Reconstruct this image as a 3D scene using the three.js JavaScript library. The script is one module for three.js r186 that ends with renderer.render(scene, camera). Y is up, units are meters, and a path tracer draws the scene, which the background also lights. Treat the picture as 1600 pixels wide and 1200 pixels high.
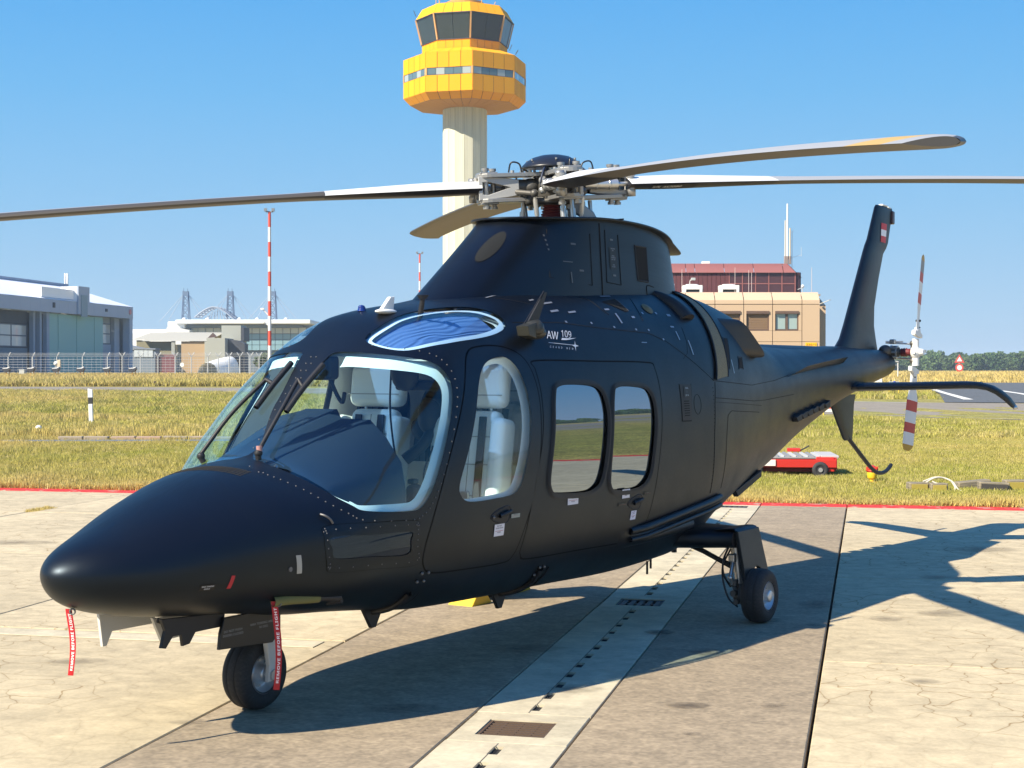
import * as THREE from 'three';
import { mergeGeometries, mergeVertices } from 'three/addons/utils/BufferGeometryUtils.js';
import { RoundedBoxGeometry } from 'three/addons/geometries/RoundedBoxGeometry.js';
import { ImprovedNoise } from 'three/addons/math/ImprovedNoise.js';

// ---------------------------------------------------------------- camera, sky, sun, exposure
const scene = new THREE.Scene();
const FPX = 2405;                                                     // focal length in pixels of a 1600 x 1200 frame
const camera = new THREE.PerspectiveCamera(2 * Math.atan(600 / FPX) * 180 / Math.PI, 4 / 3, 0.1, 6000);
camera.position.set(0, 1.75, 0);
camera.rotation.x = Math.atan((577 - 600) / FPX);
const renderer = new THREE.WebGLRenderer({ antialias: true });
renderer.toneMapping = THREE.LinearToneMapping;
renderer.toneMappingExposure = 2.0;
renderer.shadowMap.enabled = true;
const SKY_GAIN = 1 / 2.0;
const SUN_DIR = new THREE.Vector3(-1.0, 1.0, 0.75).normalize();
{
  const W = 512, Hh = 512, data = new Float32Array(W * Hh * 4);
  // elevation (degrees), sRGB as the clear morning sky shows
  const stops = [[-90, 120, 125, 120], [-1.5, 160, 185, 200], [0, 178, 212, 236], [2.5, 166, 208, 240], [6, 142, 199, 242], [10, 114, 188, 243], [14, 90, 175, 242], [28, 62, 150, 232], [55, 52, 130, 222], [90, 46, 116, 212]];
  const c = new THREE.Color();
  const cols = stops.map(([e, r, g, b]) => { c.setRGB(r / 255, g / 255, b / 255, THREE.SRGBColorSpace); return [e, c.r, c.g, c.b]; });
  for (let y = 0; y < Hh; y++) {
    const el = ((y + 0.5) / Hh - 0.5) * 180;
    let i = 0; while (i < cols.length - 2 && cols[i + 1][0] < el) i++;
    let t = (el - cols[i][0]) / (cols[i + 1][0] - cols[i][0]); t = Math.min(1, Math.max(0, t));
    for (let x = 0; x < W; x++) {
      const az = ((x + 0.5) / W - 0.5) * 2 * Math.PI, dx = Math.cos(az) * Math.cos(el * Math.PI / 180), dz = Math.sin(az) * Math.cos(el * Math.PI / 180), dy = Math.sin(el * Math.PI / 180);
      const cs = dx * SUN_DIR.x + dy * SUN_DIR.y + dz * SUN_DIR.z;
      const halo = 0.10 * Math.pow(Math.max(0, cs), 6) + 0.35 * Math.pow(Math.max(0, cs), 60);
      const o = (y * W + x) * 4;
      for (let k = 0; k < 3; k++) data[o + k] = (cols[i][k + 1] * (1 - t) + cols[i + 1][k + 1] * t + halo * [1, 0.98, 0.92][k] * (el > 0 ? 1 : 0)) * SKY_GAIN;
      data[o + 3] = 1;
    }
  }
  const sky = new THREE.DataTexture(data, W, Hh, THREE.RGBAFormat, THREE.FloatType);
  sky.mapping = THREE.EquirectangularReflectionMapping; sky.magFilter = THREE.LinearFilter; sky.minFilter = THREE.LinearFilter; sky.wrapS = THREE.RepeatWrapping; sky.needsUpdate = true;
  scene.background = sky; scene.environment = sky;
}
const sun = new THREE.DirectionalLight(new THREE.Color(1, 0.90, 0.73), 4.9);
sun.position.copy(SUN_DIR).multiplyScalar(60).add(new THREE.Vector3(2, 0, -14));
sun.target.position.set(2, 0, -14); sun.castShadow = true; sun.shadow.radius = 1; sun.shadow.mapSize.set(4096, 4096);
Object.assign(sun.shadow.camera, { left: -40, right: 40, top: 40, bottom: -40, near: 1, far: 160 });
scene.add(sun, sun.target);
scene.fog = new THREE.FogExp2(new THREE.Color(0.62, 0.76, 0.90), 0.0004);

// ---------------------------------------------------------------- helpers
function rng(seed) { let s = seed >>> 0; return () => { s = (s + 0x6d2b79f5) | 0; let t = Math.imul(s ^ (s >>> 15), 1 | s); t = (t + Math.imul(t ^ (t >>> 7), 61 | t)) ^ t; return ((t ^ (t >>> 14)) >>> 0) / 4294967296; }; }
const NZ = new ImprovedNoise();
const lerp = (a, b, t) => a + (b - a) * t, clamp = (x, a, b) => Math.min(b, Math.max(a, x)), smooth = (a, b, x) => { const t = clamp((x - a) / (b - a), 0, 1); return t * t * (3 - 2 * t); };
const V = (x, y, z) => new THREE.Vector3(x, y, z);
const M4 = () => new THREE.Matrix4();
const used = new Map();
function numbered(name) { const n = used.get(name) ?? 0; used.set(name, n + 1); return n ? name + '_' + String(n).padStart(3, '0') : name; }
function tag(o, label, category, group) { o.userData.label = label; if (category) o.userData.category = category; if (group) o.userData.group = group; return o; }
function thing(name, label, category, pos = [0, 0, 0], turn = 0, group) {
  const o = new THREE.Group(); o.name = numbered(name); o.position.set(...pos); o.rotation.y = turn; scene.add(o);
  return tag(o, label, category, group);
}
function shadow(m) { m.castShadow = true; m.receiveShadow = true; return m; }
function part(name, geo, mat, parent, label) {
  const m = shadow(new THREE.Mesh(Array.isArray(geo) ? merge(geo) : geo, mat)); m.name = parent === scene ? numbered(name) : name; parent.add(m);
  if (label) m.userData.label = label;
  return m;
}
function struct(name, geo, mat) { const m = part(name, geo, mat, scene); m.userData.kind = 'structure'; return m; }
function merge(list) {
  const gs = list.map((g) => { g = g.index ? g.toNonIndexed() : g; const o = new THREE.BufferGeometry(); o.setAttribute('position', g.attributes.position); o.setAttribute('normal', g.attributes.normal); o.setAttribute('uv', g.attributes.uv ?? new THREE.BufferAttribute(new Float32Array(g.attributes.position.count * 2), 2)); return o; });
  return mergeGeometries(gs);
}
function mat(r, g, b, rough = 0.7, extra = {}) { return new THREE.MeshStandardMaterial({ color: new THREE.Color().setRGB(r, g, b), roughness: rough, side: THREE.DoubleSide, ...extra }); }
function pmat(r, g, b, rough, extra = {}) { return new THREE.MeshPhysicalMaterial({ color: new THREE.Color().setRGB(r, g, b), roughness: rough, side: THREE.DoubleSide, ...extra }); }
const box = (w, h, d, x = 0, y = 0, z = 0, r = 0) => { const g = r ? new RoundedBoxGeometry(w, h, d, 2, r) : new THREE.BoxGeometry(w, h, d); return g.translate(x, y, z); };
function bar(a, b, r1, r2 = r1, seg = 12) {           // capped cylinder from a to b
  const A = V(...a), B = V(...b), d = B.clone().sub(A), L = d.length();
  const g = new THREE.CylinderGeometry(r2, r1, L, seg); g.translate(0, L / 2, 0);
  g.applyQuaternion(new THREE.Quaternion().setFromUnitVectors(V(0, 1, 0), d.normalize())); return g.translate(...a);
}
function beam(a, b, w, h) {                            // square bar from a to b, h measured upwards
  const A = V(...a), B = V(...b), d = B.clone().sub(A), L = d.length(); d.normalize();
  const g = new THREE.BoxGeometry(L, h, w); g.translate(L / 2, 0, 0);
  const side = V(0, 1, 0).cross(d).lengthSq() < 1e-6 ? V(0, 0, 1) : d.clone().cross(V(0, 1, 0)).normalize(), up = side.clone().cross(d);
  return g.applyMatrix4(M4().makeBasis(d, up, side)).translate(...a);
}
function tube(pts, r, seg = 24, rad = 8) { return new THREE.TubeGeometry(new THREE.CatmullRomCurve3(pts.map((p) => V(...p))), seg, r, rad, false); }
function lathe(pts, axis = 'y', seg = 32) { const g = new THREE.LatheGeometry(pts.map((p) => new THREE.Vector2(...p)), seg); if (axis === 'z') g.rotateX(Math.PI / 2); if (axis === 'x') g.rotateZ(-Math.PI / 2); return g; }
function extrude(pts, depth, bevel = 0) {              // outline in x-y, thickness along z (centred)
  const g = new THREE.ExtrudeGeometry(new THREE.Shape(pts.map((p) => new THREE.Vector2(...p))), { depth, bevelEnabled: bevel > 0, bevelSize: bevel, bevelThickness: bevel, bevelSegments: 2 });
  return g.translate(0, 0, -depth / 2);
}
function quadMesh(rows) {                              // rows of points -> smooth sheet with uv = row, column
  const n = rows.length, m = rows[0].length, p = [], uv = [], idx = [];
  rows.forEach((r, i) => r.forEach((q, j) => { p.push(...q); uv.push(j / (m - 1), i / (n - 1)); }));
  for (let i = 0; i < n - 1; i++) for (let j = 0; j < m - 1; j++) { const a = i * m + j, b = a + 1, c = a + m, d = c + 1; idx.push(a, c, b, b, c, d); }
  const g = new THREE.BufferGeometry(); g.setAttribute('position', new THREE.Float32BufferAttribute(p, 3)); g.setAttribute('uv', new THREE.Float32BufferAttribute(uv, 2)); g.setIndex(idx); g.computeVertexNormals(); return g;
}
function canvasTex(w, h, draw, srgb = true) {
  const c = document.createElement('canvas'); c.width = w; c.height = h; const x = c.getContext('2d'); draw(x, w, h);
  const t = new THREE.CanvasTexture(c); if (srgb) t.colorSpace = THREE.SRGBColorSpace; t.wrapS = t.wrapT = THREE.RepeatWrapping; return t;
}
function dataTex(w, h, f, srgb = true) {               // f(x, y) -> [r, g, b] 0..1
  const d = new Uint8Array(w * h * 4);
  for (let y = 0; y < h; y++) for (let x = 0; x < w; x++) { const v = f(x, y), o = (y * w + x) * 4; d[o] = clamp(v[0], 0, 1) * 255; d[o + 1] = clamp(v[1], 0, 1) * 255; d[o + 2] = clamp(v[2], 0, 1) * 255; d[o + 3] = 255; }
  const t = new THREE.DataTexture(d, w, h); t.wrapS = t.wrapT = THREE.RepeatWrapping; t.magFilter = THREE.LinearFilter; t.minFilter = THREE.LinearMipmapLinearFilter; t.generateMipmaps = true; if (srgb) t.colorSpace = THREE.SRGBColorSpace; t.needsUpdate = true; return t;
}

// ---------------------------------------------------------------- ground
// distance d = -z; the field beyond the apron rises gently
const hAt = (x, z) => Math.min(Math.max(0, -z - 60) * 0.01, 1.0);
const APR = Math.atan(0.232), AC = Math.cos(APR), AS = Math.sin(APR);
const apr = (a, b) => [AC * a + AS * b, -(-AS * a + AC * b)];      // apron grid (a to the right, b away) -> world x, z
// periodic value noise for tiling textures
function pnoise(seed, per) { const r = rng(seed), g = new Float32Array(per * per).map(() => r()); return (x, y) => { const xi = Math.floor(x), yi = Math.floor(y), fx = x - xi, fy = y - yi, u = fx * fx * (3 - 2 * fx), v = fy * fy * (3 - 2 * fy), m = (k) => ((k % per) + per) % per; const A = g[m(yi) * per + m(xi)], B = g[m(yi) * per + m(xi + 1)], C = g[m(yi + 1) * per + m(xi)], D = g[m(yi + 1) * per + m(xi + 1)]; return lerp(lerp(A, B, u), lerp(C, D, u), v); }; }
// cracked concrete: 6 m tile, map cracking
function concreteTex(seed, tint, crackAmt, grain) {
  const N = crackAmt ? 1400 : 700, CELLS = 24, r = rng(seed), px = [], py = [];
  for (let i = 0; i < CELLS * CELLS; i++) { px.push(r()); py.push(r()); }
  const n1 = pnoise(seed + 1, 8), n2 = pnoise(seed + 2, 64), n3 = pnoise(seed + 3, 256), n4 = pnoise(seed + 4, 24), n5 = pnoise(seed + 5, 24), n6 = pnoise(seed + 6, 512), hairs = pnoise(seed + 7, 128);
  return dataTex(N, N, (x, y) => {
    const u = x / N, v = y / N;
    let t = 0.92 + 0.07 * (n1(u * 8, v * 8) - 0.5) + 0.10 * (n2(u * 64, v * 64) - 0.5) + grain * (n3(u * 256, v * 256) - 0.5) + grain * 1.2 * (n6(u * 512, v * 512) - 0.5);
    t += 0.05 * (hairs(u * 4, v * 128) - 0.5);
    let c = 0;
    if (crackAmt) {
      const wx = u * CELLS + 0.5 * (n4(u * 24, v * 24) - 0.5) + 0.30 * (n2(u * 64, v * 64) - 0.5), wy = v * CELLS + 0.5 * (n5(u * 24, v * 24) - 0.5) + 0.30 * (n2(v * 64, u * 64) - 0.5);
      const xi = Math.floor(wx), yi = Math.floor(wy); let f1 = 9, f2 = 9;
      for (let j = -1; j <= 1; j++) for (let i = -1; i <= 1; i++) {
        const cx = xi + i, cy = yi + j, k = (((cy % CELLS) + CELLS) % CELLS) * CELLS + (((cx % CELLS) + CELLS) % CELLS);
        const d = Math.hypot(cx + px[k] - wx, cy + py[k] - wy); if (d < f1) { f2 = f1; f1 = d; } else if (d < f2) f2 = d;
      }
      const e = f2 - f1, wdt = 0.016 + 0.022 * n4(v * 24, u * 24); c = (1 - smooth(wdt * 0.3, wdt, e)) * (0.18 + 0.82 * smooth(0.35, 0.7, n1(v * 8 + 3, u * 8))); c *= crackAmt;
      t *= 1 - 0.025 * (1 - smooth(0.0, 0.22, e)) * crackAmt;
    }
    return [tint[0] * t * (1 - 0.24 * c), tint[1] * t * (1 - 0.31 * c), tint[2] * t * (1 - 0.42 * c)];
  });
}
const texCrack = concreteTex(11, [0.79, 0.725, 0.595], 1, 0.05), texPlain = concreteTex(23, [0.635, 0.57, 0.475], 0, 0.14), texDrain = concreteTex(31, [0.80, 0.755, 0.65], 0, 0.05);
function groundMat(t, k) { const m = new THREE.MeshStandardMaterial({ map: t, roughness: 0.92, side: THREE.DoubleSide, bumpMap: t, bumpScale: 0.0015 }); m.color.setRGB(k, k, k * 0.98); return m; }
const slabMats = [groundMat(texCrack, 1), groundMat(texCrack, 0.95), groundMat(texCrack, 1.04)], midMats = [groundMat(texPlain, 1), groundMat(texPlain, 0.95)], drainMats = [groundMat(texDrain, 1), groundMat(texDrain, 0.96), groundMat(texDrain, 1.03)];
const apron = new THREE.Group(); apron.name = 'apron'; apron.userData.kind = 'structure'; scene.add(apron);
// one slab: chamfered block with its top face at y = top, in apron grid coordinates
function slab(a0, a1, b0, b1, m, name = 'concrete_slab', top = 0, gap = 0.008, cham = 0.006, parent = apron, bottom = -0.12, hole) {
  const A0 = a0 + gap, A1 = a1 - gap, B0 = b0 + gap, B1 = b1 - gap, p = [], uv = [], idx = [];
  const ring = (k, y) => [[A0 + k, y, B0 + k], [A1 - k, y, B0 + k], [A1 - k, y, B1 - k], [A0 + k, y, B1 - k]];
  const quad = (q) => { const s = p.length / 3; for (const [a, y, b] of q) { const [x, z] = apr(a, b); p.push(x, y, z); uv.push(a / 6, (b + y) / 6); } idx.push(s, s + 1, s + 2, s, s + 2, s + 3); };
  const t = ring(cham, top), e = ring(0, top - cham), f = ring(0, bottom);
  if (hole) {                                                          // rectangular openings, ordered along b: [a0, a1, b0, b1]
    const k = cham; let bb = B0 + k;
    for (const h of hole) {
      quad([[A0 + k, top, bb], [A1 - k, top, bb], [A1 - k, top, h[2]], [A0 + k, top, h[2]]]);
      quad([[A0 + k, top, h[2]], [h[0], top, h[2]], [h[0], top, h[3]], [A0 + k, top, h[3]]]);
      quad([[h[1], top, h[2]], [A1 - k, top, h[2]], [A1 - k, top, h[3]], [h[1], top, h[3]]]);
      const hr = (y) => [[h[0], y, h[2]], [h[1], y, h[2]], [h[1], y, h[3]], [h[0], y, h[3]]], u = hr(top), l = hr(bottom);
      for (let i = 0; i < 4; i++) quad([u[i], u[(i + 1) % 4], l[(i + 1) % 4], l[i]]);
      bb = h[3];
    }
    quad([[A0 + k, top, bb], [A1 - k, top, bb], [A1 - k, top, B1 - k], [A0 + k, top, B1 - k]]);
  } else quad(t);
  for (let i = 0; i < 4; i++) { const j = (i + 1) % 4; quad([e[i], e[j], t[j], t[i]]); quad([f[i], f[j], e[j], e[i]]); }
  const g = new THREE.BufferGeometry(); g.setAttribute('position', new THREE.Float32BufferAttribute(p, 3)); g.setAttribute('uv', new THREE.Float32BufferAttribute(uv, 2)); g.setIndex(idx);
  const h = g.toNonIndexed(); h.computeVertexNormals();
  return part(name, h, m, parent);
}
const EDGE = 20.45;
{
  const r = rng(5), rows = [1.74, 5.57, 9.4, 13.23, 17.06, 19.98], left = [-21.6, -17.7, -13.85, -10.05, -6.05, -3.28], right = [-0.27, 2.75, 6.55, 10.35, 14.15];
  for (const cols of [left, right]) for (let i = 0; i < cols.length - 1; i++) for (let j = 0; j < rows.length - 1; j++) slab(cols[i], cols[i + 1], rows[j], rows[j + 1], slabMats[Math.floor(r() * 3)], 'concrete_slab', (r() - 0.5) * 0.003, 0.006 + r() * 0.004);
  // the two long bays of finer, browner concrete either side of the drain
  for (const [b0, b1] of [[-8, 5.2], [5.2, 19.98]]) { slab(-3.28, -1.95, b0, b1, midMats[0], 'concrete_slab', 0.001, 0.009); slab(-1.36, -0.27, b0, b1, midMats[1], 'concrete_slab', 0, 0.009); }
  // drain: pale kerb units with slots, and cast grates between
  const grates = [3.14, 7.3, 11.46, 15.6, 19.75];
  const dm = mat(0.02, 0.02, 0.02, 0.95), iron = mat(0.115, 0.075, 0.05, 0.72, { metalness: 0.3 }), iron2 = mat(0.05, 0.05, 0.052, 0.7, { metalness: 0.3 });
  grates.forEach((gb, gi) => {
    // frame unit round the grate
    const ga0 = -1.84, ga1 = -1.50, hb = 0.165, a0 = -1.95, a1 = -1.36;
    slab(a0, a1, gb - 0.30, gb + 0.32, drainMats[gi % 3], 'drain_kerb', 0, 0.003, 0.004, apron, -0.12, [[ga0, ga1, gb - hb, gb + hb]]);
    const gr = new THREE.Group(); gr.name = 'drain_grate'; apron.add(gr);
    const [gx, gz] = apr((ga0 + ga1) / 2, gb); gr.position.set(gx, -0.004, gz); gr.rotation.y = -APR;
    const wv = ga1 - ga0 - 0.006, hv = 2 * hb - 0.006;
    part('grate_frame', [box(wv, 0.03, 0.016, 0, -0.017, -hv / 2 + 0.008), box(wv, 0.03, 0.016, 0, -0.017, hv / 2 - 0.008), box(0.016, 0.03, hv, -wv / 2 + 0.008, -0.016, 0), box(0.016, 0.03, hv, wv / 2 - 0.008, -0.016, 0)], gi === 1 ? iron : iron2, gr);
    const bars = [];
    if (gi === 1) { for (let k = 1; k < 7; k++) bars.push(box(wv - 0.03, 0.02, 0.019, 0, -0.014, -hv / 2 + 0.008 + k * (hv - 0.016) / 7)); for (let k = -1; k <= 1; k++) bars.push(box(0.012, 0.018, hv - 0.03, k * wv / 4, -0.0155, 0)); }
    else { for (let k = -2; k <= 2; k++) bars.push(box(0.036, 0.02, hv - 0.03, k * wv / 5.3, -0.014, 0)); bars.push(box(wv - 0.03, 0.018, 0.03, 0, -0.0155, 0)); }
    part('grate_bars', bars, gi === 1 ? iron : iron2, gr);
    // slotted run to the next grate
    const b0 = gb + 0.32, b1 = Math.min((grates[gi + 1] ?? gb) - 0.30, 19.98);
    if (b1 - b0 > 0.4) {
      const n = Math.max(1, Math.round((b1 - b0) / 1.175));
      for (let k = 0; k < n; k++) {
        const s0 = lerp(b0, b1, k / n), s1 = lerp(b0, b1, (k + 1) / n), holes = [];
        for (let q = 0; q < 4; q++) { const c = s0 + (q + 0.5) * (s1 - s0) / 4; holes.push([-1.692, -1.642, c - 0.075, c + 0.075]); }
        slab(a0, a1, s0, s1, drainMats[(k + gi) % 3], 'drain_kerb', k % 2 ? 0.0005 : 0, n > 1 ? 0.0012 : 0.002, 0.002, apron, -0.12, holes);
      }
    }
    { const g0 = slab(-1.70, -1.634, gb + 0.36, Math.max(gb + 0.37, Math.min((grates[gi + 1] ?? gb) - 0.34, 19.9)), dm, 'slot_channel', -0.014, 0, 0.001, apron, -0.05); const g1 = slab(-1.688, -1.683, gb + 0.34, Math.max(gb + 0.35, Math.min((grates[gi + 1] ?? gb) - 0.32, 19.9)), mat(0.16, 0.14, 0.11, 0.9), 'slot_seam', 0.0015, 0, 0.0002, apron, 0.0001); }
  });
  slab(-1.95, -1.36, -8, 2.84, drainMats[0], 'drain_kerb', 0, 0.003);
  // red painted edge strip on its own kerb line
  const redTex = dataTex(512, 512, (() => { const a = pnoise(3, 64), b = pnoise(4, 256), e = pnoise(5, 16); return (x, y) => { const w = smooth(0.62, 0.86, 0.55 * a(x / 8, y / 8) + 0.5 * b(x / 2, y / 2) * 0.6 + 0.25 * e(x / 32, y / 32)); return [lerp(0.78, 0.66, w), lerp(0.17, 0.57, w), lerp(0.15, 0.5, w)]; }; })());
  const red = new THREE.MeshStandardMaterial({ map: redTex, roughness: 0.8, side: THREE.DoubleSide });
  const cols = [-40, -21.6, -17.7, -13.85, -10.05, -6.05, -3.28, -1.36, -0.27, 2.75, 6.55, 10.35, 14.15, 40];
  for (let i = 0; i < cols.length - 1; i++) slab(cols[i], cols[i + 1], 19.98, EDGE, red, 'red_edge_slab', 0.004, 0.005, 0.004);
  // repair strip, pale patches and stains that have their own shape
  slab(-8.0, -3.4, 9.12, 9.33, drainMats[1], 'repair_strip', 0.0045, 0, 0.002, apron, 0.0005);
  // the rest of the apron round and behind the camera
  const far = groundMat(texCrack, 1);
  slab(-120, -21.6, -95, 19.98, far); slab(14.15, 120, -95, 19.98, far); slab(-21.6, -3.28, -95, 1.74, far); slab(-0.27, 14.15, -95, 1.74, far); slab(-3.28, -0.27, -95, -8, far);
  slab(-120, -40, 19.98, EDGE, red, 'red_edge_slab', 0.004); slab(40, 120, 19.98, EDGE, red, 'red_edge_slab', 0.004);
  // bed under the joints
  const bed = [apr(-120, -95), apr(120, -95), apr(120, EDGE), apr(-120, EDGE)];
  const g = new THREE.BufferGeometry(); g.setAttribute('position', new THREE.Float32BufferAttribute(bed.flatMap(([x, z]) => [x, -0.10, z]), 3)); g.setAttribute('uv', new THREE.Float32BufferAttribute([0, 0, 1, 0, 1, 1, 0, 1], 2)); g.setIndex([0, 1, 2, 0, 2, 3]); g.computeVertexNormals();
  part('joint_bed', g, mat(0.035, 0.03, 0.025, 0.95), apron);
  // oil stains: thin sheets with soft irregular outlines
  const stainTex = canvasTex(256, 256, (x) => { x.clearRect(0, 0, 256, 256); const rr = rng(9); for (let i = 0; i < 260; i++) { const a = rr() * 6.283, d = Math.pow(rr(), 0.7) * 92; const gr = x.createRadialGradient(128 + d * Math.cos(a), 128 + d * Math.sin(a), 0, 128 + d * Math.cos(a), 128 + d * Math.sin(a), 26); gr.addColorStop(0, 'rgba(255,255,255,0.10)'); gr.addColorStop(1, 'rgba(255,255,255,0)'); x.fillStyle = gr; x.fillRect(0, 0, 256, 256); } const im = x.getImageData(0, 0, 256, 256); for (let i = 0; i < im.data.length; i += 4) { const v = im.data[i + 3]; im.data[i] = im.data[i + 1] = im.data[i + 2] = v; im.data[i + 3] = 255; } x.putImageData(im, 0, 0); }, false);
  const sm = new THREE.MeshStandardMaterial({ color: new THREE.Color().setRGB(0.07, 0.055, 0.045), roughness: 0.8, alphaMap: stainTex, transparent: true, opacity: 0.75, side: THREE.DoubleSide });
  const sm2 = sm.clone(); sm2.opacity = 0.4;
  for (const [x, d, w, l, m] of [[0.92, 7.98, 0.30, 0.20, sm], [1.355, 7.97, 0.17, 0.14, sm2], [0.86, 7.36, 0.12, 0.1, sm2], [2.27, 11.4, 0.42, 0.5, sm2], [2.62, 10.75, 0.3, 0.3, sm2], [2.06, 10.5, 0.14, 0.2, sm2], [1.2, 9.5, 0.3, 0.3, sm2], [0.98, 10.2, 0.26, 0.25, sm], [-0.55, 7.9, 0.5, 0.3, sm2], [3.1, 11.0, 0.5, 0.4, sm2], [-2.9, 14.2, 0.9, 0.6, sm2], [4.6, 14.9, 0.8, 0.6, sm2], [0.1, 9.6, 0.6, 0.4, sm2], [0.35, 8.4, 0.4, 0.3, sm2], [-2.6, 9.2, 0.5, 0.25, sm2], [-3.4, 12.6, 0.8, 0.5, sm2], [2.3, 8.6, 0.25, 0.2, sm2], [-1.6, 7.6, 0.25, 0.12, sm2], [3.6, 12.9, 0.5, 0.3, sm2], [-5.0, 15.5, 1.0, 0.5, sm2], [1.75, 10.7, 0.35, 0.3, sm2], [-1.28, 7.85, 0.3, 0.2, sm2]]) {
    const s = new THREE.PlaneGeometry(w, l).rotateX(-Math.PI / 2); s.translate(x, 0.0055, -d); part('oil_stain', s, m, apron);
  }
}

// ---------------------------------------------------------------- field, roads, far trees
const ROAD_MAIN = [[-140, 112, 15], [-60, 105, 14], [-25, 101, 13.5], [-8, 94, 15], [4, 80, 18], [14, 67, 21], [26, 60, 24], [60, 52, 26], [140, 44, 34], [320, 40, 50]];   // x, distance, width
const roadMid = new THREE.CatmullRomCurve3(ROAD_MAIN.map(([x, d, w]) => V(x, d, w)));
const grassTex = dataTex(512, 512, (() => { const a = pnoise(41, 8), b = pnoise(42, 64), c = pnoise(43, 256), e = pnoise(44, 256); return (x, y) => { const u = x / 512, v = y / 512; const t = 0.72 + 0.22 * (a(u * 8, v * 8) - 0.5) + 0.4 * (b(u * 64, v * 64) - 0.5) + 0.55 * (c(u * 256, v * 256) - 0.5); const k = e(u * 256, v * 256) * 0.18; return [t + k * 0.4, t + k * 0.2, t - k]; }; })());
const patchA = (x, z) => NZ.noise(x * 0.13 + 7, z * 0.1, 1.5), patchB = (x, z) => NZ.noise(x * 0.55, z * 0.4, 4.2);
// colour of the growing grass: green near the apron, straw farther off
function grassColor(x, z, c) {
  const d = -z, p = patchA(x, z) + 0.6 * patchB(x, z);
  let dry = 0.46 + 0.5 * p;
  if (d > 95) dry = lerp(dry, 1.05, smooth(100, 125, d));
  if (d < 24) dry += 0.5 * (1 - smooth(20.5, 23.0, d + 0.232 * x));
  dry = clamp(dry, 0, 1);
  return c.setRGB(lerp(0.30, 0.55, dry), lerp(0.32, 0.43, dry), lerp(0.05, 0.15, dry));
}
{
  const bs = [-2200, -900, -420, -250, -160, -125, -95.02, -95, EDGE - 0.02, EDGE]; for (let b = EDGE + 0.5; b < 62; b += 0.8) bs.push(b); for (let b = 62; b < 180; b *= 1.03) bs.push(b); for (let b = 185; b < 3600; b *= 1.18) bs.push(b);
  const as = []; for (let a = 120.02; a < 3200; a *= 1.25) as.unshift(-a); as.push(-120, -100, -80, -65); for (let a = -59; a < 60; a += 1.2) as.push(a); as.push(65, 80, 100, 120); for (let a = 120.02; a < 3200; a *= 1.25) as.push(a);
  const p = [], uv = [], col = [], idx = [], c = new THREE.Color();
  for (const b of bs) for (const a of as) {
    const [x, z] = apr(a, b), inside = b >= -95 && b <= EDGE - 0.02 && Math.abs(a) <= 120;
    const bump = b > EDGE ? 0.035 * smooth(EDGE, EDGE + 2, b) * (1 + NZ.noise(x * 0.7, z * 0.7, 0)) * (1 - smooth(60, 90, b)) : 0;
    p.push(x, inside ? -0.25 : hAt(x, z) - 0.02 + bump, z); uv.push(x / 3, z / 3); grassColor(x, z, c); col.push(c.r * 1.15, c.g * 1.15, c.b * 1.15);
  }
  const m = as.length; for (let i = 0; i < bs.length - 1; i++) for (let j = 0; j < m - 1; j++) { const q = i * m + j; idx.push(q, q + 1, q + m, q + 1, q + m + 1, q + m); }
  const g = new THREE.BufferGeometry(); g.setAttribute('position', new THREE.Float32BufferAttribute(p, 3)); g.setAttribute('uv', new THREE.Float32BufferAttribute(uv, 2)); g.setAttribute('color', new THREE.Float32BufferAttribute(col, 3)); g.setIndex(idx); g.computeVertexNormals();
  struct('ground', g, new THREE.MeshStandardMaterial({ map: grassTex, vertexColors: true, roughness: 0.97, side: THREE.DoubleSide }));
}
function sheet(name, pts, m, lift, sub = 24) {        // flat strip through rows of [x, d] pairs, following the ground
  const rows = pts.map((r) => { const o = []; for (let k = 0; k <= sub; k++) { const x = lerp(r[0][0], r[1][0], k / sub), d = lerp(r[0][1], r[1][1], k / sub); o.push([x, hAt(x, -d) + lift, -d]); } return o; });
  const g = quadMesh(rows), uv = g.attributes.uv, ps = g.attributes.position; for (let i = 0; i < uv.count; i++) uv.setXY(i, ps.getX(i) / 6, ps.getZ(i) / 6);
  return struct(name, g, m);
}
const asphaltTex = concreteTex(61, [0.60, 0.56, 0.50], 0, 0.1), asphaltDark = concreteTex(67, [0.40, 0.415, 0.43], 0, 0.1);
const asphalt = groundMat(asphaltTex, 0.9), asphalt2 = groundMat(asphaltDark, 0.8), whiteLine = mat(0.66, 0.65, 0.6, 0.8);
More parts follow.
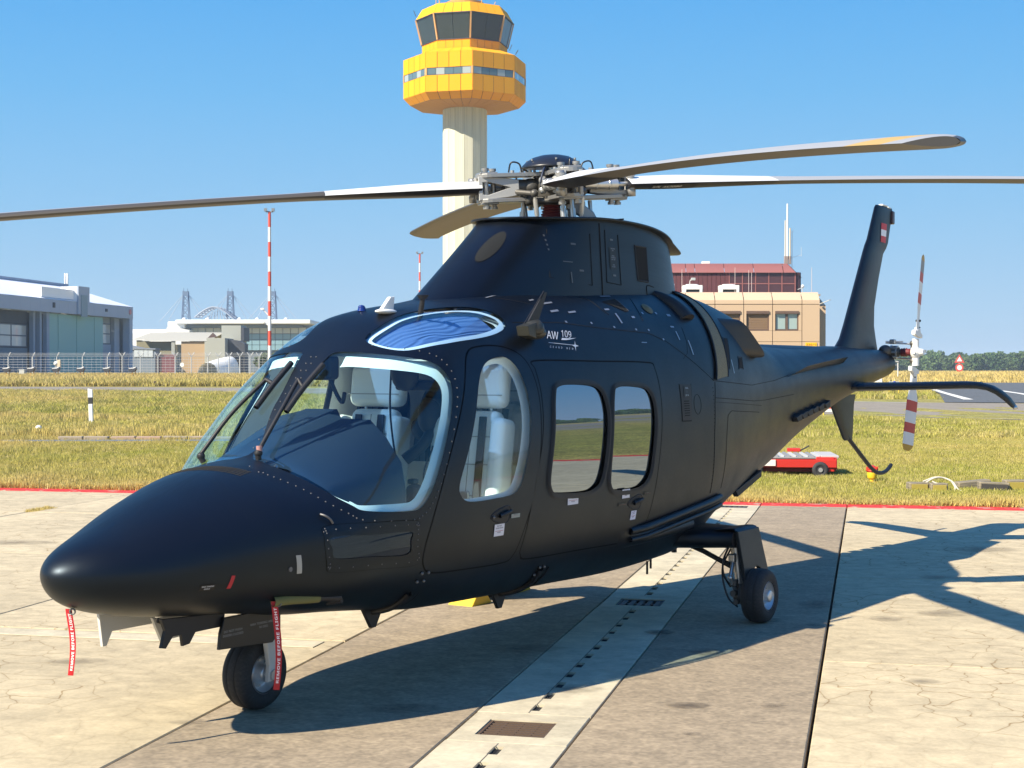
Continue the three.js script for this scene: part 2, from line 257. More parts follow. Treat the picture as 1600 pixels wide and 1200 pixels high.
{
  const rows = [], edgeA = []; const pts = roadMid.getPoints(90);
  pts.forEach((p, i) => { const w = p.z / 2; rows.push([[p.x, p.y - w], [p.x, p.y + w]]); edgeA.push([[p.x, p.y + w - 1.2], [p.x, p.y + w - 0.85]]); });
  sheet('taxiway', rows, asphalt, 0.012); sheet('taxiway_edge_line', edgeA.slice(26, 56), whiteLine, 0.03, 2);
  sheet('taxiway_branch', [[[20.8, 74], [70, 66]], [[25, 90], [80, 90]], [[29.6, 111], [84, 110]], [[33, 125], [70, 122]]], asphalt2, 0.025);
  sheet('branch_line', [[[29.2, 110], [29.6, 110]], [[25.6, 92], [26.0, 92]], [[22.9, 78], [23.4, 78]]], whiteLine, 0.04, 2);
  sheet('branch_line', [[[33.8, 118], [34.3, 118]], [[29.5, 90], [29.9, 90]], [[27.5, 79], [27.9, 79]]], whiteLine, 0.04, 2);
  sheet('runway', [[[-500, -420], [700, -420]], [[-500, -165], [700, -165]]], asphalt, 0.01); sheet('runway', [[[110, 66], [110, 110]], [[500, 60], [500, 120]]], asphalt, 0.02);
  // narrow service path and its broken kerb on the left
  sheet('service_path', [[[-14.5, 35.6], [-14.5, 36.4]], [[-5, 36.1], [-5, 36.8]], [[0, 36.3], [0, 37]]], groundMat(asphaltDark, 1.3), 0.075);
  const kerb = new THREE.Group(); kerb.name = 'path_kerb'; kerb.userData.kind = 'structure'; scene.add(kerb);
  const r = rng(71); for (let x = -10.6; x < 0; x += 0.62) { const d = 37.3 + 0.06 * (x + 5) + (r() - 0.5) * 0.08; const k = part('kerb_stone', box(0.58, 0.2, 0.2, 0, 0, 0, 0.02), mat(0.30 + r() * 0.08, 0.26, 0.20, 0.95), kerb); k.position.set(x, 0.02 + r() * 0.03, -d); k.rotation.set(0, (r() - 0.5) * 0.08, (r() - 0.5) * 0.05); }
}
// grass: bent blades in clumps, scattered over what the camera sees of the field
{
  const blade = (r, h0, spread, wid, seed) => {
    const rr = rng(seed), p = [], idx = [], n = [];
    for (let i = 0; i < r; i++) {
      const a = rr() * 6.283, d = Math.sqrt(rr()) * spread, x = Math.cos(a) * d, z = Math.sin(a) * d, f = rr() * 6.283, h = h0 * (0.55 + 0.75 * rr()), lean = h * (0.2 + 0.6 * rr()), w = wid * (0.6 + 0.8 * rr()), cx = Math.cos(f), sz = Math.sin(f), s = p.length / 3;
      const la = rr() * 6.283, lx = Math.cos(la) * lean, lz = Math.sin(la) * lean;
      p.push(x - cx * w, 0, z - sz * w, x + cx * w, 0, z + sz * w, x - cx * w * 0.8 + lx * 0.35, h * 0.55, z - sz * w * 0.8 + lz * 0.35, x + cx * w * 0.8 + lx * 0.35, h * 0.55, z + sz * w * 0.8 + lz * 0.35, x + lx, h, z + lz);
      idx.push(s, s + 1, s + 2, s + 1, s + 3, s + 2, s + 2, s + 3, s + 4);
    }
    const g = new THREE.BufferGeometry(); g.setAttribute('position', new THREE.Float32BufferAttribute(p, 3)); g.setIndex(idx); g.computeVertexNormals(); return g;
  };
  const gm = new THREE.MeshPhysicalMaterial({ color: 0xffffff, roughness: 0.9, side: THREE.DoubleSide, transmission: 0.25, thickness: 0, ior: 1.2, specularIntensity: 0.3 });
  const r = rng(81), c = new THREE.Color(), o = new THREE.Object3D(), lists = [[], [], [], []];
  const onRoad = (x, d) => { const p = roadMid; for (let t = 0; t <= 1; t += 0.0125) { p.getPoint(t, o.position); if (Math.abs(o.position.x - x) < 6 && Math.abs(o.position.y - d) < o.position.z / 2 + 0.4) return true; } return (d > 74 && d < 125 && x > 20.8 + (d - 74) * 0.24); };
  const onPath = (x, d) => x < 0.2 && d > 35.55 + 0.05 * (x + 14.5) && d < 36.55 + 0.05 * (x + 14.5);
  const add = (n, d0, d1, k, xa, xb, test) => { for (let i = 0; i < n; i++) { const d = Math.sqrt(lerp(d0 * d0, d1 * d1, r())), x = lerp(xa, xb, r()) * d; const b = AS * x + AC * d; if (b < EDGE + 0.03 || onPath(x, d) || (d > 45 && onRoad(x, d)) || (test && !test(x, d))) continue; lists[k].push([x, d]); } };
  const L = [-0.345, -0.085], R = [0.135, 0.345];
  add(30000, 19.5, 38, 0, ...L); add(38000, 19.5, 38, 0, ...R); add(24000, 38, 62, 1, ...L); add(26000, 38, 60, 1, ...R); add(16000, 58, 96, 2, ...L); add(6000, 80, 160, 2, ...R);
  add(26000, 108, 152, 3, ...L, (x, d) => d > 112); add(9000, 19, 60, 1, -0.10, 0.14); add(5000, 120, 300, 3, 0.16, 0.36);
  // straggling edge at the kerb
  for (let i = 0; i < 7000; i++) { const a = lerp(-13, 9, r()), b = EDGE - 0.10 * Math.max(0, NZ.noise(a * 1.7, 0, 3)) + 0.0 + Math.pow(r(), 2) * 0.8; const [x, z] = apr(a, b); lists[0].push([x, -z]); }
  // weeds in the joints
  for (let i = 0; i < 60; i++) { const a = -10.05 + (r() - 0.5) * 0.1, b = 17.3 + (r() - 0.5) * 0.55; const [x, z] = apr(a, b); lists[0].push([x, -z, 0.5]); }
  const spec = [[18, 0.062, 0.11, 0.0055, 'grass'], [18, 0.10, 0.18, 0.010, 'grass'], [16, 0.20, 0.3, 0.02, 'grass'], [14, 0.40, 0.55, 0.04, 'tall_dry_grass']];
  const labels = ['short green and straw-coloured grass beside the red apron edge', 'mown yellow-green grass in the middle of the field', 'thin grass in the far part of the field before the taxiway', 'tall dry straw-coloured grass in front of the wire fence'];
  lists.forEach((l, k) => {
    const g = blade(spec[k][0], spec[k][1], spec[k][2], spec[k][3], 300 + k), im = new THREE.InstancedMesh(g, gm, l.length);
    l.forEach(([x, d, sc], i) => {
      const tall = k < 2 ? 1 + 1.5 * Math.max(0, patchB(x * 1.3, d)) + 0.9 * Math.max(0, patchA(x, -d)) : 1;
      o.position.set(x, hAt(x, -d) + 0.0 - 0.01, -d); o.rotation.set(0, r() * 6.283, 0); o.scale.set(1, (0.6 + 0.7 * r()) * tall, 1).multiplyScalar(sc ?? 1); o.updateMatrix(); im.setMatrixAt(i, o.matrix);
      grassColor(x, -d, c); const v = 0.75 + 0.55 * r(); const s = r() < 0.24 ? 1 : 0; c.r = lerp(c.r, 0.56, s * 0.7) * v; c.g = lerp(c.g, 0.46, s * 0.7) * v; c.b = lerp(c.b, 0.22, s * 0.7) * v; im.setColorAt(i, c);
    });
    im.name = numbered(spec[k][4]); im.userData.kind = 'stuff'; tag(im, labels[k], 'grass'); shadow(im); scene.add(im);
  });
}
// leaves gathered in clumps through a crown volume
function crownGeo(seed, n, leaf, lobes) {
  const r = rng(seed), p = [], L = lobes.map((l) => [...l]);
  for (let i = 0; i < n; i++) {
    const l = L[Math.floor(r() * L.length)], u = r() * 2 - 1, a = r() * 6.283, q = Math.sqrt(1 - u * u), rad = Math.pow(0.35 + 0.65 * r(), 0.5) * (0.85 + 0.25 * r());
    const c = V(l[0] + l[3] * rad * q * Math.cos(a), l[1] + l[4] * rad * u, l[2] + l[3] * rad * q * Math.sin(a));
    const d = V(r() - 0.5, r() - 0.5, r() - 0.5).normalize(), e = V(r() - 0.5, r() - 0.5, r() - 0.5).cross(d).normalize(), s = leaf * (0.6 + 0.8 * r());
    const A = c.clone().addScaledVector(d, s), B = c.clone().addScaledVector(e, s * 0.7), C = c.clone().addScaledVector(d, -s), D = c.clone().addScaledVector(e, -s * 0.7);
    p.push(A.x, A.y, A.z, B.x, B.y, B.z, C.x, C.y, C.z, A.x, A.y, A.z, C.x, C.y, C.z, D.x, D.y, D.z);
  }
  const g = new THREE.BufferGeometry(); g.setAttribute('position', new THREE.Float32BufferAttribute(p, 3)); g.computeVertexNormals(); return g;
}
{
  const leafM = new THREE.MeshPhysicalMaterial({ color: 0xffffff, roughness: 0.85, side: THREE.DoubleSide, transmission: 0.2, thickness: 0, ior: 1.2, specularIntensity: 0.3 });
  const geos = [0, 1, 2].map((k) => crownGeo(500 + k, 420, 0.55, [[0, 3.2, 0, 2.6, 2.4], [1.6, 4.4, 0.6, 1.9, 1.8], [-1.5, 4.1, -0.4, 2, 1.7], [0.3, 5.6, 0, 1.6, 1.3], [-0.4, 1.6, 1, 2.4, 1.5]]));
  const r = rng(601), o = new THREE.Object3D(), c = new THREE.Color();
  const wood = (name, label, n, spot) => geos.forEach((g, k) => {
    const im = new THREE.InstancedMesh(g, leafM, n);
    for (let i = 0; i < n; i++) { const [x, z, s] = spot(r); o.position.set(x, hAt(x, z) - 0.6, z); o.rotation.set(0, r() * 6.283, 0); o.scale.set(s * (0.85 + 0.5 * r()), s * (0.75 + 0.5 * r()), s * (0.85 + 0.5 * r())); o.updateMatrix(); im.setMatrixAt(i, o.matrix); const t = r(), v = 0.75 + 0.5 * r(); c.setRGB(lerp(0.07, 0.13, t) * v, lerp(0.13, 0.18, t) * v, lerp(0.05, 0.07, t) * v); im.setColorAt(i, c); }
    im.name = numbered(name); im.userData.kind = 'stuff'; tag(im, label[k], 'trees'); shadow(im); scene.add(im);
  });
  wood('distant_wood', ['distant green wood on the right horizon, its nearer rows', 'distant green wood on the right horizon, its darker middle rows', 'distant green wood on the right horizon, its back rows'], 170, (q) => { const d = lerp(430, 520, q()); return [lerp(0.17, 0.42, q()) * d, -d, 0.55 + 0.35 * q()]; });
  wood('mirrored_wood', ['line of dark trees far to the right that mirrors in the cabin windows', 'trees far to the right that mirror in the cabin windows, second row', 'trees far to the right that mirror in the cabin windows, third row'], 90, (q) => { const a = lerp(0.05, 0.75, q()), d = lerp(420, 480, q()); return [Math.cos(a) * d, -Math.sin(a) * d, 0.8]; });
}

// ---------------------------------------------------------------- things in the background
const P = (px, d) => (px - 800) / FPX * d, Yp = (py, d) => 1.75 + (577 - py) / FPX * d;   // photograph column / row at a distance -> metres
function frameAt(x0, d0, x1, d1) {                    // local frame along a facade: X along, Y up, Z towards the viewer
  const dx = x1 - x0, dz = -(d1 - d0), L = Math.hypot(dx, dz); return { L, turn: Math.atan2(-dz / L, dx / L), pos: [x0, 0, -d0] };
}
// control tower
{
  const D = 180, t = thing('control_tower', 'tall pale concrete control tower with yellow octagonal cab and office ring', 'control tower', [P(726.5, D), 0, -D]);
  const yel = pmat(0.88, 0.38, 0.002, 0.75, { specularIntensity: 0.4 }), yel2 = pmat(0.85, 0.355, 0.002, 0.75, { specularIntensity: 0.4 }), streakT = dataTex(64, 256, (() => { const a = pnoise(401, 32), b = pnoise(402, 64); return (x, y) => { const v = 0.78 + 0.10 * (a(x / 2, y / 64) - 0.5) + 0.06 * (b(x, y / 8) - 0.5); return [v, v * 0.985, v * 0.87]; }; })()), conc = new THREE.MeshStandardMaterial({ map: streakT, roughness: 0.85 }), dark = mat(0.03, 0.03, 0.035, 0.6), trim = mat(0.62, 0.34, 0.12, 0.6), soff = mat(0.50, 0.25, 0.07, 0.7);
  const glass = pmat(0.10, 0.15, 0.16, 0.06, { metalness: 0, clearcoat: 1, clearcoatRoughness: 0.03 }), glassB = pmat(0.34, 0.38, 0.36, 0.1, { clearcoat: 1, clearcoatRoughness: 0.03 });
  // fluted shaft: sixteen flat facets built as panels
  const R0 = 2.52; for (let k = 0; k < 16; k++) { const a = (k + 0.5) / 16 * 6.2832, w = 2 * R0 * Math.tan(Math.PI / 16); const m = part('shaft_panel', box(w * 0.975, 34, 0.16, 0, 17, R0 - 0.06), conc, t); m.rotation.y = a; }
  part('shaft', new THREE.CylinderGeometry(R0 - 0.05, R0 - 0.05, 34, 16).translate(0, 17, 0), mat(0.45, 0.43, 0.32, 0.9), t);
  const A0 = 8.6 * Math.PI / 180, vert = (k, R, y) => { const a = A0 + k * Math.PI / 4; return [R * Math.sin(a), y, R * Math.cos(a)]; };
  const face = (k, R0, y0, R1, y1, u0 = 0, u1 = 1, v0 = 0, v1 = 1, th = 0.06, out = 0) => {   // flat block on facet k
    const a = V(...vert(k, R0, y0)), b = V(...vert(k + 1, R0, y0)), c = V(...vert(k + 1, R1, y1)), d = V(...vert(k, R1, y1));
    const at = (u, v) => a.clone().lerp(b, u).lerp(d.clone().lerp(c, u), v), n = b.clone().sub(a).cross(d.clone().sub(a)).normalize();
    const q = [at(u0, v0), at(u1, v0), at(u1, v1), at(u0, v1)], f = q.map((p) => p.clone().addScaledVector(n, out)), bk = q.map((p) => p.clone().addScaledVector(n, out - th));
    const p = [], quad = (A, B, C, Dd) => { for (const z of [A, B, C, A, C, Dd]) p.push(z.x, z.y, z.z); };
    quad(...f); quad(bk[1], bk[0], bk[3], bk[2]); for (let i = 0; i < 4; i++) { const j = (i + 1) % 4; quad(bk[i], bk[j], f[j], f[i]); }
    const g = new THREE.BufferGeometry(); g.setAttribute('position', new THREE.Float32BufferAttribute(p, 3)); g.setAttribute('uv', new THREE.Float32BufferAttribute(new Float32Array(p.length / 3 * 2), 2)); g.computeVertexNormals(); return g;
  };
  const oct = (R, y0, R2, y1) => { const g = new THREE.CylinderGeometry(R2, R, y1 - y0, 8, 1).translate(0, (y0 + y1) / 2, 0); g.rotateY(A0); return g; };
  part('office_core', [oct(7.02, 33.1, 7.02, 37.4), oct(6.42, 32.35, 7.02, 33.1)], dark, t);
  const yW0 = 34.95, yW1 = 35.8;
  for (let k = 0; k < 8; k++) {
    const N = k % 2 === 0 ? 4 : 4;
    for (let i = 0; i < N; i++) {
      const g0 = i / N + 0.006, g1 = (i + 1) / N - 0.006;
      part('wall_panel', face(k, 7.2, 33.1, 7.2, yW0, g0, g1, 0, 0.995), i % 2 ? yel : yel2, t);
      part('wall_panel', face(k, 7.2, yW1, 7.2, 37.55, g0, g1), i % 2 ? yel2 : yel, t);
      part('shoulder_panel', face(k, 7.2, 37.56, 5.25, 38.3, g0, g1, 0.01, 1), yel, t);
      part('lower_panel', face(k, 6.4, 32.33, 7.19, 33.09, g0, g1), yel2, t);
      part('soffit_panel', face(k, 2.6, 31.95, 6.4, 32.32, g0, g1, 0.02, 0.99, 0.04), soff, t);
      part('parapet_panel', face(k, 5.0, 38.25, 5.02, 39.35, g0, g1), yel2, t);
      part('roof_panel', face(k, 5.78, 42.25, 5.0, 43.5, g0, g1, 0.02, 1), yel, t);
    }
    for (let i = 0; i < 5; i++) part('window', face(k, 7.14, yW0, 7.14, yW1, 0.03 + i * 0.188 + 0.004, 0.03 + (i + 1) * 0.188 - 0.004, 0.06, 0.94, 0.03), (k * 5 + i) % 3 === 0 ? glassB : glass, t);
    part('window_frame', face(k, 7.22, yW0, 7.22, yW1, 0, 0.028, 0, 1, 0.1), trim, t); part('window_frame', face(k, 7.22, yW0, 7.22, yW1, 0.972, 1, 0, 1, 0.1), trim, t);
    for (let i = 0; i < 2; i++) part('cab_window', face(k, 5.05, 39.38, 5.72, 42.22, 0.03 + i * 0.47, 0.03 + (i + 1) * 0.47 - 0.012, 0.015, 0.985, 0.04, -0.05), pmat(0.10, 0.15, 0.15, 0.02, { transmission: 0.75, thickness: 0 }), t);
    const a = vert(k, 5.06, 39.35), b = vert(k, 5.76, 42.25); part('cab_mullion', beam(a, b, 0.16, 0.16), trim, t);
    part('cab_rail', beam(vert(k, 5.08, 39.36), vert(k + 1, 5.08, 39.36), 0.1, 0.08), dark, t); part('cab_rail', beam(vert(k, 5.74, 42.22), vert(k + 1, 5.74, 42.22), 0.1, 0.1), dark, t);
  }
  part('cab_floor', [oct(4.9, 38.4, 4.9, 39.0), new THREE.CylinderGeometry(0.6, 0.6, 3.4, 12).translate(0, 40.6, 0), box(5, 0.7, 0.6, 0, 39.6, 2.2), box(0.6, 0.7, 5, -2.2, 39.6, 0)], mat(0.08, 0.09, 0.09, 0.8), t);
  part('cab_ceiling', [oct(5.6, 42.3, 4.9, 43.4)], mat(0.25, 0.25, 0.22, 0.9), t);
  part('roof_deck', [oct(4.9, 43.4, 3.2, 43.75), oct(2.4, 43.7, 2.4, 44.4)], soff, t);
  part('roof_railing', [tube([[-3, 44.5, 1.5], [0, 44.6, 3.2], [3, 44.5, 1.6]], 0.05), bar([-2.9, 43.4, 1.5], [-2.9, 47, 1.5], 0.06), bar([-3.3, 43.4, 1.2], [-3.3, 47, 1.2], 0.04), bar([2, 43.4, 2.4], [2, 44.9, 2.4], 0.05), bar([3.2, 43.2, 2.2], [3.6, 44.1, 2.2], 0.04), bar([0, 43.4, 3.2], [0, 44.6, 3.2], 0.05), bar([-1, 43.4, 3], [-1, 46, 3], 0.05)], trim, t);
  part('parapet_antenna', [bar([5.2, 38.4, 2.6], [5.5, 39.1, 2.6], 0.04), bar([5.9, 38.0, 2.4], [6.2, 38.5, 2.4], 0.05), bar([-5.6, 42.6, 1.2], [-5.9, 43.3, 1.2], 0.04)], dark, t);
}
// red and white masts
function stripedMast(px, d, top, r, n, label, lamps) {
  const H = Yp(top, d), t = thing('striped_mast', label, 'mast', [P(px, d), 0, -d], 0);
  const red = mat(0.62, 0.07, 0.035, 0.6), wh = mat(0.72, 0.71, 0.68, 0.6), steel = mat(0.25, 0.26, 0.27, 0.5, { metalness: 0.6 });
  for (let k = 0; k < n; k++) part(k % 2 ? 'white_band' : 'red_band', bar([0, H - (k + 1) * H / n, 0], [0, H - k * H / n - 0.001, 0], r * (1.0 - 0.25 * (n - k - 1) / n), r * (1.0 - 0.25 * (n - k) / n), 14), k % 2 ? wh : red, t);
  part('lamp_head', [bar([-lamps, H + 0.05, 0], [lamps, H + 0.05, 0], r * 0.35), box(lamps * 0.7, 0.25, 0.3, -lamps, H + 0.2, 0.1), box(lamps * 0.7, 0.25, 0.3, lamps, H + 0.2, 0.1)], steel, t);
  return t;
}
{
  const m = stripedMast(421.5, 130, 332, 0.16, 12, 'tall red and white striped mast with floodlight head beside the hangars', 0.32);
  part('side_arm', [bar([0, 7.2 - 1.0, 0], [-0.55, 7.8 - 1, 0], 0.05), bar([0, 6.4 - 1, 0], [-0.5, 6.7 - 1, 0], 0.05), box(0.3, 0.14, 0.25, -0.62, 6.85, 0), box(0.3, 0.14, 0.25, -0.55, 5.75, 0)], mat(0.75, 0.75, 0.73, 0.5), m);
  stripedMast(656, 230, 397, 0.17, 14, 'thin red and white striped mast left of the control tower shaft', 0.4);
}
// office building behind the cowling
{
  const D = 90, x1 = P(1281, D), x0 = P(900, D), g = thing('office_building', 'beige concrete office building with maroon penthouse behind the tail', 'building', [0, 0, -D]);
  const beige = mat(0.50, 0.36, 0.235, 0.85), beige2 = mat(0.54, 0.395, 0.265, 0.85), joint = mat(0.16, 0.11, 0.08, 0.9), brown = mat(0.12, 0.075, 0.055, 0.6), maroon = mat(0.11, 0.032, 0.036, 0.6), maroonL = mat(0.26, 0.095, 0.085, 0.65), wh = mat(0.7, 0.7, 0.66, 0.6);
  const glass = pmat(0.30, 0.38, 0.36, 0.05, { clearcoat: 1, clearcoatRoughness: 0.03 }), shutter = mat(0.20, 0.125, 0.07, 0.75), darkGlass = pmat(0.07, 0.03, 0.035, 0.12);
  const xs = [x0, P(940, D), P(985, D), P(1027, D), P(1072, D), P(1117, D), P(1162, D), P(1207, D), P(1253, D), x1], yTop = Yp(456, D), yCh = Yp(469, D), y2 = Yp(475.5, D), yF = Yp(534, D), dep = 14;
  part('core', box(x1 - x0 - 0.3, yCh - 0.1, dep - 0.5, (x0 + x1) / 2, (yCh - 0.1) / 2, -dep / 2 - 0.2), joint, g);
  for (let i = 0; i < xs.length - 1; i++) {
    const a = xs[i] + 0.02, b = xs[i + 1] - 0.02, w = b - a, c = (a + b) / 2, win = i > 0 && i < xs.length - 2, h0 = Yp(516.5, D), h1 = Yp(486, D);
    // sloping parapet panel
    part('parapet_panel', quadMesh([[[a, yCh, 0], [b, yCh, 0]], [[a, yTop, -0.55], [b, yTop, -0.55]], [[a, yTop, -0.9], [b, yTop, -0.9]]]), beige2, g);
    part('facade_panel', box(w, yCh - y2 - 0.02, 0.2, c, (yCh + y2) / 2 + 0.01, -0.1), beige2, g);
    if (!win) part('facade_panel', box(w, y2 - yF - 0.03, 0.2, c, (y2 + yF) / 2, -0.1), beige, g);
    else {
      const wl = a + 0.13, wr = b - 0.17, f = [];
      part('facade_panel', [box(w, y2 - h1 - 0.02, 0.2, c, (y2 + h1) / 2 - 0.01, -0.1), box(w, h0 - yF - 0.03, 0.2, c, (h0 + yF) / 2, -0.1), box(wl - a, h1 - h0, 0.2, (a + wl) / 2, (h0 + h1) / 2, -0.1), box(b - wr, h1 - h0, 0.2, (b + wr) / 2, (h0 + h1) / 2, -0.1)], beige, g);
      const wn = new THREE.Group(); wn.name = 'window'; g.add(wn);
      part('shutter_box', box(wr - wl, 0.16, 0.24, (wl + wr) / 2, h1 - 0.08, -0.06), brown, wn);
      const bw = 0.075; part('frame', [box(wr - wl, bw, 0.1, (wl + wr) / 2, h0 + bw / 2, -0.12), box(bw, h1 - h0 - 0.16 - bw, 0.1, wl + bw / 2, (h0 + h1 - 0.16 + bw) / 2, -0.12), box(bw, h1 - h0 - 0.16 - bw, 0.1, wr - bw / 2, (h0 + h1 - 0.16 + bw) / 2, -0.12), ...(i === 7 ? [box(0.13, h1 - h0 - 0.16 - bw, 0.1, (wl + wr) / 2, (h0 + h1 - 0.16 + bw) / 2, -0.12)] : [])], brown, wn);
      if (i === 7) for (const s of [0, 1]) { const m = (wl + wr) / 2, p0 = s ? m + 0.075 : wl + bw, p1 = s ? wr - bw : m - 0.075; part('pane', box(p1 - p0 - 0.01, h1 - h0 - 0.26, 0.03, (p0 + p1) / 2, (h0 + h1 - 0.08) / 2, -0.15), glass, wn); }
      else for (let k = 0; k < 9; k++) { const hh = (h1 - h0 - 0.16 - bw) / 9; part('shutter_slat', box(wr - wl - 2 * bw - 0.01, hh - 0.012, 0.04, (wl + wr) / 2, h0 + bw + (k + 0.5) * hh, -0.14), shutter, wn); }
    }
    part('facade_panel', box(w, yF - 0.02, 0.2, c, yF / 2, -0.1), beige, g);
  }
  // right-hand wing, set back: shaded flank and its own chamfered end
  const xw = P(1300, D);
  part('flank_wall', [box(0.2, yCh - 0.04, 1.6, x1 - 0.10, (yCh - 0.04) / 2, -1.02)], beige, g);
  part('wing_wall', [box(xw - x1 + 0.5, yTop - 0.7, 0.2, (x1 + xw) / 2 - 0.25, (yTop - 0.7) / 2, -1.95), box(0.2, yTop - 0.7, dep - 2.2, xw - 0.08, (yTop - 0.7) / 2, -dep / 2 - 1.0)], beige, g);
  part('wing_parapet', quadMesh([[[x1 - 1.2, yTop - 0.72, -1.84], [xw - 0.05, yTop - 0.72, -1.84], [xw + 0.05, yTop - 0.72, -2.1], [xw + 0.05, yTop - 0.72, -12]], [[x1 - 1.2, yTop + 0.06, -2.35], [xw - 0.55, yTop + 0.06, -2.35], [xw - 0.5, yTop + 0.06, -2.5], [xw - 0.5, yTop + 0.06, -12]], [[x1 - 1.2, yTop + 0.06, -3], [xw - 0.9, yTop + 0.06, -3], [xw - 0.9, yTop + 0.06, -3.1], [xw - 0.9, yTop + 0.06, -12]]]), beige2, g);
  part('flat_roof', box(xw - x0 - 0.6, 0.1, dep - 1, (x0 + xw) / 2 - 0.1, yTop - 0.12, -dep / 2 - 0.9), mat(0.3, 0.25, 0.2, 0.9), g);
  // penthouse
  const px0 = P(960, D + 4), px1 = P(1254, D + 4) , yP = Yp(425, D + 4), yR = Yp(411, D + 4), y0 = yTop - 0.1, N = 22;
  part('penthouse_core', box(px1 - px0 - 0.3, yP - y0, 6, (px0 + px1) / 2, (yP + y0) / 2, -7.3), darkGlass, g);
  const bayX = P(1140, D + 4), bayR = P(1243, D + 4);
  for (let k = 0; k < 26; k++) { const w = (bayX - px0) / 26; part('cladding_board', box(w - 0.02, yP - y0, 0.08, px0 + (k + 0.5) * w, (yP + y0) / 2, -4.2), maroon, g); }
  for (let k = 0; k < 5; k++) for (let j = 0; j < 2; j++) { const w = (bayR - bayX) / 5; part('dark_window', box(w - 0.07, (yP - y0) / 2 - 0.08, 0.06, bayX + (k + 0.5) * w, y0 + 0.1 + (j + 0.5) * (yP - y0 - 0.1) / 2, -4.22), darkGlass, g); }
  part('window_bars', [...[0, 1, 2, 3, 4, 5].map((k) => box(0.06, yP - y0, 0.09, bayX + k * (bayR - bayX) / 5, (yP + y0) / 2, -4.2)), box(bayR - bayX, 0.06, 0.07, (bayX + bayR) / 2, (yP + y0) / 2 + 0.05, -4.2)], maroonL, g);
  part('penthouse_flank', quadMesh([[[bayR, y0, -4.16], [px1, y0, -4.6], [px1, y0, -10]], [[bayR, yP, -4.16], [px1, yP, -4.6], [px1, yP, -10]]]), maroon, g);
  const seams = [px0, P(1023, D + 4), P(1072, D + 4), P(1086, D + 4), P(1132, D + 4), P(1178, D + 4), P(1224, D + 4), P(1244, D + 4)];
  for (let k = 0; k < seams.length - 1; k++) { const a = seams[k] + 0.015, b = seams[k + 1] - 0.015, last = k === seams.length - 2; part('roof_panel', quadMesh([[[a, yP - 0.04, -4.02], [b, yP - 0.04, -4.02]], [[a, yR, -4.55], [last ? b - 0.45 : b, yR, -4.55]], [[a, yR + 0.01, -9], [last ? b - 0.45 : b, yR + 0.01, -9]]]), maroonL, g); }
  part('roof_hip', quadMesh([[[bayR + 0.03, yP - 0.04, -4.03], [px1 + 0.05, yP - 0.3, -4.6], [px1 + 0.05, yP - 0.3, -9]], [[bayR - 0.4, yR, -4.56], [bayR - 0.35, yR, -4.9], [bayR - 0.35, yR, -9]]]), maroon, g);
  // roof furniture standing on it: things of their own
  const ac = (px) => {
    const t = thing('air_conditioner', px < 1100 ? 'left of the two white rooftop cooling units before the penthouse' : 'right of the two white rooftop cooling units before the penthouse', 'cooling unit', [P(px, D + 1), yTop - 0.02, -D - 1.6], 0, 'rooftop cooling units');
    part('housing', [box(1.15, 0.26, 0.9, 0, 0.34, 0, 0.02), box(0.16, 0.24, 0.9, -0.48, 0.11, 0), box(0.16, 0.24, 0.9, 0.48, 0.11, 0)], wh, t); part('fan_cowl', new THREE.CylinderGeometry(0.36, 0.42, 0.07, 20).translate(0, 0.505, 0), wh, t); part('coil', box(0.8, 0.2, 0.8, 0, 0.12, -0.03), mat(0.04, 0.04, 0.04, 0.8), t); part('side_grille', [box(0.05, 0.3, 0.5, 0.62, 0.26, -0.1)], mat(0.3, 0.3, 0.3, 0.6), t);
  };
  ac(1083); ac(1140.5);
  const rail = thing('roof_railing', 'white tubular railing on the roof left of the cooling units', 'railing', [P(1052, D), yTop, -D - 1.5]);
  part('rail_tube', [bar([-1, 0.55, 0], [0.2, 0.55, 0], 0.03), bar([-1, 0.38, 0], [0.2, 0.38, 0], 0.025), bar([0.2, 0, 0], [0.2, 0.55, 0], 0.03), bar([-0.5, 0, 0], [-0.5, 0.55, 0], 0.03)], wh, rail);
  const vent = thing('roof_vent', 'small white box on the penthouse roof edge', 'roof vent', [P(1104, D + 5), yR, -D - 5.5]); part('vent_body', box(0.5, 0.18, 0.4, 0, 0.1, 0, 0.03), wh, vent);
  const fl = thing('roof_floodlight', 'small floodlight on a bent arm above the left cooling unit', 'floodlight', [P(1079, D + 2), yTop, -D - 2.4]); part('arm', tube([[0, 0, 0], [0, 0.7, 0], [0.02, 0.8, 0], [0.12, 0.86, 0]], 0.02), wh, fl); part('lamp_head', box(0.26, 0.16, 0.16, 0.2, 0.88, 0, 0.02), mat(0.4, 0.42, 0.4, 0.4), fl);
  const dome = thing('camera_dome', 'white ball camera on a bracket at the penthouse corner', 'camera', [P(1261, D), yTop, -D - 1.4]); part('ball', new THREE.SphereGeometry(0.1, 14, 10).translate(0, 0.4, 0), wh, dome); part('bracket', [bar([0, 0, 0], [-0.05, 0.36, 0], 0.025), bar([-0.05, 0.3, 0], [-0.3, 0.2, 0], 0.02)], mat(0.5, 0.5, 0.48, 0.5), dome);
  const arm = thing('wall_lamp', 'slim lamp arm reaching right from the parapet corner', 'lamp', [x1, Yp(474, D), -D + 0.05]); part('arm', bar([-0.05, -0.05, 0], [0.5, 0.17, 0.1], 0.018), mat(0.6, 0.55, 0.45, 0.5), arm); part('head', box(0.12, 0.04, 0.08, 0.55, 0.19, 0.1, 0.01), mat(0.3, 0.3, 0.28, 0.5), arm);
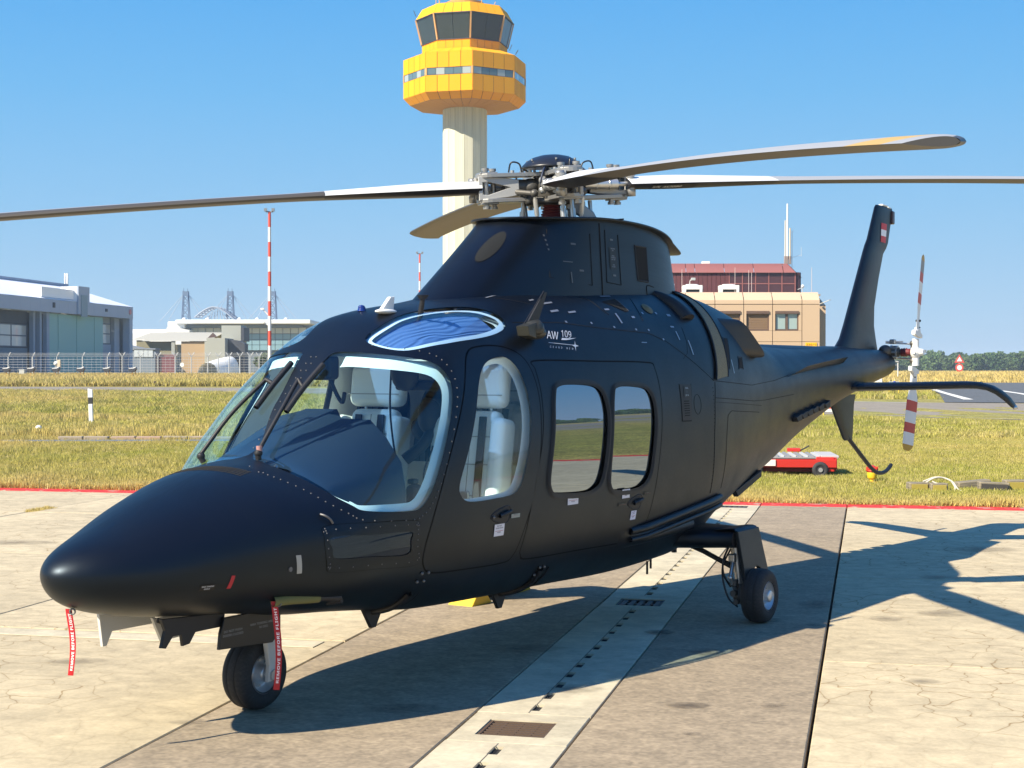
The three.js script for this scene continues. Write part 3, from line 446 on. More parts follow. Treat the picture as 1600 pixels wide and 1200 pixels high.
  const poles = [[1227.5, 344, 0.055, 'shorter grey whip antenna, left of the three at the penthouse corner', mat(0.5, 0.48, 0.42, 0.6)], [1230.8, 318, 0.06, 'tallest pale whip antenna at the penthouse corner', wh], [1235, 356, 0.06, 'lowest buff whip antenna, right of the three at the penthouse corner', mat(0.55, 0.47, 0.35, 0.6)]];
  for (const [px, py, r, lab, m] of poles) { const a = thing('whip_antenna', lab, 'antenna', [P(px, D + 5), yR, -D - 5.2]); part('rod', bar([0, 0, 0], [0, Yp(py, D + 5) - yR, 0], r, r * 0.8, 12), m, a); part('foot', [box(0.14, 0.3, 0.14, 0, 0.15, 0, 0.02), bar([0, 0.3, 0], [0, 0.5, 0], r * 1.4)], mat(0.25, 0.2, 0.18, 0.6), a); }
  const ya = thing('yagi_antenna', 'thin wire mast with a small side aerial right of the whip antennas', 'antenna', [P(1240, D + 5), yR, -D - 5.6]); part('mast', [bar([0, -0.4, 0], [0, 2.0, 0], 0.016), bar([0, 2.0, 0], [-0.12, 2.15, 0], 0.012), bar([0, 2, 0], [0.1, 2.12, 0], 0.012)], mat(0.5, 0.52, 0.52, 0.5), ya); part('side_aerial', [bar([0.02, 0.45, 0], [0.62, 0.62, 0], 0.01), bar([0.57, 0.5, 0], [0.57, 1.1, 0], 0.01)], mat(0.5, 0.52, 0.52, 0.5), ya);
  for (const [px, h, l] of [[1066, 1.4, 'thin roof rod left of the left cooling unit'], [1149, 1.5, 'thin roof rod behind the right cooling unit'], [1170.5, 1.35, 'thin roof rod left of the pair before the dark windows'], [1175, 1.2, 'thin roof rod right of the pair before the dark windows'], [1269, 1.5, 'thin roof rod above the right end of the beige parapet']]) { const a = thing('lightning_rod', l, 'rod', [P(px, D + 1), yTop - 0.1, -D - 1.2]); part('rod', bar([0, 0, 0], [0, h + 0.1, 0], 0.016, 0.012), mat(0.55, 0.45, 0.42, 0.5), a); part('foot', box(0.1, 0.08, 0.1, 0, 0.06, 0, 0.01), wh, a); }
  const st = canvasTex(128, 64, (x) => { x.fillStyle = '#e8b800'; x.fillRect(0, 0, 128, 64); x.fillStyle = '#8a3a10'; x.font = 'bold 46px sans-serif'; x.textAlign = 'center'; x.textBaseline = 'middle'; x.fillText('336/1', 64, 34, 118); });
  const sg = thing('building_sign', 'yellow sign reading 336/1 low on the beige facade', 'sign', [P(1267, D), Yp(538.5, D), -D + 0.03]); part('board', box(0.66, 0.24, 0.03), mat(0.65, 0.45, 0.02, 0.6), sg); const bd = part('lettering', new THREE.PlaneGeometry(0.64, 0.22), new THREE.MeshStandardMaterial({ map: st, roughness: 0.6 }), sg); bd.position.z = 0.018;
}
// hangar on the left: facade runs away to the right
{
  const F = frameAt(P(208, 200), 200, P(0, 164.5) - 3.1, 164.5 - 19.7), g = thing('hangar', 'large blue-grey hangar with white roof and tall sliding doors', 'hangar', F.pos, F.turn);
  // local x runs from the far right corner towards the viewer's left, z (after turn) points into the building
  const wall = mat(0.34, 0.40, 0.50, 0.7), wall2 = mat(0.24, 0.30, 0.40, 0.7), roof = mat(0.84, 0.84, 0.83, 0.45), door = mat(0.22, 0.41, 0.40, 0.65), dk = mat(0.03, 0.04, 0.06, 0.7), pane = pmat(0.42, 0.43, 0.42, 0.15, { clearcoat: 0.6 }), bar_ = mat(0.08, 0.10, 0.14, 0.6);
  const eave = 9.8, fb = 8.3, S = -1;
  const seamW = 2.4;
  for (let k = 0; k * seamW < F.L; k++) { const a = k * seamW, b = Math.min(F.L, a + seamW) - 0.02; part('fascia_panel', box(b - a, eave - fb, 0.3, (a + b) / 2, (eave + fb) / 2, -0.15 * S), wall, g); }
  // roof sheets rising inwards and falling beyond the ridge
  for (let k = 0; k * seamW < F.L; k++) { const a = k * seamW + 0.01, b = Math.min(F.L, (k + 1) * seamW) - 0.01; part('roof_sheet', quadMesh([[[a, eave - 0.05, 0], [b, eave - 0.05, 0]], [[a, eave + 0.04, 0], [b, eave + 0.04, 0]], [[a, 12.55, -9 * S], [b, 12.55, -9 * S]], [[a, 13.0, -16 * S], [b, 13.0, -16 * S]], [[a, 11, -26 * S], [b, 11, -26 * S]]]), roof, g); }
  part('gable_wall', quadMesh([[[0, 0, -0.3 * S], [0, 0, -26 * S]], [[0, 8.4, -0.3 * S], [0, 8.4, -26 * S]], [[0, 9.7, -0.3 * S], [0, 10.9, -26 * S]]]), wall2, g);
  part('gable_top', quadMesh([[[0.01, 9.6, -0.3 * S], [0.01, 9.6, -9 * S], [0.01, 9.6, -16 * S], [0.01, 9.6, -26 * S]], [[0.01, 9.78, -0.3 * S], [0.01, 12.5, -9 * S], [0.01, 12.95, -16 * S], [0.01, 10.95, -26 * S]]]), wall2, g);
  part('ridge_trim', [beam([0, 12.72, -9 * S], [F.L, 12.72, -9 * S], 0.3, 0.3)], wall2, g);
  part('corner_column', [box(1.0, fb, 0.9, 0.5, fb / 2, -0.5 * S), box(1.6, fb, 0.5, 1.95, fb / 2, -1.6 * S)], wall, g);
  part('hall_dark', [box(F.L, fb, 0.3, F.L / 2, fb / 2, -3.4 * S)], dk, g);
  // right glazing bay
  const glaze = (a, b, nx, y0, y1, ny, zz) => { for (let i = 0; i < nx; i++) for (let j = 0; j < ny; j++) { const w = (b - a) / nx, h = (y1 - y0) / ny; part('pane', box(w - 0.16, h - 0.14, 0.06, a + (i + 0.5) * w, y0 + (j + 0.5) * h, zz), pane, g); } const bars = []; for (let i = 0; i <= nx; i++) bars.push(box(0.14, y1 - y0 + 0.14, 0.14, a + i * (b - a) / nx, (y0 + y1) / 2, zz)); for (let j = 0; j <= ny; j++) bars.push(box(b - a, 0.13, 0.12, (a + b) / 2, y0 + j * (y1 - y0) / ny, zz)); part('glazing_bars', bars, bar_, g); };
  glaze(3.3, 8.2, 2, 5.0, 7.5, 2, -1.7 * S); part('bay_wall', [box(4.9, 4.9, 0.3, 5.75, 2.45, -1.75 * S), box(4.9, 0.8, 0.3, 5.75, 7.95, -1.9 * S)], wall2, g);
  for (let k = 0; k < 6; k++) part('door_panel', box(2.48, fb - 0.1, 0.2, 9.6 + k * 2.5, (fb - 0.1) / 2, (-0.55 - 0.05 * (k % 2)) * S), door, g);
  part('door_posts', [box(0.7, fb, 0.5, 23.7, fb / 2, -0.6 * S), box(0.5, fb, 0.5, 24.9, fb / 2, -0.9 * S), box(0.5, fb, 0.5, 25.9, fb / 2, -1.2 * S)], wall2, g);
  glaze(26.4, F.L - 0.3, 8, 4.3, 6.75, 2, -1.7 * S); part('lower_wall', [box(F.L - 26.3, 4.15, 0.3, (F.L + 26.3) / 2, 2.07, -1.75 * S)], mat(0.10, 0.16, 0.22, 0.7), g); part('lintel', [box(F.L - 26.3, fb - 6.9, 0.3, (F.L + 26.3) / 2, (fb + 6.9) / 2, -1.8 * S)], dk, g);
  // raised block above the fascia with its louvre door
  part('roof_block', [box(3.0, 3.3, 2.2, 15.3, 9.95, -0.95 * S), box(8.5, 1.15, 2.4, 21, 10.6, -1.6 * S)], roof, g);
  part('block_face', [box(3.1, 3.35, 0.2, 15.3, 9.98, 0.12 * S)], wall, g); part('louvre_door', [box(1.7, 2.6, 0.12, 15.35, 9.35, 0.26 * S)], mat(0.22, 0.30, 0.36, 0.7), g);
  part('wall_vent', [box(0.5, 0.35, 0.1, 8.4, 9.1, 0.05 * S), box(0.5, 0.6, 0.1, 23.0, 9.15, 0.05 * S)], dk, g);
  const badge = part('badge', [new THREE.CylinderGeometry(0.35, 0.35, 0.06, 20).rotateX(Math.PI / 2).translate(1.0, 9.15, 0.06 * S)], mat(0.6, 0.2, 0.2, 0.5), g);
  const rm = thing('roof_mast', 'short white antenna pair on the hangar roof ridge', 'antenna', [P(104, 203), 12.4, -203]); part('tube', [bar([-0.15, 0.6, 0], [-0.15, 2.0, 0], 0.12), bar([0.15, 0.6, 0], [0.15, 2.0, 0], 0.12)], mat(0.8, 0.8, 0.8, 0.5), rm); part('pole', bar([0, 0, 0], [0, 1.4, 0], 0.08), mat(0.25, 0.27, 0.3, 0.6), rm);
}
// terminal far behind, with pylons and a lattice arch
{
  const D = 350, xa = P(258, D), xb = P(488, D), g = thing('terminal_building', 'long pale terminal with flat white roof and blue glass bands', 'building', [0, 0, -D]);
  const wh = mat(0.66, 0.67, 0.66, 0.5), gl = pmat(0.20, 0.33, 0.38, 0.15), lg = mat(0.50, 0.52, 0.47, 0.7), dk = mat(0.12, 0.15, 0.18, 0.7), H = Yp(500, D);
  part('roof', [box(xb - xa - 3, 1.0, 30, (xa + xb) / 2 + 1.5, H - 0.5, -12, 0.2), box(4, 1.6, 28, xa + 3, H - 1.2, -12, 0.3)], wh, g); part('eaves', box(xb - xa - 6, 0.7, 26, (xa + xb) / 2, H - 1.5, -12), dk, g);
  for (let k = 0; k < 16; k++) { const w = (xb - 1.4 - xa - 4) / 16, x = xa + 4 + (k + 0.5) * w; part('wall_panel', box(w - 0.15, Yp(512, D) - Yp(521, D), 0.3, x, (Yp(512, D) + Yp(521, D)) / 2, 0), lg, g); for (let j = 0; j < 3; j++) part('window', box(w - 0.12, 1.15, 0.25, x, Yp(526, D) - j * 1.25, 0), gl, g); }
  part('core', box(xb - xa - 5, H - 2, 22, (xa + xb) / 2, (H - 2) / 2, -11.5), dk, g);
  part('left_wing', [box(13, 9.8, 12, P(232, D), 4.9, -4), box(10, 11.0, 8, P(222, D), 5.5, -10)], wh, g); part('left_gable', [extrude([[0, 0], [6, 0], [6, 3.2], [1.2, 4.2], [0, 2]], 6).translate(P(262, D), 7.3, 2)], wh, g);
  part('roof_domes', [...[285, 322, 372, 400, 445].map((p) => new THREE.SphereGeometry(0.55, 10, 6).translate(P(p, D), H + 0.1, -2))], wh, g);
  const steel = mat(0.10, 0.15, 0.24, 0.6), cab = mat(0.3, 0.36, 0.44, 0.6);
  const names = ['left lattice pylon with stay cables above the terminal roof', 'middle lattice pylon with stay cables behind the arch', 'right lattice pylon with stay cables behind the striped mast'];
  [279, 350, 418].forEach((px, i) => {
    const y0 = H - 0.5, y1 = Yp(452, D), t = thing('lattice_pylon', names[i], 'pylon', [P(px, D), y0, -D - 8], 0, 'pylons over the terminal'); const h = y1 - y0, w0 = 0.85, w1 = 0.5, b = [];
    for (const s of [-1, 1]) for (const z of [-1, 1]) b.push(bar([s * w0, 0, z * w0], [s * w1, h, z * w1], 0.13));
    part('legs', b, steel, t); const br = []; for (let k = 0; k < 4; k++) { const a = h * k / 4.6, c = h * (k + 1) / 4.6, wa = lerp(w0, w1, a / h), wc = lerp(w0, w1, c / h); br.push(bar([-wa, a, wa], [wc, c, wc], 0.09), bar([wa, a, wa], [-wc, c, wc], 0.09), bar([-wa, a, wa], [wa, a, wa], 0.09)); } part('bracing', br, steel, t);
    part('head', [box(1.3, 1.0, 1.3, 0, h - 0.6, 0), bar([-0.5, h, 0], [-0.5, h + 0.7, 0], 0.06), bar([0.4, h, 0], [0.4, h + 0.6, 0], 0.06)], steel, t);
    for (const s of [-1, 1]) for (const e of [4.2, 6.2]) part('stay_cable', bar([s * 0.4, h - 0.6, 0], [s * e, 0.3, 0], 0.06), cab, t);
  });
  const at = thing('lattice_arch', 'grey steel lattice arch rising above the terminal roof', 'steel arch', [P(333, D), H - 0.4, -D - 6]); const am = mat(0.30, 0.34, 0.40, 0.55);
  const arch = (z, k) => { const p = []; for (let i = 0; i <= 16; i++) { const t = i / 16 * 2 - 1; p.push([t * 5.0 + k, 3.9 * Math.pow(1 - Math.abs(t + 0.15) ** 1.6 * 0.8, 1) - 0.35, z]); } return p; };
  const rows = [arch(2, 0), arch(0, 0.3), arch(-2, 0.6)]; part('chords', rows.map((p) => tube(p, 0.16, 32, 6)), am, at); const ties = []; for (let i = 0; i <= 16; i++) { ties.push(bar(rows[0][i], rows[1][i], 0.09), bar(rows[1][i], rows[2][i], 0.09)); if (i < 16) ties.push(bar(rows[0][i], rows[1][i + 1], 0.07)); } part('ties', ties, am, at);
  const leg = []; for (let k = -4; k <= 4; k++) leg.push(bar([k * 0.95, -0.3, 1], [k * 0.55, 3.1 - Math.abs(k) * 0.42, 0.6], 0.09)); part('struts', leg, am, at);
}
// sheds in front of the terminal
{
  const D = 225, g = thing('brick_shed', 'low tan shed with pale pitched roof and grey concrete block', 'shed', [0, 0, -D]);
  const tan = mat(0.42, 0.30, 0.17, 0.9), grey = mat(0.30, 0.30, 0.25, 0.9), roof = mat(0.42, 0.40, 0.33, 0.85), dk = mat(0.05, 0.055, 0.07, 0.8), conc = mat(0.34, 0.35, 0.31, 0.9);
  const X = (p) => P(p, D), Y = (p) => Yp(p, D);
  part('roof', [quadMesh([[[X(222), Y(533), 0.6], [X(326), Y(533), 0.6]], [[X(240), Y(517), -9], [X(334), Y(517), -9]], [[X(240), Y(525), -18], [X(334), Y(525), -18]]])], roof, g); part('left_roof', quadMesh([[[X(200), Y(530), -3], [X(228), Y(530), -3]], [[X(205), Y(517), -12], [X(243), Y(517), -12]]]), roof, g);
  part('end_gable', extrude([[X(326), Y(528)], [X(334), Y(520)], [X(341), Y(527)]], 0.3).translate(0, 0, 0.5), mat(0.10, 0.06, 0.05, 0.9), g);
  part('tan_wall', box(X(321) - X(284), Y(533.5), 0.3, (X(284) + X(321)) / 2, Y(533.5) / 2, 0.15), tan, g); part('left_wall', [box(X(269) - X(222), Y(533.5), 0.3, (X(222) + X(269)) / 2, Y(533.5) / 2, -0.6), box(X(225) - X(205), Y(531), 0.3, (X(205) + X(225)) / 2, Y(531) / 2, -3.4)], mat(0.24, 0.22, 0.14, 0.9), g);
  part('pier', [box(0.5, Y(533), 0.5, X(271.5), Y(533) / 2, 0.2), box(0.4, Y(533), 0.5, X(323), Y(533) / 2, 0.3)], conc, g);
  part('concrete_block', [box(X(354.5) - X(326), Y(528.5), 8, (X(326) + X(354.5)) / 2, Y(528.5) / 2, -2.5)], conc, g); part('tower_block', box(X(367) - X(336), Y(507), 5, (X(336) + X(367)) / 2, Y(507) / 2, -7.5), conc, g); part('side_block', [extrude([[X(355), 0], [X(381), 0], [X(381), Y(537)], [X(371), Y(532)], [X(355), Y(530)]], 3).translate(0, 0, -2.2), box(0.4, Y(510) - Y(532), 5, X(369.5), (Y(510) + Y(532)) / 2, -7.5)], dk, g);
  part('low_annex', [box(X(254) - X(208), Y(547), 3, (X(208) + X(254)) / 2, Y(547) / 2, 3.2)], mat(0.16, 0.20, 0.25, 0.8), g); for (let k = 0; k < 4; k++) part('annex_window', box(0.7, 1.2, 0.1, X(226 + k * 7), Y(552), 4.75), pmat(0.5, 0.55, 0.58, 0.2), g); part('annex_roof', extrude([[X(206), Y(546)], [X(206), Y(539)], [X(232), Y(544)], [X(255), Y(545)], [X(255), Y(547)]], 3.4).translate(0, 0, 3.2), mat(0.2, 0.23, 0.28, 0.7), g);
  part('red_hoarding', box(X(284) - X(254), Y(554), 0.2, (X(254) + X(284)) / 2, Y(554) / 2, 4), mat(0.16, 0.06, 0.07, 0.8), g);
  const tent = thing('white_tent', 'white rounded tent beyond the fence beside the windscreen edge', 'tent', [X(424), hAt(0, -180) - 0.2, -180]); const sh = []; for (let i = 0; i <= 8; i++) { const a = i / 8, r = []; for (let j = 0; j <= 10; j++) { const b = j / 10 * Math.PI; r.push([-2.6 * Math.cos(b) * (0.75 + 0.25 * Math.sin(a * Math.PI)) * 0.62 + 1.6 * a, 2.3 * Math.pow(Math.sin(b), 0.75) * (0.75 + 0.35 * a), 2 - a * 5]); } sh.push(r); } part('canvas', quadMesh(sh), mat(0.78, 0.77, 0.72, 0.8), tent); part('base_band', box(3.4, 0.5, 5, 0.8, 0.25, -0.5, 0.05), mat(0.6, 0.58, 0.5, 0.8), tent);
  const dish = thing('round_sign', 'white round disc on a post before the sheds', 'sign', [P(284.5, 170), hAt(0, -170), -170]); part('disc', new THREE.CylinderGeometry(0.23, 0.23, 0.05, 20).rotateX(Math.PI / 2).translate(0, 1.25, 0), mat(0.8, 0.8, 0.76, 0.5), dish); part('post', bar([0, 0, -0.05], [0, 1.3, -0.05], 0.03), mat(0.6, 0.6, 0.6, 0.5), dish);
  const pal = thing('shrub', 'small dark green shrub behind the tent and striped mast', 'shrub', [P(418, 200), 1, -200]); part('foliage', crownGeo(701, 700, 0.22, [[0, 1.9, 0, 1.2, 1.1], [1.6, 2.0, 0, 1.3, 1.1], [-0.9, 1.7, 0, 0.9, 0.8]]), mat(0.06, 0.09, 0.03, 0.9), pal); part('stem', [bar([0, 0, 0], [0.1, 1.8, 0], 0.08), bar([0.8, 0, 0], [1.5, 1.9, 0], 0.07)], mat(0.12, 0.09, 0.06, 0.9), pal);
}
// wire fence: posts with cranked or forked heads, each its own thing, and the strands
{
  const gal = mat(0.52, 0.53, 0.52, 0.5, { metalness: 0.2 }), D = 150, hb = hAt(0, -D);
  const xs1 = [13, 51, 89, 129, 168], xs2 = [191, 219.5, 247, 274, 299, 325, 341, 358, 375, 391, 405];
  const f = thing('wire_fence', 'long galvanised wire fence with cranked and forked posts before the hangars', 'fence', [0, hb, -D]);
  for (const px of [-25, ...xs1]) part('cranked_post', [bar([P(px, D), 0, 0], [P(px, D), 2.05, 0], 0.055), bar([P(px, D), 2.05, 0], [P(px, D) + 0.24, 2.5, 0], 0.045)], gal, f);
  for (const px of xs2) part('forked_post', [bar([P(px, D), 0, 0], [P(px, D), 2.1, 0], 0.05), bar([P(px, D), 2.05, 0], [P(px, D) - 0.3, 2.5, 0], 0.04), bar([P(px, D), 2.05, 0], [P(px, D) + 0.3, 2.5, 0], 0.04)], gal, f);
  const wires = []; for (let k = 0; k < 8; k++) wires.push(bar([P(-30, D), 0.25 + k * 0.26, 0], [P(420, D), 0.25 + k * 0.26, 0], 0.014, 0.014, 6)); for (let k = 0; k < 3; k++) wires.push(bar([P(-30, D), 2.15 + k * 0.13, 0.08 + k * 0.05], [P(420, D), 2.15 + k * 0.13, 0.08 + k * 0.05], 0.012, 0.012, 6)); part('wire_strands', wires, gal, f);
  const mesh = []; for (let x = P(-30, D); x < P(420, D); x += 0.45) mesh.push(bar([x, 0.1, 0], [x, 2.1, 0], 0.009, 0.009, 4)); part('mesh_wires', mesh, gal, f).userData.kind = 'stuff';
  // approach lights on orange stalks in a row before the fence
  const lamp = mat(0.05, 0.05, 0.055, 0.5), face = mat(0.72, 0.72, 0.7, 0.4), org = mat(0.72, 0.30, 0.06, 0.6), DL = 138, hl = hAt(0, -DL);
  const pos = ['first', 'second', 'third', 'fourth', 'fifth', 'sixth'];
  [10.5, 49, 87.5, 126.5, 167, 207.5].forEach((px, i) => { const t = thing('approach_light', pos[i] + ' from the left in the row of dark lamps on orange stalks before the fence', 'approach light', [P(px, DL), hl, -DL], 0, 'approach lights before the fence'); part('housing', extrude([[-0.36, 0.92], [-0.1, 0.72], [0.2, 0.78], [0.34, 1.0], [0.3, 1.12], [0.1, 1.02], [-0.3, 1.0]], 0.4, 0.02), lamp, t); part('lid', extrude([[-0.3, 1.02], [0.1, 1.04], [0.3, 1.14], [0.3, 1.19], [0.05, 1.09], [-0.3, 1.06]], 0.36, 0.01), face, t); for (const s of [-0.04, 0.22]) part('stalk', bar([s, 0, 0], [s, 0.8, 0], 0.035), org, t); });
  const inst = thing('field_instrument', 'pale instrument case with a white cap on a post at the fence', 'instrument', [P(91, 145), hAt(0, -145), -145]); part('case', box(0.3, 0.75, 0.3, 0.1, 1.4, 0, 0.05), mat(0.62, 0.52, 0.36, 0.7), inst); part('cap', [new THREE.SphereGeometry(0.22, 12, 8).translate(-0.2, 1.45, 0)], mat(0.8, 0.8, 0.76, 0.5), inst); part('leg', [bar([0.1, 0, 0], [0.1, 1.1, 0], 0.06), bar([-0.2, 0, 0], [-0.2, 1.3, 0], 0.05)], gal, inst);
  const crate = thing('cable_box', 'small grey cable box in the dry grass near the fence', 'cable box', [P(35, 146), hAt(0, -146), -146]); part('case', box(0.5, 0.7, 0.4, 0, 0.5, 0, 0.03), mat(0.5, 0.5, 0.45, 0.7), crate); part('lid', box(0.56, 0.06, 0.46, 0, 0.88, 0, 0.02), mat(0.55, 0.55, 0.5, 0.7), crate);
}
// small things in the field
{
  const wh = mat(0.78, 0.78, 0.75, 0.6), bk = mat(0.03, 0.03, 0.03, 0.6), D = 48.5, y = 0.0;
  const p = thing('marker_post', 'white roadside marker post with black band in the left field', 'marker post', [P(142.5, D), y, -D]); p.rotation.z = 0.03;
  part('body', [box(0.13, 0.66, 0.09, 0, 0.33, 0, 0.02), extrude([[-0.065, 0.87], [0.065, 0.87], [0.065, 1.10], [-0.065, 1.14]], 0.08, 0.006)], wh, p); part('band', box(0.134, 0.205, 0.094, 0, 0.765, 0, 0.012), bk, p); 
  const tuft = thing('litter_ball', 'small white litter lump in the left grass', 'litter', [P(60, 42), 0.04, -42]); part('paper', new THREE.IcosahedronGeometry(0.09, 1).translate(0, 0.1, 0), wh, tuft);
  const mk = thing('dark_marker', 'small dark stub beside the far left taxiway edge', 'marker', [P(242, 112), hAt(0, -112), -112]); part('stub', [bar([0, 0, 0], [0, 0.28, 0], 0.05), box(0.16, 0.14, 0.12, 0, 0.3, 0, 0.02)], mat(0.06, 0.04, 0.03, 0.8), mk);
  // apron edge light: yellow can with orange-red head
  const e = thing('edge_light', 'yellow and red apron edge light on the grass below the tail skid', 'edge light', [P(1363, 23.3), 0, -23.3]); const yel = mat(0.80, 0.50, 0.02, 0.5), rd = mat(0.60, 0.05, 0.02, 0.5);
  part('foot', [new THREE.CylinderGeometry(0.075, 0.1, 0.04, 16).translate(0, 0.03, 0), bar([0, 0.04, 0], [0, 0.1, 0], 0.035)], yel, e); part('can', lathe([[0, 0.09], [0.05, 0.09], [0.07, 0.11], [0.075, 0.18], [0.07, 0.2], [0, 0.2]], 'y', 20), yel, e); part('collar', lathe([[0.05, 0.195], [0.085, 0.2], [0.085, 0.225], [0.05, 0.23]], 'y', 20), rd, e); part('lens', lathe([[0.055, 0.225], [0.06, 0.26], [0.045, 0.29], [0, 0.30]], 'y', 18), pmat(0.55, 0.04, 0.02, 0.15), e); for (const k of [0, 1, 2, 3]) { const a = k * 1.57 + 0.4; part('hood', box(0.05, 0.06, 0.012, 0.08 * Math.sin(a), 0.245, 0.08 * Math.cos(a), 0.003), rd, e); }
  // old sleepers with yellow paint on their ends, and the rope over them
  const woodTex = canvasTex(256, 64, (x, w, h) => { const r = rng(77); x.fillStyle = '#8c8069'; x.fillRect(0, 0, w, h); for (let i = 0; i < 260; i++) { const v = 70 + r() * 90; x.strokeStyle = `rgba(${v},${v * 0.93},${v * 0.78},0.55)`; x.lineWidth = 0.5 + r() * 1.6; const yy = r() * h; x.beginPath(); x.moveTo(r() * w, yy); x.lineTo(r() * w, yy + (r() - 0.5) * 3); x.stroke(); } });
  const wood = new THREE.MeshStandardMaterial({ map: woodTex, roughness: 0.95, bumpMap: woodTex, bumpScale: 0.006 }), paint = mat(0.36, 0.28, 0.05, 0.85), dkEnd = mat(0.05, 0.045, 0.04, 0.9);
  const DW = 21.9, sleeper = (px, len, hgt, turn, cap, lab, tilt = 0, dz = 0) => { const t = thing('timber_sleeper', lab, 'timber beam', [P(px, DW + dz), 0.0, -DW - dz], turn, 'old timber beams at the apron edge'); t.rotation.z = tilt; const g = new RoundedBoxGeometry(len, hgt, 0.2, 2, 0.018), q = g.attributes.position, r = rng(Math.round(px)); for (let i = 0; i < q.count; i++) q.setXYZ(i, q.getX(i), q.getY(i) + 0.012 * NZ.noise(q.getX(i) * 5, q.getZ(i) * 9, px), q.getZ(i) + 0.01 * NZ.noise(q.getX(i) * 6, q.getY(i) * 9, px)); part('beam', g.translate(0, hgt / 2, 0), wood, t); if (cap) part('painted_face', box(len - 0.05, hgt * 0.62, 0.014, 0, hgt * 0.52, 0.107, 0.004), cap, t); return t; };
  sleeper(1434, 0.28, 0.145, 0.04, paint, 'timber beam with yellow face, leftmost by the rope'); sleeper(1466, 0.24, 0.14, -0.02, paint, 'short timber beam with yellow face under the rope coil', 0, -0.1);
  sleeper(1520, 0.50, 0.14, 0.18, null, 'bare grey timber beam lying aslant right of the rope', 0.08, 0.35); sleeper(1552, 0.42, 0.15, -0.1, dkEnd, 'dark-faced timber beam in the middle of the row', -0.04, -0.05); sleeper(1596, 0.5, 0.17, 0, paint, 'timber beam with yellow face at the right picture edge', 0, 0.1);
  const rope = thing('rope', 'pale rope looped over the timber beams', 'rope', [P(1465, DW), 0, -DW]); part('strand', [tube([[-0.18, 0.13, 0.02], [-0.06, 0.2, 0.03], [0.1, 0.2, -0.02], [0.2, 0.15, 0.06], [0.26, 0.05, 0.14], [0.34, 0.015, 0.17], [0.42, 0.015, 0.14]], 0.012, 60, 7), tube([[-0.1, 0.16, 0.09], [0.02, 0.1, 0.13], [0.1, 0.03, 0.15], [0.2, 0.02, 0.19], [0.3, 0.015, 0.13]], 0.012, 50, 7), tube([[-0.2, 0.15, -0.02], [0, 0.21, -0.05], [0.16, 0.18, 0], [0.22, 0.09, 0.1], [0.2, 0.03, 0.18]], 0.012, 50, 7)], mat(0.55, 0.50, 0.40, 0.9), rope);
  // red low loader / ground power trolley
  const DT = 25.4, tr = thing('flatbed_trolley', 'low red flatbed trolley with grey ribbed deck on the grass', 'trolley', [P(1243, DT), 0.0, -DT], -0.10); const red = pmat(0.50, 0.025, 0.015, 0.45), dk = mat(0.03, 0.03, 0.03, 0.8), alu = mat(0.30, 0.30, 0.29, 0.5, { metalness: 0.2 });
  part('chassis', [box(1.5, 0.13, 0.06, -0.15, 0.235, 0.66, 0.01), box(0.30, 0.24, 0.12, 0.42, 0.22, 0.6, 0.02), box(1.5, 0.1, 1.2, -0.15, 0.26, 0, 0.01), box(0.06, 0.2, 1.3, 0.58, 0.24, 0, 0.01)], red, tr); part('lower_rail', box(1.5, 0.07, 0.05, -0.15, 0.13, 0.55, 0.01), mat(0.18, 0.02, 0.015, 0.6), tr); part('white_panel', box(0.5, 0.1, 0.02, -0.62, 0.245, 0.70, 0.004), mat(0.7, 0.66, 0.6, 0.6), tr);
  const ribM = mat(0.50, 0.50, 0.48, 0.5); part('deck', box(1.5, 0.02, 1.3, -0.13, 0.325, 0), alu, tr); for (let k = 0; k < 13; k++) { for (const z of [-0.30, 0.28]) part('deck_rib', box(0.05, 0.025, 0.52, -0.82 + k * 0.095, 0.345, z), k % 2 ? alu : ribM, tr); } part('deck_plate', box(0.28, 0.03, 1.28, 0.5, 0.345, 0, 0.005), mat(0.45, 0.42, 0.40, 0.6), tr);
  for (const [x, z] of [[0.34, 0.62], [0.34, -0.62], [-0.7, 0.62], [-0.7, -0.62]]) { part('wheel', [new THREE.TorusGeometry(0.09, 0.045, 10, 20).translate(x, 0.135, z + 0.06), new THREE.CylinderGeometry(0.06, 0.06, 0.07, 14).rotateX(Math.PI / 2).translate(x, 0.135, z + 0.06)], mat(0.03, 0.03, 0.032, 0.8), tr); part('hub_cap', new THREE.CylinderGeometry(0.035, 0.035, 0.09, 14).rotateX(Math.PI / 2).translate(x, 0.135, z + 0.065), alu, tr); }
  part('control_box', box(0.22, 0.06, 0.12, 0.02, 0.39, -0.6, 0.01), red, tr); part('lever', bar([0.1, 0.36, -0.6], [0.28, 0.46, -0.6], 0.012), dk, tr);
  // distant signs on the right
  const D2 = 58, board = thing('boundary_marker', 'red and white marker board on yellow feet beyond the trolley', 'marker board', [P(1296, D2), 0, -D2]); part('red_half', box(0.36, 0.2, 0.06, -0.1, 0.36, 0, 0.01), mat(0.6, 0.05, 0.04, 0.5), board); part('white_half', box(0.5, 0.12, 0.06, 0.06, 0.2, 0, 0.01), wh, board); part('foot', [bar([-0.22, 0, 0], [-0.22, 0.3, 0], 0.025), bar([0.22, 0, 0], [0.22, 0.3, 0], 0.025)], mat(0.75, 0.5, 0.03, 0.5), board);
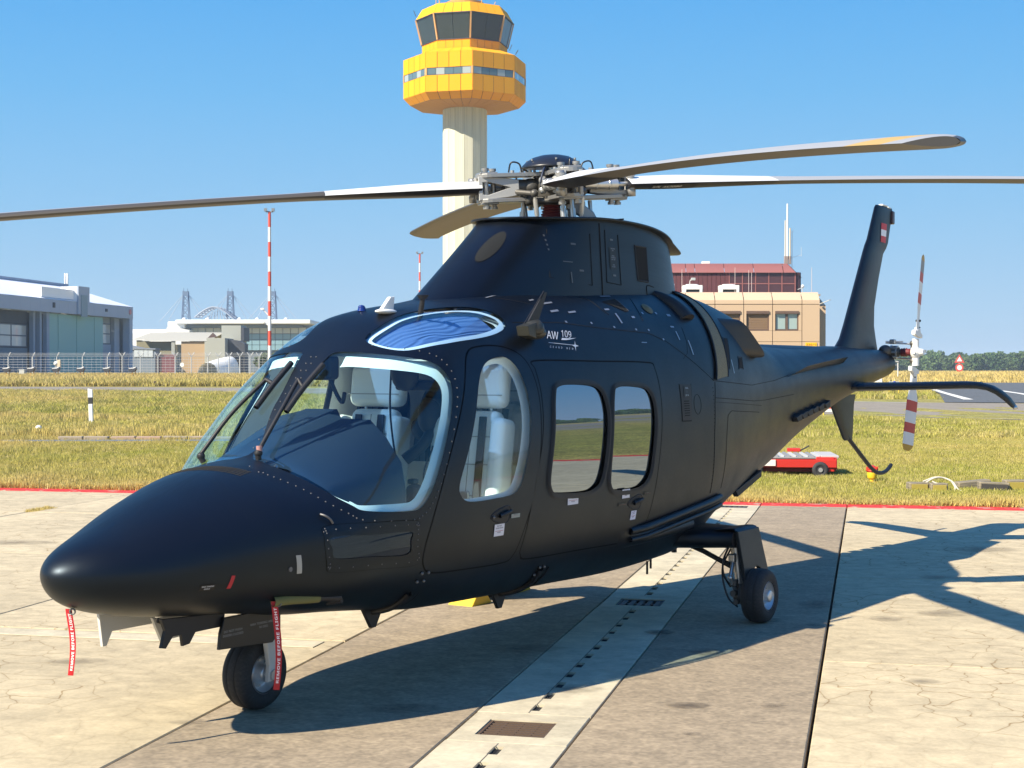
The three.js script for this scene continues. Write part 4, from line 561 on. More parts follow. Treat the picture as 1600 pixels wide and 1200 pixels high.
  const D3 = 190, ws = thing('warning_sign', 'red triangular warning sign above a round sign in the far right field', 'road sign', [P(1499, D3), hAt(0, -D3), -D3]); const tri = (s, m, z, o = 0) => part(o ? 'triangle_face' : 'triangle_board', extrude([[-s, 1.55 + o], [s, 1.55 + o], [0, 1.55 + o + s * 1.7]], 0.04).translate(0, 0, z), m, ws); tri(0.62, mat(0.62, 0.08, 0.06, 0.5), 0); tri(0.33, wh, 0.04, 0.18); part('round_board', new THREE.CylinderGeometry(0.5, 0.5, 0.05, 24).rotateX(Math.PI / 2).translate(0, 0.95, 0), mat(0.62, 0.08, 0.06, 0.5), ws); part('round_face', new THREE.CylinderGeometry(0.3, 0.3, 0.06, 24).rotateX(Math.PI / 2).translate(0, 0.95, 0.02), wh, ws); part('post', bar([0, 0, -0.06], [0, 2.4, -0.06], 0.05), mat(0.5, 0.5, 0.5, 0.5), ws);
  const D4 = 120, cab = thing('white_cabin', 'small white cabin seen below the tail boom', 'cabin', [P(1366, D4), hAt(0, -D4), -D4]); part('body', [extrude([[-0.6, 0], [0.45, 0], [0.45, 1.55], [0.25, 1.55], [-0.6, 0.9]], 1.2, 0.03)], wh, cab); part('stripe', box(0.3, 0.08, 0.02, 0.25, 0.95, 0.645), mat(0.6, 0.2, 0.15, 0.5), cab);
  const lp = thing('field_lamp', 'slender grey lamp post left of the tail rotor', 'lamp post', [P(1403, 140), hAt(0, -140), -140]); part('pole', bar([0, 0, 0], [0, 1.7, 0], 0.05), mat(0.6, 0.6, 0.6, 0.5), lp); part('head', [box(0.4, 0.1, 0.2, -0.16, 1.65, 0, 0.02)], mat(0.5, 0.5, 0.5, 0.5), lp);
  const ts = thing('taxiway_sign', 'small grey-blue sign box on yellow feet below the stabiliser', 'taxiway sign', [P(1397, 90), hAt(0, -90), -90]); part('box', box(0.62, 0.42, 0.2, 0, 0.52, 0, 0.05), mat(0.36, 0.42, 0.46, 0.5), ts); part('dot', new THREE.SphereGeometry(0.09, 12, 8).translate(0.0, 0.68, 0.08), mat(0.02, 0.05, 0.3, 0.4), ts); part('foot', [bar([-0.28, 0, 0], [-0.28, 0.32, 0], 0.03), bar([0.28, 0, 0], [0.28, 0.32, 0], 0.03)], mat(0.75, 0.5, 0.03, 0.5), ts);
}

// ---------------------------------------------------------------- helicopter: body surface
// stations: s (m behind the nose), top, bottom, half width, height of widest point, upper and lower roundness
const BODY = [
  [0.042, 0.8265, 0.8255, 0.0008, 0.826, 2, 2],
  [0.075, 0.890, 0.750, 0.094, 0.826, 2, 2],
  [0.13, 0.930, 0.700, 0.158, 0.825, 2, 2],
  [0.35, 1.018, 0.624, 0.309, 0.824, 1.977, 2.103],
  [0.7, 1.153, 0.571, 0.468, 0.858, 1.99, 2.2],
  [1.05, 1.255, 0.541, 0.591, 0.9, 2.007, 2.412],
  [1.33, 1.299, 0.5, 0.672, 0.92, 2.003, 2.551],
  [1.6, 1.57, 0.478, 0.736, 0.983, 2.221, 2.599],
  [1.9, 1.846, 0.45, 0.771, 1.051, 2.307, 2.799],
  [2.3, 2.07, 0.405, 0.791, 1.102, 2.413, 2.993],
  [2.85, 2.158, 0.388, 0.79, 1.1, 2.498, 3.002],
  [3.6, 2.278, 0.376, 0.79, 1.15, 2.499, 3.013],
  [4.4, 2.34, 0.36, 0.792, 1.2, 2.5, 3.038],
  [5.2, 2.362, 0.375, 0.79, 1.3, 2.4, 2.881],
  [5.9, 2.337, 0.53, 0.718, 1.399, 2.293, 2.503],
  [6.6, 2.246, 0.69, 0.602, 1.494, 2.17, 2.386],
  [7.4, 1.96, 0.87, 0.482, 1.579, 2.196, 2.326],
  [8.4, 1.943, 1.143, 0.353, 1.639, 2.099, 2.142],
  [9.6, 1.973, 1.447, 0.275, 1.696, 2, 2.133],
  [10.95, 1.951, 1.66, 0.19, 1.8, 2, 1.986],
];
const HPOS = [-2.07, 0, -6.76], HTURN = 1.005;
const heli = thing('helicopter', 'black matt twin-engine helicopter parked on the apron with drooping rotor blades', 'helicopter', HPOS, HTURN);
const NOSE = 0.042, bodyU = BODY.map((r) => Math.sqrt(r[0] - NOSE + 1e-12));
function pchip(X, col) {
  const n = X.length, Y = BODY.map((r) => r[col]), h = [], d = [], m = new Array(n).fill(0);
  for (let i = 0; i < n - 1; i++) { h.push(X[i + 1] - X[i]); d.push((Y[i + 1] - Y[i]) / h[i]); }
  for (let i = 1; i < n - 1; i++) if (d[i - 1] * d[i] > 0) { const w1 = 2 * h[i] + h[i - 1], w2 = h[i] + 2 * h[i - 1]; m[i] = (w1 + w2) / (w1 / d[i - 1] + w2 / d[i]); }
  m[0] = d[0]; m[n - 1] = d[n - 2];
  return (x) => { let i = 0; while (i < n - 2 && X[i + 1] < x) i++; const t = (x - X[i]) / h[i], a = t * t, b = a * t; return (2 * b - 3 * a + 1) * Y[i] + (b - 2 * a + t) * h[i] * m[i] + (-2 * b + 3 * a) * Y[i + 1] + (b - a) * h[i] * m[i + 1]; };
}
const BF = [1, 2, 3, 4, 5, 6].map((c) => pchip(bodyU, c));
const sec = (s) => { const u = Math.sqrt(clamp(s, NOSE, 10.95) - NOSE); return BF.map((f) => f(u)); };
// point of the skin at station s and angle phi (0 = left side, 90 = top): local x = s, y = up, z = left
function bodyPt(s, phi) {
  const [zt, zb, hw, zm, nt, nb] = sec(s), c = Math.cos(phi), q = Math.sin(phi), up = q >= 0, b = up ? zt - zm : zm - zb, n = up ? nt : nb;
  const r = Math.pow(Math.pow(Math.abs(c / hw), n) + Math.pow(Math.abs(q / b), n), -1 / n); return [s, zm + r * q, r * c];
}
const wAt = (s, z) => { const [zt, zb, hw, zm, nt, nb] = sec(s), up = z > zm, b = up ? zt - zm : zm - zb, n = up ? nt : nb; return hw * Math.pow(Math.max(0, 1 - Math.pow(Math.abs((z - zm) / b), n)), 1 / n); };
const zAt = (s, w) => { const [zt, , hw, zm, nt] = sec(s); return zm + (zt - zm) * Math.pow(Math.max(0, 1 - Math.pow(Math.abs(w / hw), nt)), 1 / nt); };
const nrm = (f, a, b, e = 0.004) => { const p = V(...f(a, b)), u = V(...f(a + e, b)).sub(p), v = V(...f(a, b + e)).sub(p); return u.cross(v).normalize(); };
const sideF = (s, z) => [s, z, wAt(s, z)], topF = (s, w) => [s, zAt(s, w), w];
const sideN = (s, z) => nrm(sideF, s, z), topN = (s, w) => { const n = nrm(topF, s, w); return n.y < 0 ? n.negate() : n; };
// base grid
const GS = [], NPHI = 224;
{ const u0 = 0.004, u1 = Math.sqrt(10.95 - NOSE), n = 430; for (let i = 0; i <= n; i++) { const u = lerp(u0, u1, i / n); GS.push(NOSE + u * u); } }
const NV = GS.length * NPHI, GP = new Float32Array(NV * 3), GN = new Float32Array(NV * 3);
GS.forEach((s, i) => { for (let j = 0; j < NPHI; j++) { const p = bodyPt(Math.min(s, 10.95), j / NPHI * Math.PI * 2), o = (i * NPHI + j) * 3; GP[o] = p[0]; GP[o + 1] = p[1]; GP[o + 2] = p[2]; } });
for (let i = 0; i < GS.length; i++) for (let j = 0; j < NPHI; j++) {
  const at = (a, b) => { const o = (clamp(a, 0, GS.length - 1) * NPHI + ((b + NPHI) % NPHI)) * 3; return V(GP[o], GP[o + 1], GP[o + 2]); };
  const n = at(i + 1, j).sub(at(i - 1, j)).cross(at(i, j + 1).sub(at(i, j - 1))).normalize(), o = (i * NPHI + j) * 3, rad = V(0, GP[o + 1] - sec(GS[i])[3], GP[o + 2]);
  if (n.dot(rad) < 0) n.negate(); GN[o] = n.x; GN[o + 1] = n.y; GN[o + 2] = n.z;
}
function closedCurve(pts, n = 140, tension = 0.5) { return new THREE.CatmullRomCurve3(pts.map(([x, y]) => V(x, y, 0)), true, 'catmullrom', tension).getPoints(n).slice(0, n).map((p) => [p.x, p.y]); }
function sdPoly(poly, x, y) {
  let d = 1e9, inside = false; const n = poly.length;
  for (let i = 0, j = n - 1; i < n; j = i++) { const ax = poly[i][0], ay = poly[i][1], ex = poly[j][0] - ax, ey = poly[j][1] - ay, wx = x - ax, wy = y - ay, t = clamp((wx * ex + wy * ey) / (ex * ex + ey * ey + 1e-12), 0, 1), qx = wx - ex * t, qy = wy - ey * t; d = Math.min(d, qx * qx + qy * qy); if ((ay > y) !== (poly[j][1] > y) && x < ex * (y - ay) / (ey || 1e-12) + ax) inside = !inside; }
  return Math.sqrt(d) * (inside ? -1 : 1);
}
// signed distance of every skin vertex to an outline drawn in one of three views
function field(pts, view, side, smoothCurve = true) {
  const poly = smoothCurve ? closedCurve(pts) : pts, f = new Float32Array(NV).fill(0.2); let x0 = 9, x1 = -9, y0 = 9, y1 = -9; for (const [x, y] of poly) { x0 = Math.min(x0, x); x1 = Math.max(x1, x); y0 = Math.min(y0, y); y1 = Math.max(y1, y); }
  for (let i = 0; i < NV; i++) {
    const s = GP[i * 3], z = GP[i * 3 + 1], w = GP[i * 3 + 2] * side, nw = GN[i * 3 + 2] * side, ns = GN[i * 3], nz = GN[i * 3 + 1]; let a, b;
    if (view === 'side') { if (w < 0.25 || nw < 0.15) continue; a = s; b = z; } else if (view === 'top') { if (nz < 0.2) continue; a = s; b = w; } else { if (w < -0.06 || s > 2.6 || nw - ns < 0.25) continue; a = s + w; b = z; }
    if (a < x0 - 0.2 || a > x1 + 0.2 || b < y0 - 0.2 || b > y1 + 0.2) continue; f[i] = sdPoly(poly, a, b);
  }
  return f;
}
const both = (pts, view, sm) => [field(pts, view, 1, sm), field(pts, view, -1, sm)];
const vmin = (...fs) => { const o = new Float32Array(NV); for (let i = 0; i < NV; i++) { let v = 1e9; for (const f of fs) v = Math.min(v, f[i]); o[i] = v; } return o; };
const aff = (f, k, c) => { const o = new Float32Array(NV); for (let i = 0; i < NV; i++) o[i] = f[i] * k + c; return o; };
const station = (k, c) => { const o = new Float32Array(NV); for (let i = 0; i < NV; i++) o[i] = GP[i * 3] * k + c; return o; };
const height = (k, c) => { const o = new Float32Array(NV); for (let i = 0; i < NV; i++) o[i] = GP[i * 3 + 1] * k + c; return o; };
// the part of the skin where all conditions are >= 0, pushed off the surface by off (a number, or a function of the first extra field)
function skin(conds, off = 0, offField = null, cuts = []) {
  const pos = [], nor = [], uv = [], idx = [], map = new Map(), F = [...conds], K = F.length; if (offField) F.push(offField); const NF = F.length;
  const vert = (i) => { const v = [GP[i * 3], GP[i * 3 + 1], GP[i * 3 + 2], GN[i * 3], GN[i * 3 + 1], GN[i * 3 + 2]]; for (let k = 0; k < NF; k++) v.push(F[k][i]); return v; };
  const push = (v) => { const q = typeof off === 'function' ? off(v[6 + NF - 1]) : off; let l = Math.hypot(v[3], v[4], v[5]) || 1; pos.push(v[0] + v[3] / l * q, v[1] + v[4] / l * q, v[2] + v[5] / l * q); nor.push(v[3] / l, v[4] / l, v[5] / l); uv.push(v[0], Math.atan2(v[1] - 1.3, v[2])); return pos.length / 3 - 1; };
  const full = (i) => { if (!map.has(i)) map.set(i, push(vert(i))); return map.get(i); };
  const clip = (poly, g) => { const o = []; for (let i = 0; i < poly.length; i++) { const A = poly[i], B = poly[(i + 1) % poly.length], a = g(A), b = g(B); if (a >= 0) o.push(A); if ((a >= 0) !== (b >= 0)) { const t = a / (a - b); o.push(A.map((x, k) => x + (B[k] - x) * t)); } } return o; };
  const tri = (a, b, c) => {
    let whole = true; for (let k = 0; k < K; k++) { const fa = F[k][a], fb = F[k][b], fc = F[k][c]; if (fa < 0 && fb < 0 && fc < 0) return; if (fa < 0 || fb < 0 || fc < 0) whole = false; }
    if (whole && !cuts.length) { idx.push(full(a), full(b), full(c)); return; }
    let poly = [vert(a), vert(b), vert(c)]; for (let k = 0; k < K && poly.length > 2; k++) poly = clip(poly, (v) => v[6 + k]);
    let polys = [poly]; for (const c0 of cuts) polys = polys.flatMap((p) => [clip(p, (v) => v[6 + NF - 1] - c0), clip(p, (v) => c0 - v[6 + NF - 1])]);
    for (const p of polys) { if (p.length < 3) continue; const q = p.map(push); for (let i = 1; i < q.length - 1; i++) idx.push(q[0], q[i], q[i + 1]); }
  };
  for (let i = 0; i < GS.length - 1; i++) for (let j = 0; j < NPHI; j++) { const a = i * NPHI + j, b = i * NPHI + (j + 1) % NPHI, c = a + NPHI, d = b + NPHI; tri(a, c, b); tri(b, c, d); }
  const g = new THREE.BufferGeometry(); g.setAttribute('position', new THREE.Float32BufferAttribute(pos, 3)); g.setAttribute('normal', new THREE.Float32BufferAttribute(nor, 3)); g.setAttribute('uv', new THREE.Float32BufferAttribute(uv, 2)); g.setIndex(idx); return g;
}
// glass bowed in height only, set just inside the skin
function bowed(g, side) {
  const p = g.attributes.position, n = g.attributes.normal, N = p.count; let ms = 0; for (let i = 0; i < N; i++) ms += p.getX(i) / N;
  const f = (z) => wAt(ms, z - 0.15), ks = (wAt(ms + 0.2, 1.3) - wAt(ms - 0.2, 1.3)) / 0.4; let k = 1e9;
  for (let i = 0; i < N; i++) k = Math.min(k, p.getZ(i) * side - f(p.getY(i)) - ks * (p.getX(i) - ms)); k -= 0.003;
  for (let i = 0; i < N; i++) { const z = p.getY(i), dz = (f(z + 0.005) - f(z - 0.005)) / 0.01, v = V(-ks, -dz, side).normalize(); const sk = p.getZ(i) * side - 0.006, md = f(z) + ks * (p.getX(i) - ms) + k; p.setZ(i, side * lerp(sk, md, 0.25)); n.setXYZ(i, v.x, v.y, v.z); }
  return g;
}
// outlines ((s + w, height) for the windscreens and nose windows, (s, height) for the sides, (s, w) for the roof)
const OUT = {
  ws: [[1.375, 1.315], [1.60, 1.53], [1.78, 1.685], [1.95, 1.81], [2.04, 1.842], [2.31, 1.832], [2.66, 1.80], [2.80, 1.755], [2.865, 1.67], [2.85, 1.54], [2.78, 1.36], [2.70, 1.2], [2.63, 1.10], [2.56, 1.045], [2.46, 1.03], [2.12, 1.05], [2.02, 1.08], [1.86, 1.14], [1.71, 1.20], [1.55, 1.25], [1.43, 1.282]],
  roof: [[2.03, 0.22], [2.2, 0.24], [2.45, 0.25], [2.70, 0.27], [2.88, 0.33], [2.98, 0.42], [3.0, 0.49], [2.93, 0.535], [2.75, 0.555], [2.5, 0.553], [2.25, 0.53], [2.08, 0.46], [2.01, 0.34]],
  dwin: [[2.54, 1.775], [2.68, 1.815], [2.79, 1.81], [2.855, 1.72], [2.865, 1.53], [2.82, 1.33], [2.73, 1.13], [2.64, 1.06], [2.45, 1.045], [2.20, 1.045], [2.12, 1.085], [2.115, 1.15], [2.19, 1.29], [2.30, 1.48], [2.42, 1.67]],
  chin: [[1.865, 0.935], [2.18, 0.93], [2.47, 0.925], [2.475, 0.88], [2.45, 0.81], [2.16, 0.82], [1.90, 0.83], [1.87, 0.88]],
  chinPanel: [[1.82, 0.99], [2.16, 0.99], [2.51, 0.98], [2.55, 0.95], [2.55, 0.86], [2.54, 0.75], [2.20, 0.755], [1.86, 0.765], [1.83, 0.81], [1.81, 0.94]],
  pdoor: [[2.43, 1.83], [2.26, 1.62], [2.03, 1.27], [1.87, 0.93], [1.845, 0.80], [1.875, 0.73], [1.97, 0.685], [2.24, 0.675], [2.60, 0.67], [2.70, 0.70], [2.77, 0.86], [2.89, 1.12], [2.96, 1.44], [2.985, 1.66], [2.95, 1.81], [2.82, 1.875], [2.60, 1.88]],
  cdoor: [[3.05, 1.80], [3.7, 1.80], [4.36, 1.795], [4.45, 1.76], [4.47, 1.53], [4.44, 1.28], [4.37, 1.0], [4.28, 0.72], [4.20, 0.655], [4.08, 0.645], [3.46, 0.655], [2.88, 0.665], [2.785, 0.70], [2.77, 0.76], [2.84, 1.03], [2.96, 1.35], [3.01, 1.60], [3.02, 1.75]],
  cw1: [[3.24, 1.655], [3.56, 1.655], [3.69, 1.615], [3.735, 1.51], [3.73, 1.38], [3.69, 1.20], [3.64, 1.08], [3.57, 1.03], [3.44, 1.01], [3.12, 1.025], [3.045, 1.055], [3.03, 1.13], [3.09, 1.36], [3.15, 1.58]],
  cw2: [[3.92, 1.64], [4.21, 1.635], [4.32, 1.595], [4.36, 1.50], [4.355, 1.36], [4.32, 1.20], [4.28, 1.08], [4.20, 1.015], [4.08, 0.99], [3.84, 0.995], [3.765, 1.025], [3.75, 1.09], [3.79, 1.34], [3.84, 1.57]],
};
const WS = both(OUT.ws, 'ob'), ROOF = both(OUT.roof, 'top'), DW = both(OUT.dwin, 'side'), CH = both(OUT.chin, 'ob'), CHP = both(OUT.chinPanel, 'ob'), PD = both(OUT.pdoor, 'side'), CD = both(OUT.cdoor, 'side'), C1 = both(OUT.cw1, 'side'), C2 = both(OUT.cw2, 'side');
// materials
const foldTex = dataTex(128, 256, (() => { const a = pnoise(291, 8), b = pnoise(292, 32); return (x, y) => { const w = 10 * a(x / 16, y / 32), v = 0.55 + 0.35 * Math.sin(y / 256 * 6.2832 * 9 + w) + 0.25 * (b(x / 16, y / 8) - 0.5); return [v, v, v]; }; })(), false); foldTex.repeat.set(0.7, 2.2);
const fineN = dataTex(256, 256, (() => { const a = pnoise(91, 128), b = pnoise(92, 16), c = pnoise(93, 64); return (x, y) => { const v = 0.5 + 0.3 * (a(x / 2, y / 2) - 0.5) + 0.35 * (b(x / 16, y / 16) - 0.5) + 0.25 * (c(x / 4, y / 4) - 0.5); return [v, v, v]; }; })(), false); fineN.repeat.set(1.3, 1.3);
const soft = dataTex(256, 256, (() => { const a = pnoise(191, 8), b = pnoise(192, 64); return (x, y) => { const v = 0.86 + 0.10 * (a(x / 32, y / 32) - 0.5) + 0.06 * (b(x / 4, y / 4) - 0.5); return [v, v, v]; }; })(), false);
const black = pmat(0.0018, 0.0024, 0.0040, 0.49, { ior: 1.47, specularColor: new THREE.Color().setRGB(0.62, 0.80, 1.0), roughnessMap: soft });
const blackTrim = pmat(0.010, 0.010, 0.012, 0.55), rubber = mat(0.012, 0.012, 0.013, 0.55), seamM = mat(0.004, 0.004, 0.004, 0.9), cream = mat(0.84, 0.83, 0.78, 0.65), trimM = mat(0.80, 0.83, 0.82, 0.5);
const wsGlass = pmat(0.77, 0.965, 1.0, 0.0, { transmission: 1, thickness: 0, ior: 1.6, specularIntensity: 1 });
const doorGlass = pmat(0.90, 0.99, 1.0, 0.0, { transmission: 1, thickness: 0, ior: 1.45 });
const roofGlass = pmat(0.72, 0.88, 1.0, 0.02, { transmission: 1, thickness: 0, ior: 1.5 });
const darkGlass2 = pmat(0.24, 0.30, 0.37, 0.0, { metalness: 1 });   // mirror film
const steelM = mat(0.55, 0.55, 0.53, 0.32, { metalness: 0.75 }), greyM = mat(0.50, 0.50, 0.47, 0.45), whitePaint = mat(0.72, 0.72, 0.69, 0.4), greasy = mat(0.10, 0.095, 0.085, 0.5, { metalness: 0.5 }), redM = mat(0.42, 0.02, 0.03, 0.6), boot = mat(0.15, 0.018, 0.02, 0.55), yellowM = mat(0.70, 0.42, 0.02, 0.5), rivetM = mat(0.13, 0.13, 0.13, 0.45, { metalness: 0.4 });
{
  const G = 0.004, border = [PD[0], PD[1], CD[0], CD[1]].map((f) => [aff(f, 1, -G)]);
  // fuselage: everything outside doors and glass
  part('fuselage', skin([...[PD[0], PD[1], CD[0], CD[1]].map((f) => aff(f, 1, -G)), ...WS, ...ROOF, ...CHP.map((f) => aff(f, 1, -0.003))]), black, heli);
  part('tail_cap', new THREE.CircleGeometry(1, 40).rotateY(Math.PI / 2).scale(1, (1.95 - 1.66) / 2, 0.188).translate(10.948, 1.805, 0), blackTrim, heli);
  part('door_seal', skin([aff(vmin(...[PD[0], PD[1], CD[0], CD[1]].map((f) => aff(f.map(Math.abs), 1, 0))), -1, 0.03)], -0.012), seamM, heli);
  part('panel_seal', skin([aff(vmin(...CHP.map((f) => f.map(Math.abs))), -1, 0.02)], -0.006), seamM, heli);
  const sideName = ['left', 'right'];
  for (const i of [0, 1]) {
    const pd = part('cockpit_door', skin([aff(PD[i], -1, -G), DW[i]]), black, heli);
    part('window_pane', skin([aff(DW[i], -1, 0.006)], -0.004), doorGlass, pd);
    const cd = part('cabin_door', skin([aff(CD[i], -1, -G), C1[i], C2[i]]), black, heli);
    for (const c of [C1[i], C2[i]]) {
      part('window_frame', skin([aff(c, 1, 0.003), aff(c, -1, 0.034)], (d) => 0.016 * smooth(-0.003, 0.012, d) * (1 - smooth(0.02, 0.034, d)) - 0.001, c, [0.004, 0.009, 0.014, 0.02, 0.025, 0.03]), rubber, cd);
      part('window_pane', bowed(skin([aff(c, -1, 0.03)], 0), i ? -1 : 1), darkGlass2, cd);
    }
    part('windscreen', skin([aff(WS[i], -1, 0.010)], -0.004), wsGlass, heli);
    const sd = i ? -1 : 1, away = Float32Array.from({ length: NV }, (_, k) => GP[k * 3 + 2] * sd - 0.17 - 0.45 * (1 - smooth(1.15, 1.4, GP[k * 3 + 1])));
    part('windscreen_trim', skin([aff(WS[i], -1, 0.0), aff(WS[i], 1, 0.040), away], (d) => -0.03 - 0.5 * Math.max(0, -d), WS[i]), trimM, heli);
    part('roof_window', skin([aff(ROOF[i], -1, 0.006)], -0.003), roofGlass, heli);
    part('roof_window_trim', skin([aff(ROOF[i], -1, 0.0), aff(ROOF[i], 1, 0.030)], -0.02), trimM, heli);
    part('roof_blind', skin([aff(ROOF[i], -1, -0.028), station(-1, 2.90)], -0.045), pmat(0.20, 0.34, 0.66, 0.35, { transmission: 0.45, thickness: 0, bumpMap: foldTex, bumpScale: 0.008 }), heli);
    const cp = part('nose_window_panel', skin([aff(CHP[i], -1, 0.0), CH[i]], 0.002), black, heli);
    part('window_pane', skin([aff(CH[i], -1, 0.004)], -0.003), pmat(0.006, 0.010, 0.018, 0.0, { ior: 1.6, specularColor: new THREE.Color().setRGB(0.45, 0.68, 1.0) }), cp);
  }
  // pale inner lining of the cabin, open at the same windows
  const open = (f, k) => aff(f, 1, k);
  const post = Float32Array.from({ length: NV }, (_, k) => Math.max(Math.abs(GP[k * 3 + 2]) - 0.16, GP[k * 3] - 1.93));
  part('cabin_lining', skin([post, open(WS[0], 0.036), open(WS[1], 0.036), open(ROOF[0], 0.030), open(ROOF[1], 0.030), open(DW[0], 0.012), open(DW[1], 0.012), open(C1[0], 0.01), open(C1[1], 0.01), open(C2[0], 0.01), open(C2[1], 0.01), open(CH[0], -0.02), open(CH[1], -0.02), station(1, -1.3), station(-1, 4.75)], -0.055), cream, heli);
  const ring = (s, o) => { const p = []; for (let j = 0; j < 72; j++) { const q = bodyPt(s, j / 72 * Math.PI * 2), m = sec(s)[3]; p.push([q[2] * o, m + (q[1] - m) * o]); } return p; };
  const plate = (s, o) => { const sh = new THREE.Shape(ring(s, o).map(([w, z]) => new THREE.Vector2(-w, z))), g = new THREE.ShapeGeometry(sh); g.rotateY(-Math.PI / 2); return g.translate(s, 0, 0); };
  part('rear_bulkhead', plate(4.74, 0.93), cream, heli);
  part('front_bulkhead', plate(1.31, 0.93), mat(0.02, 0.02, 0.025, 0.8), heli);
}

// ---------------------------------------------------------------- helicopter: cabin inside
const off3 = (p, n, k) => [p[0] + n.x * k, p[1] + n.y * k, p[2] + n.z * k];
{
  const floorM = mat(0.10, 0.10, 0.11, 0.9), hood = pmat(0.014, 0.024, 0.045, 0.5), leather = mat(0.84, 0.83, 0.77, 0.5), beltM = mat(0.02, 0.025, 0.035, 0.7), dk = mat(0.012, 0.013, 0.016, 0.6);
  part('cabin_floor', extrude([[-0.60, 0], [0.60, 0], [0.60, 0.03], [-0.60, 0.03]], 2.8).rotateY(Math.PI / 2).translate(3.2, 0.66, 0), floorM, heli);
  const edge = [[-0.68, 1.05], [-0.64, 1.22], [-0.55, 1.40], [-0.40, 1.49], [-0.25, 1.52], [-0.22, 1.53], [0.0, 1.53], [0.03, 1.48], [0.23, 1.475], [0.34, 1.38], [0.44, 1.25], [0.47, 1.10], [0.47, 0.85]];
  // glare shield: from the windscreen sill back and up to the panel brow
  const rows = []; for (let i = 0; i <= 10; i++) { const t = i / 10; rows.push(edge.map(([w, z]) => { const fw = w, s0 = 1.37 + 0.12 * fw * fw, z0 = 1.272 - 0.58 * fw * fw; const s = lerp(s0, 2.06, t); return [s, lerp(z0, z, Math.pow(t, 0.85)), fw]; })); }
  part('glare_shield', quadMesh(rows), hood, heli);
  part('instrument_panel', quadMesh([edge.map(([w, z]) => [2.055, z - 0.01, w]), edge.map(([w, z]) => [2.02, Math.min(z - 0.02, 0.8), w])]), dk, heli);
  const brow = []; for (const [a, b] of [[[1.72, 1.375, -0.16], [1.72, 1.36, 0.10]], [[1.72, 1.36, 0.10], [1.78, 1.21, 0.38]]]) brow.push(bar(a, b, 0.008)); part('shield_seam', brow, hood, heli);
  part('centre_console', [box(0.62, 0.30, 0.30, 2.34, 0.83, 0, 0.03)], dk, heli);
  const seat = (s, w, name = 'seat') => {
    const t = new THREE.Group(); t.name = name; t.position.set(s, 0, w); heli.add(t);
    part('cushion', box(0.50, 0.13, 0.46, -0.22, 0.86, 0, 0.05), leather, t); part('base', box(0.40, 0.16, 0.40, -0.2, 0.73, 0, 0.02), mat(0.3, 0.3, 0.28, 0.6), t);
    const back = box(0.12, 0.66, 0.34, 0, 0, 0, 0.05).rotateZ(-0.16).translate(0.06, 1.18, 0); part('backrest', back, leather, t);
    for (const q of [-1, 1]) part('side_bolster', box(0.17, 0.62, 0.10, 0, 0, 0, 0.045).rotateZ(-0.16).translate(0.02, 1.16, q * 0.205), leather, t);
    part('headrest', box(0.11, 0.26, 0.40, 0, 0, 0, 0.05).rotateZ(-0.12).translate(0.13, 1.65, 0), leather, t); const st = []; for (const q of [-0.08, 0, 0.08]) st.push(box(0.004, 0.6, 0.004, 0, 0, 0).rotateZ(-0.16).translate(0.0, 1.18, q + 0.0)); for (const y of [1.02, 1.2, 1.36]) st.push(box(0.004, 0.004, 0.33, 0.0, 0, 0).translate(-0.005 + (y - 1.18) * 0.16, y, 0)); st.push(box(0.004, 0.005, 0.38, 0, 0, 0).translate(0.07, 1.60, 0)); part('stitching', st, mat(0.30, 0.29, 0.26, 0.8), t); part('buckle', box(0.02, 0.05, 0.06, -0.03, 1.02, 0, 0.008), steelM, t); part('headrest_post', [bar([0.11, 1.48, -0.09], [0.12, 1.56, -0.09], 0.01), bar([0.11, 1.48, 0.09], [0.12, 1.56, 0.09], 0.01)], steelM, t);
    for (const q of [-1, 1]) part('harness', box(0.012, 0.58, 0.05, 0, 0, 0, 0.004).rotateZ(-0.16).translate(-0.012, 1.19, q * 0.085), beltM, t);
    return t;
  };
  seat(2.80, 0.37); seat(2.80, -0.37);
  for (const w of [-0.47, 0, 0.47]) seat(4.35, w, 'rear_seat');
  part('cabin_partition', box(0.03, 0.45, 1.1, 3.22, 0.95, 0, 0.01), cream, heli);
  part('headset', [new THREE.SphereGeometry(0.085, 16, 12).scale(1, 1.25, 0.8).translate(2.80, 1.47, 0.10), new THREE.SphereGeometry(0.075, 16, 12).translate(2.82, 1.40, 0.04), tube([[2.8, 1.40, 0.12], [2.72, 1.3, 0.1], [2.66, 1.22, 0.02]], 0.035, 16, 8)], dk, heli);
  part('headset_cord', [tube([[2.75, 1.3, 0.16], [2.6, 1.15, 0.2], [2.55, 0.95, 0.24], [2.5, 0.85, 0.2]], 0.006, 24, 6), tube([[2.5, 1.86, 0.05], [2.52, 1.5, 0.02], [2.55, 1.1, 0.06]], 0.006, 20, 6)], dk, heli);
  part('roof_panel', [box(0.5, 0.10, 0.34, 2.35, 1.90, 0, 0.03), new THREE.SphereGeometry(0.085, 16, 12).scale(1, 1.1, 0.9).translate(2.42, 1.72, 0.20), bar([2.42, 1.72, 0.2], [2.34, 1.9, 0.16], 0.02), box(0.05, 0.06, 0.34, 2.5, 1.66, 0.25, 0.02)], dk, heli);
  part('compass', [box(0.1, 0.14, 0.16, 2.02, 1.76, -0.06, 0.03), tube([[2.02, 1.7, -0.02], [2.04, 1.6, 0.02], [2.02, 1.57, 0.07], [2.0, 1.62, 0.1]], 0.012, 16, 7)], dk, heli);
  part('control_stick', [tube([[2.30, 0.7, 0.36], [2.34, 0.85, 0.36], [2.30, 0.98, 0.36]], 0.02, 14, 8), box(0.09, 0.13, 0.08, 2.29, 1.05, 0.36, 0.03), box(0.05, 0.03, 0.05, 2.29, 1.13, 0.35, 0.01)], dk, heli);
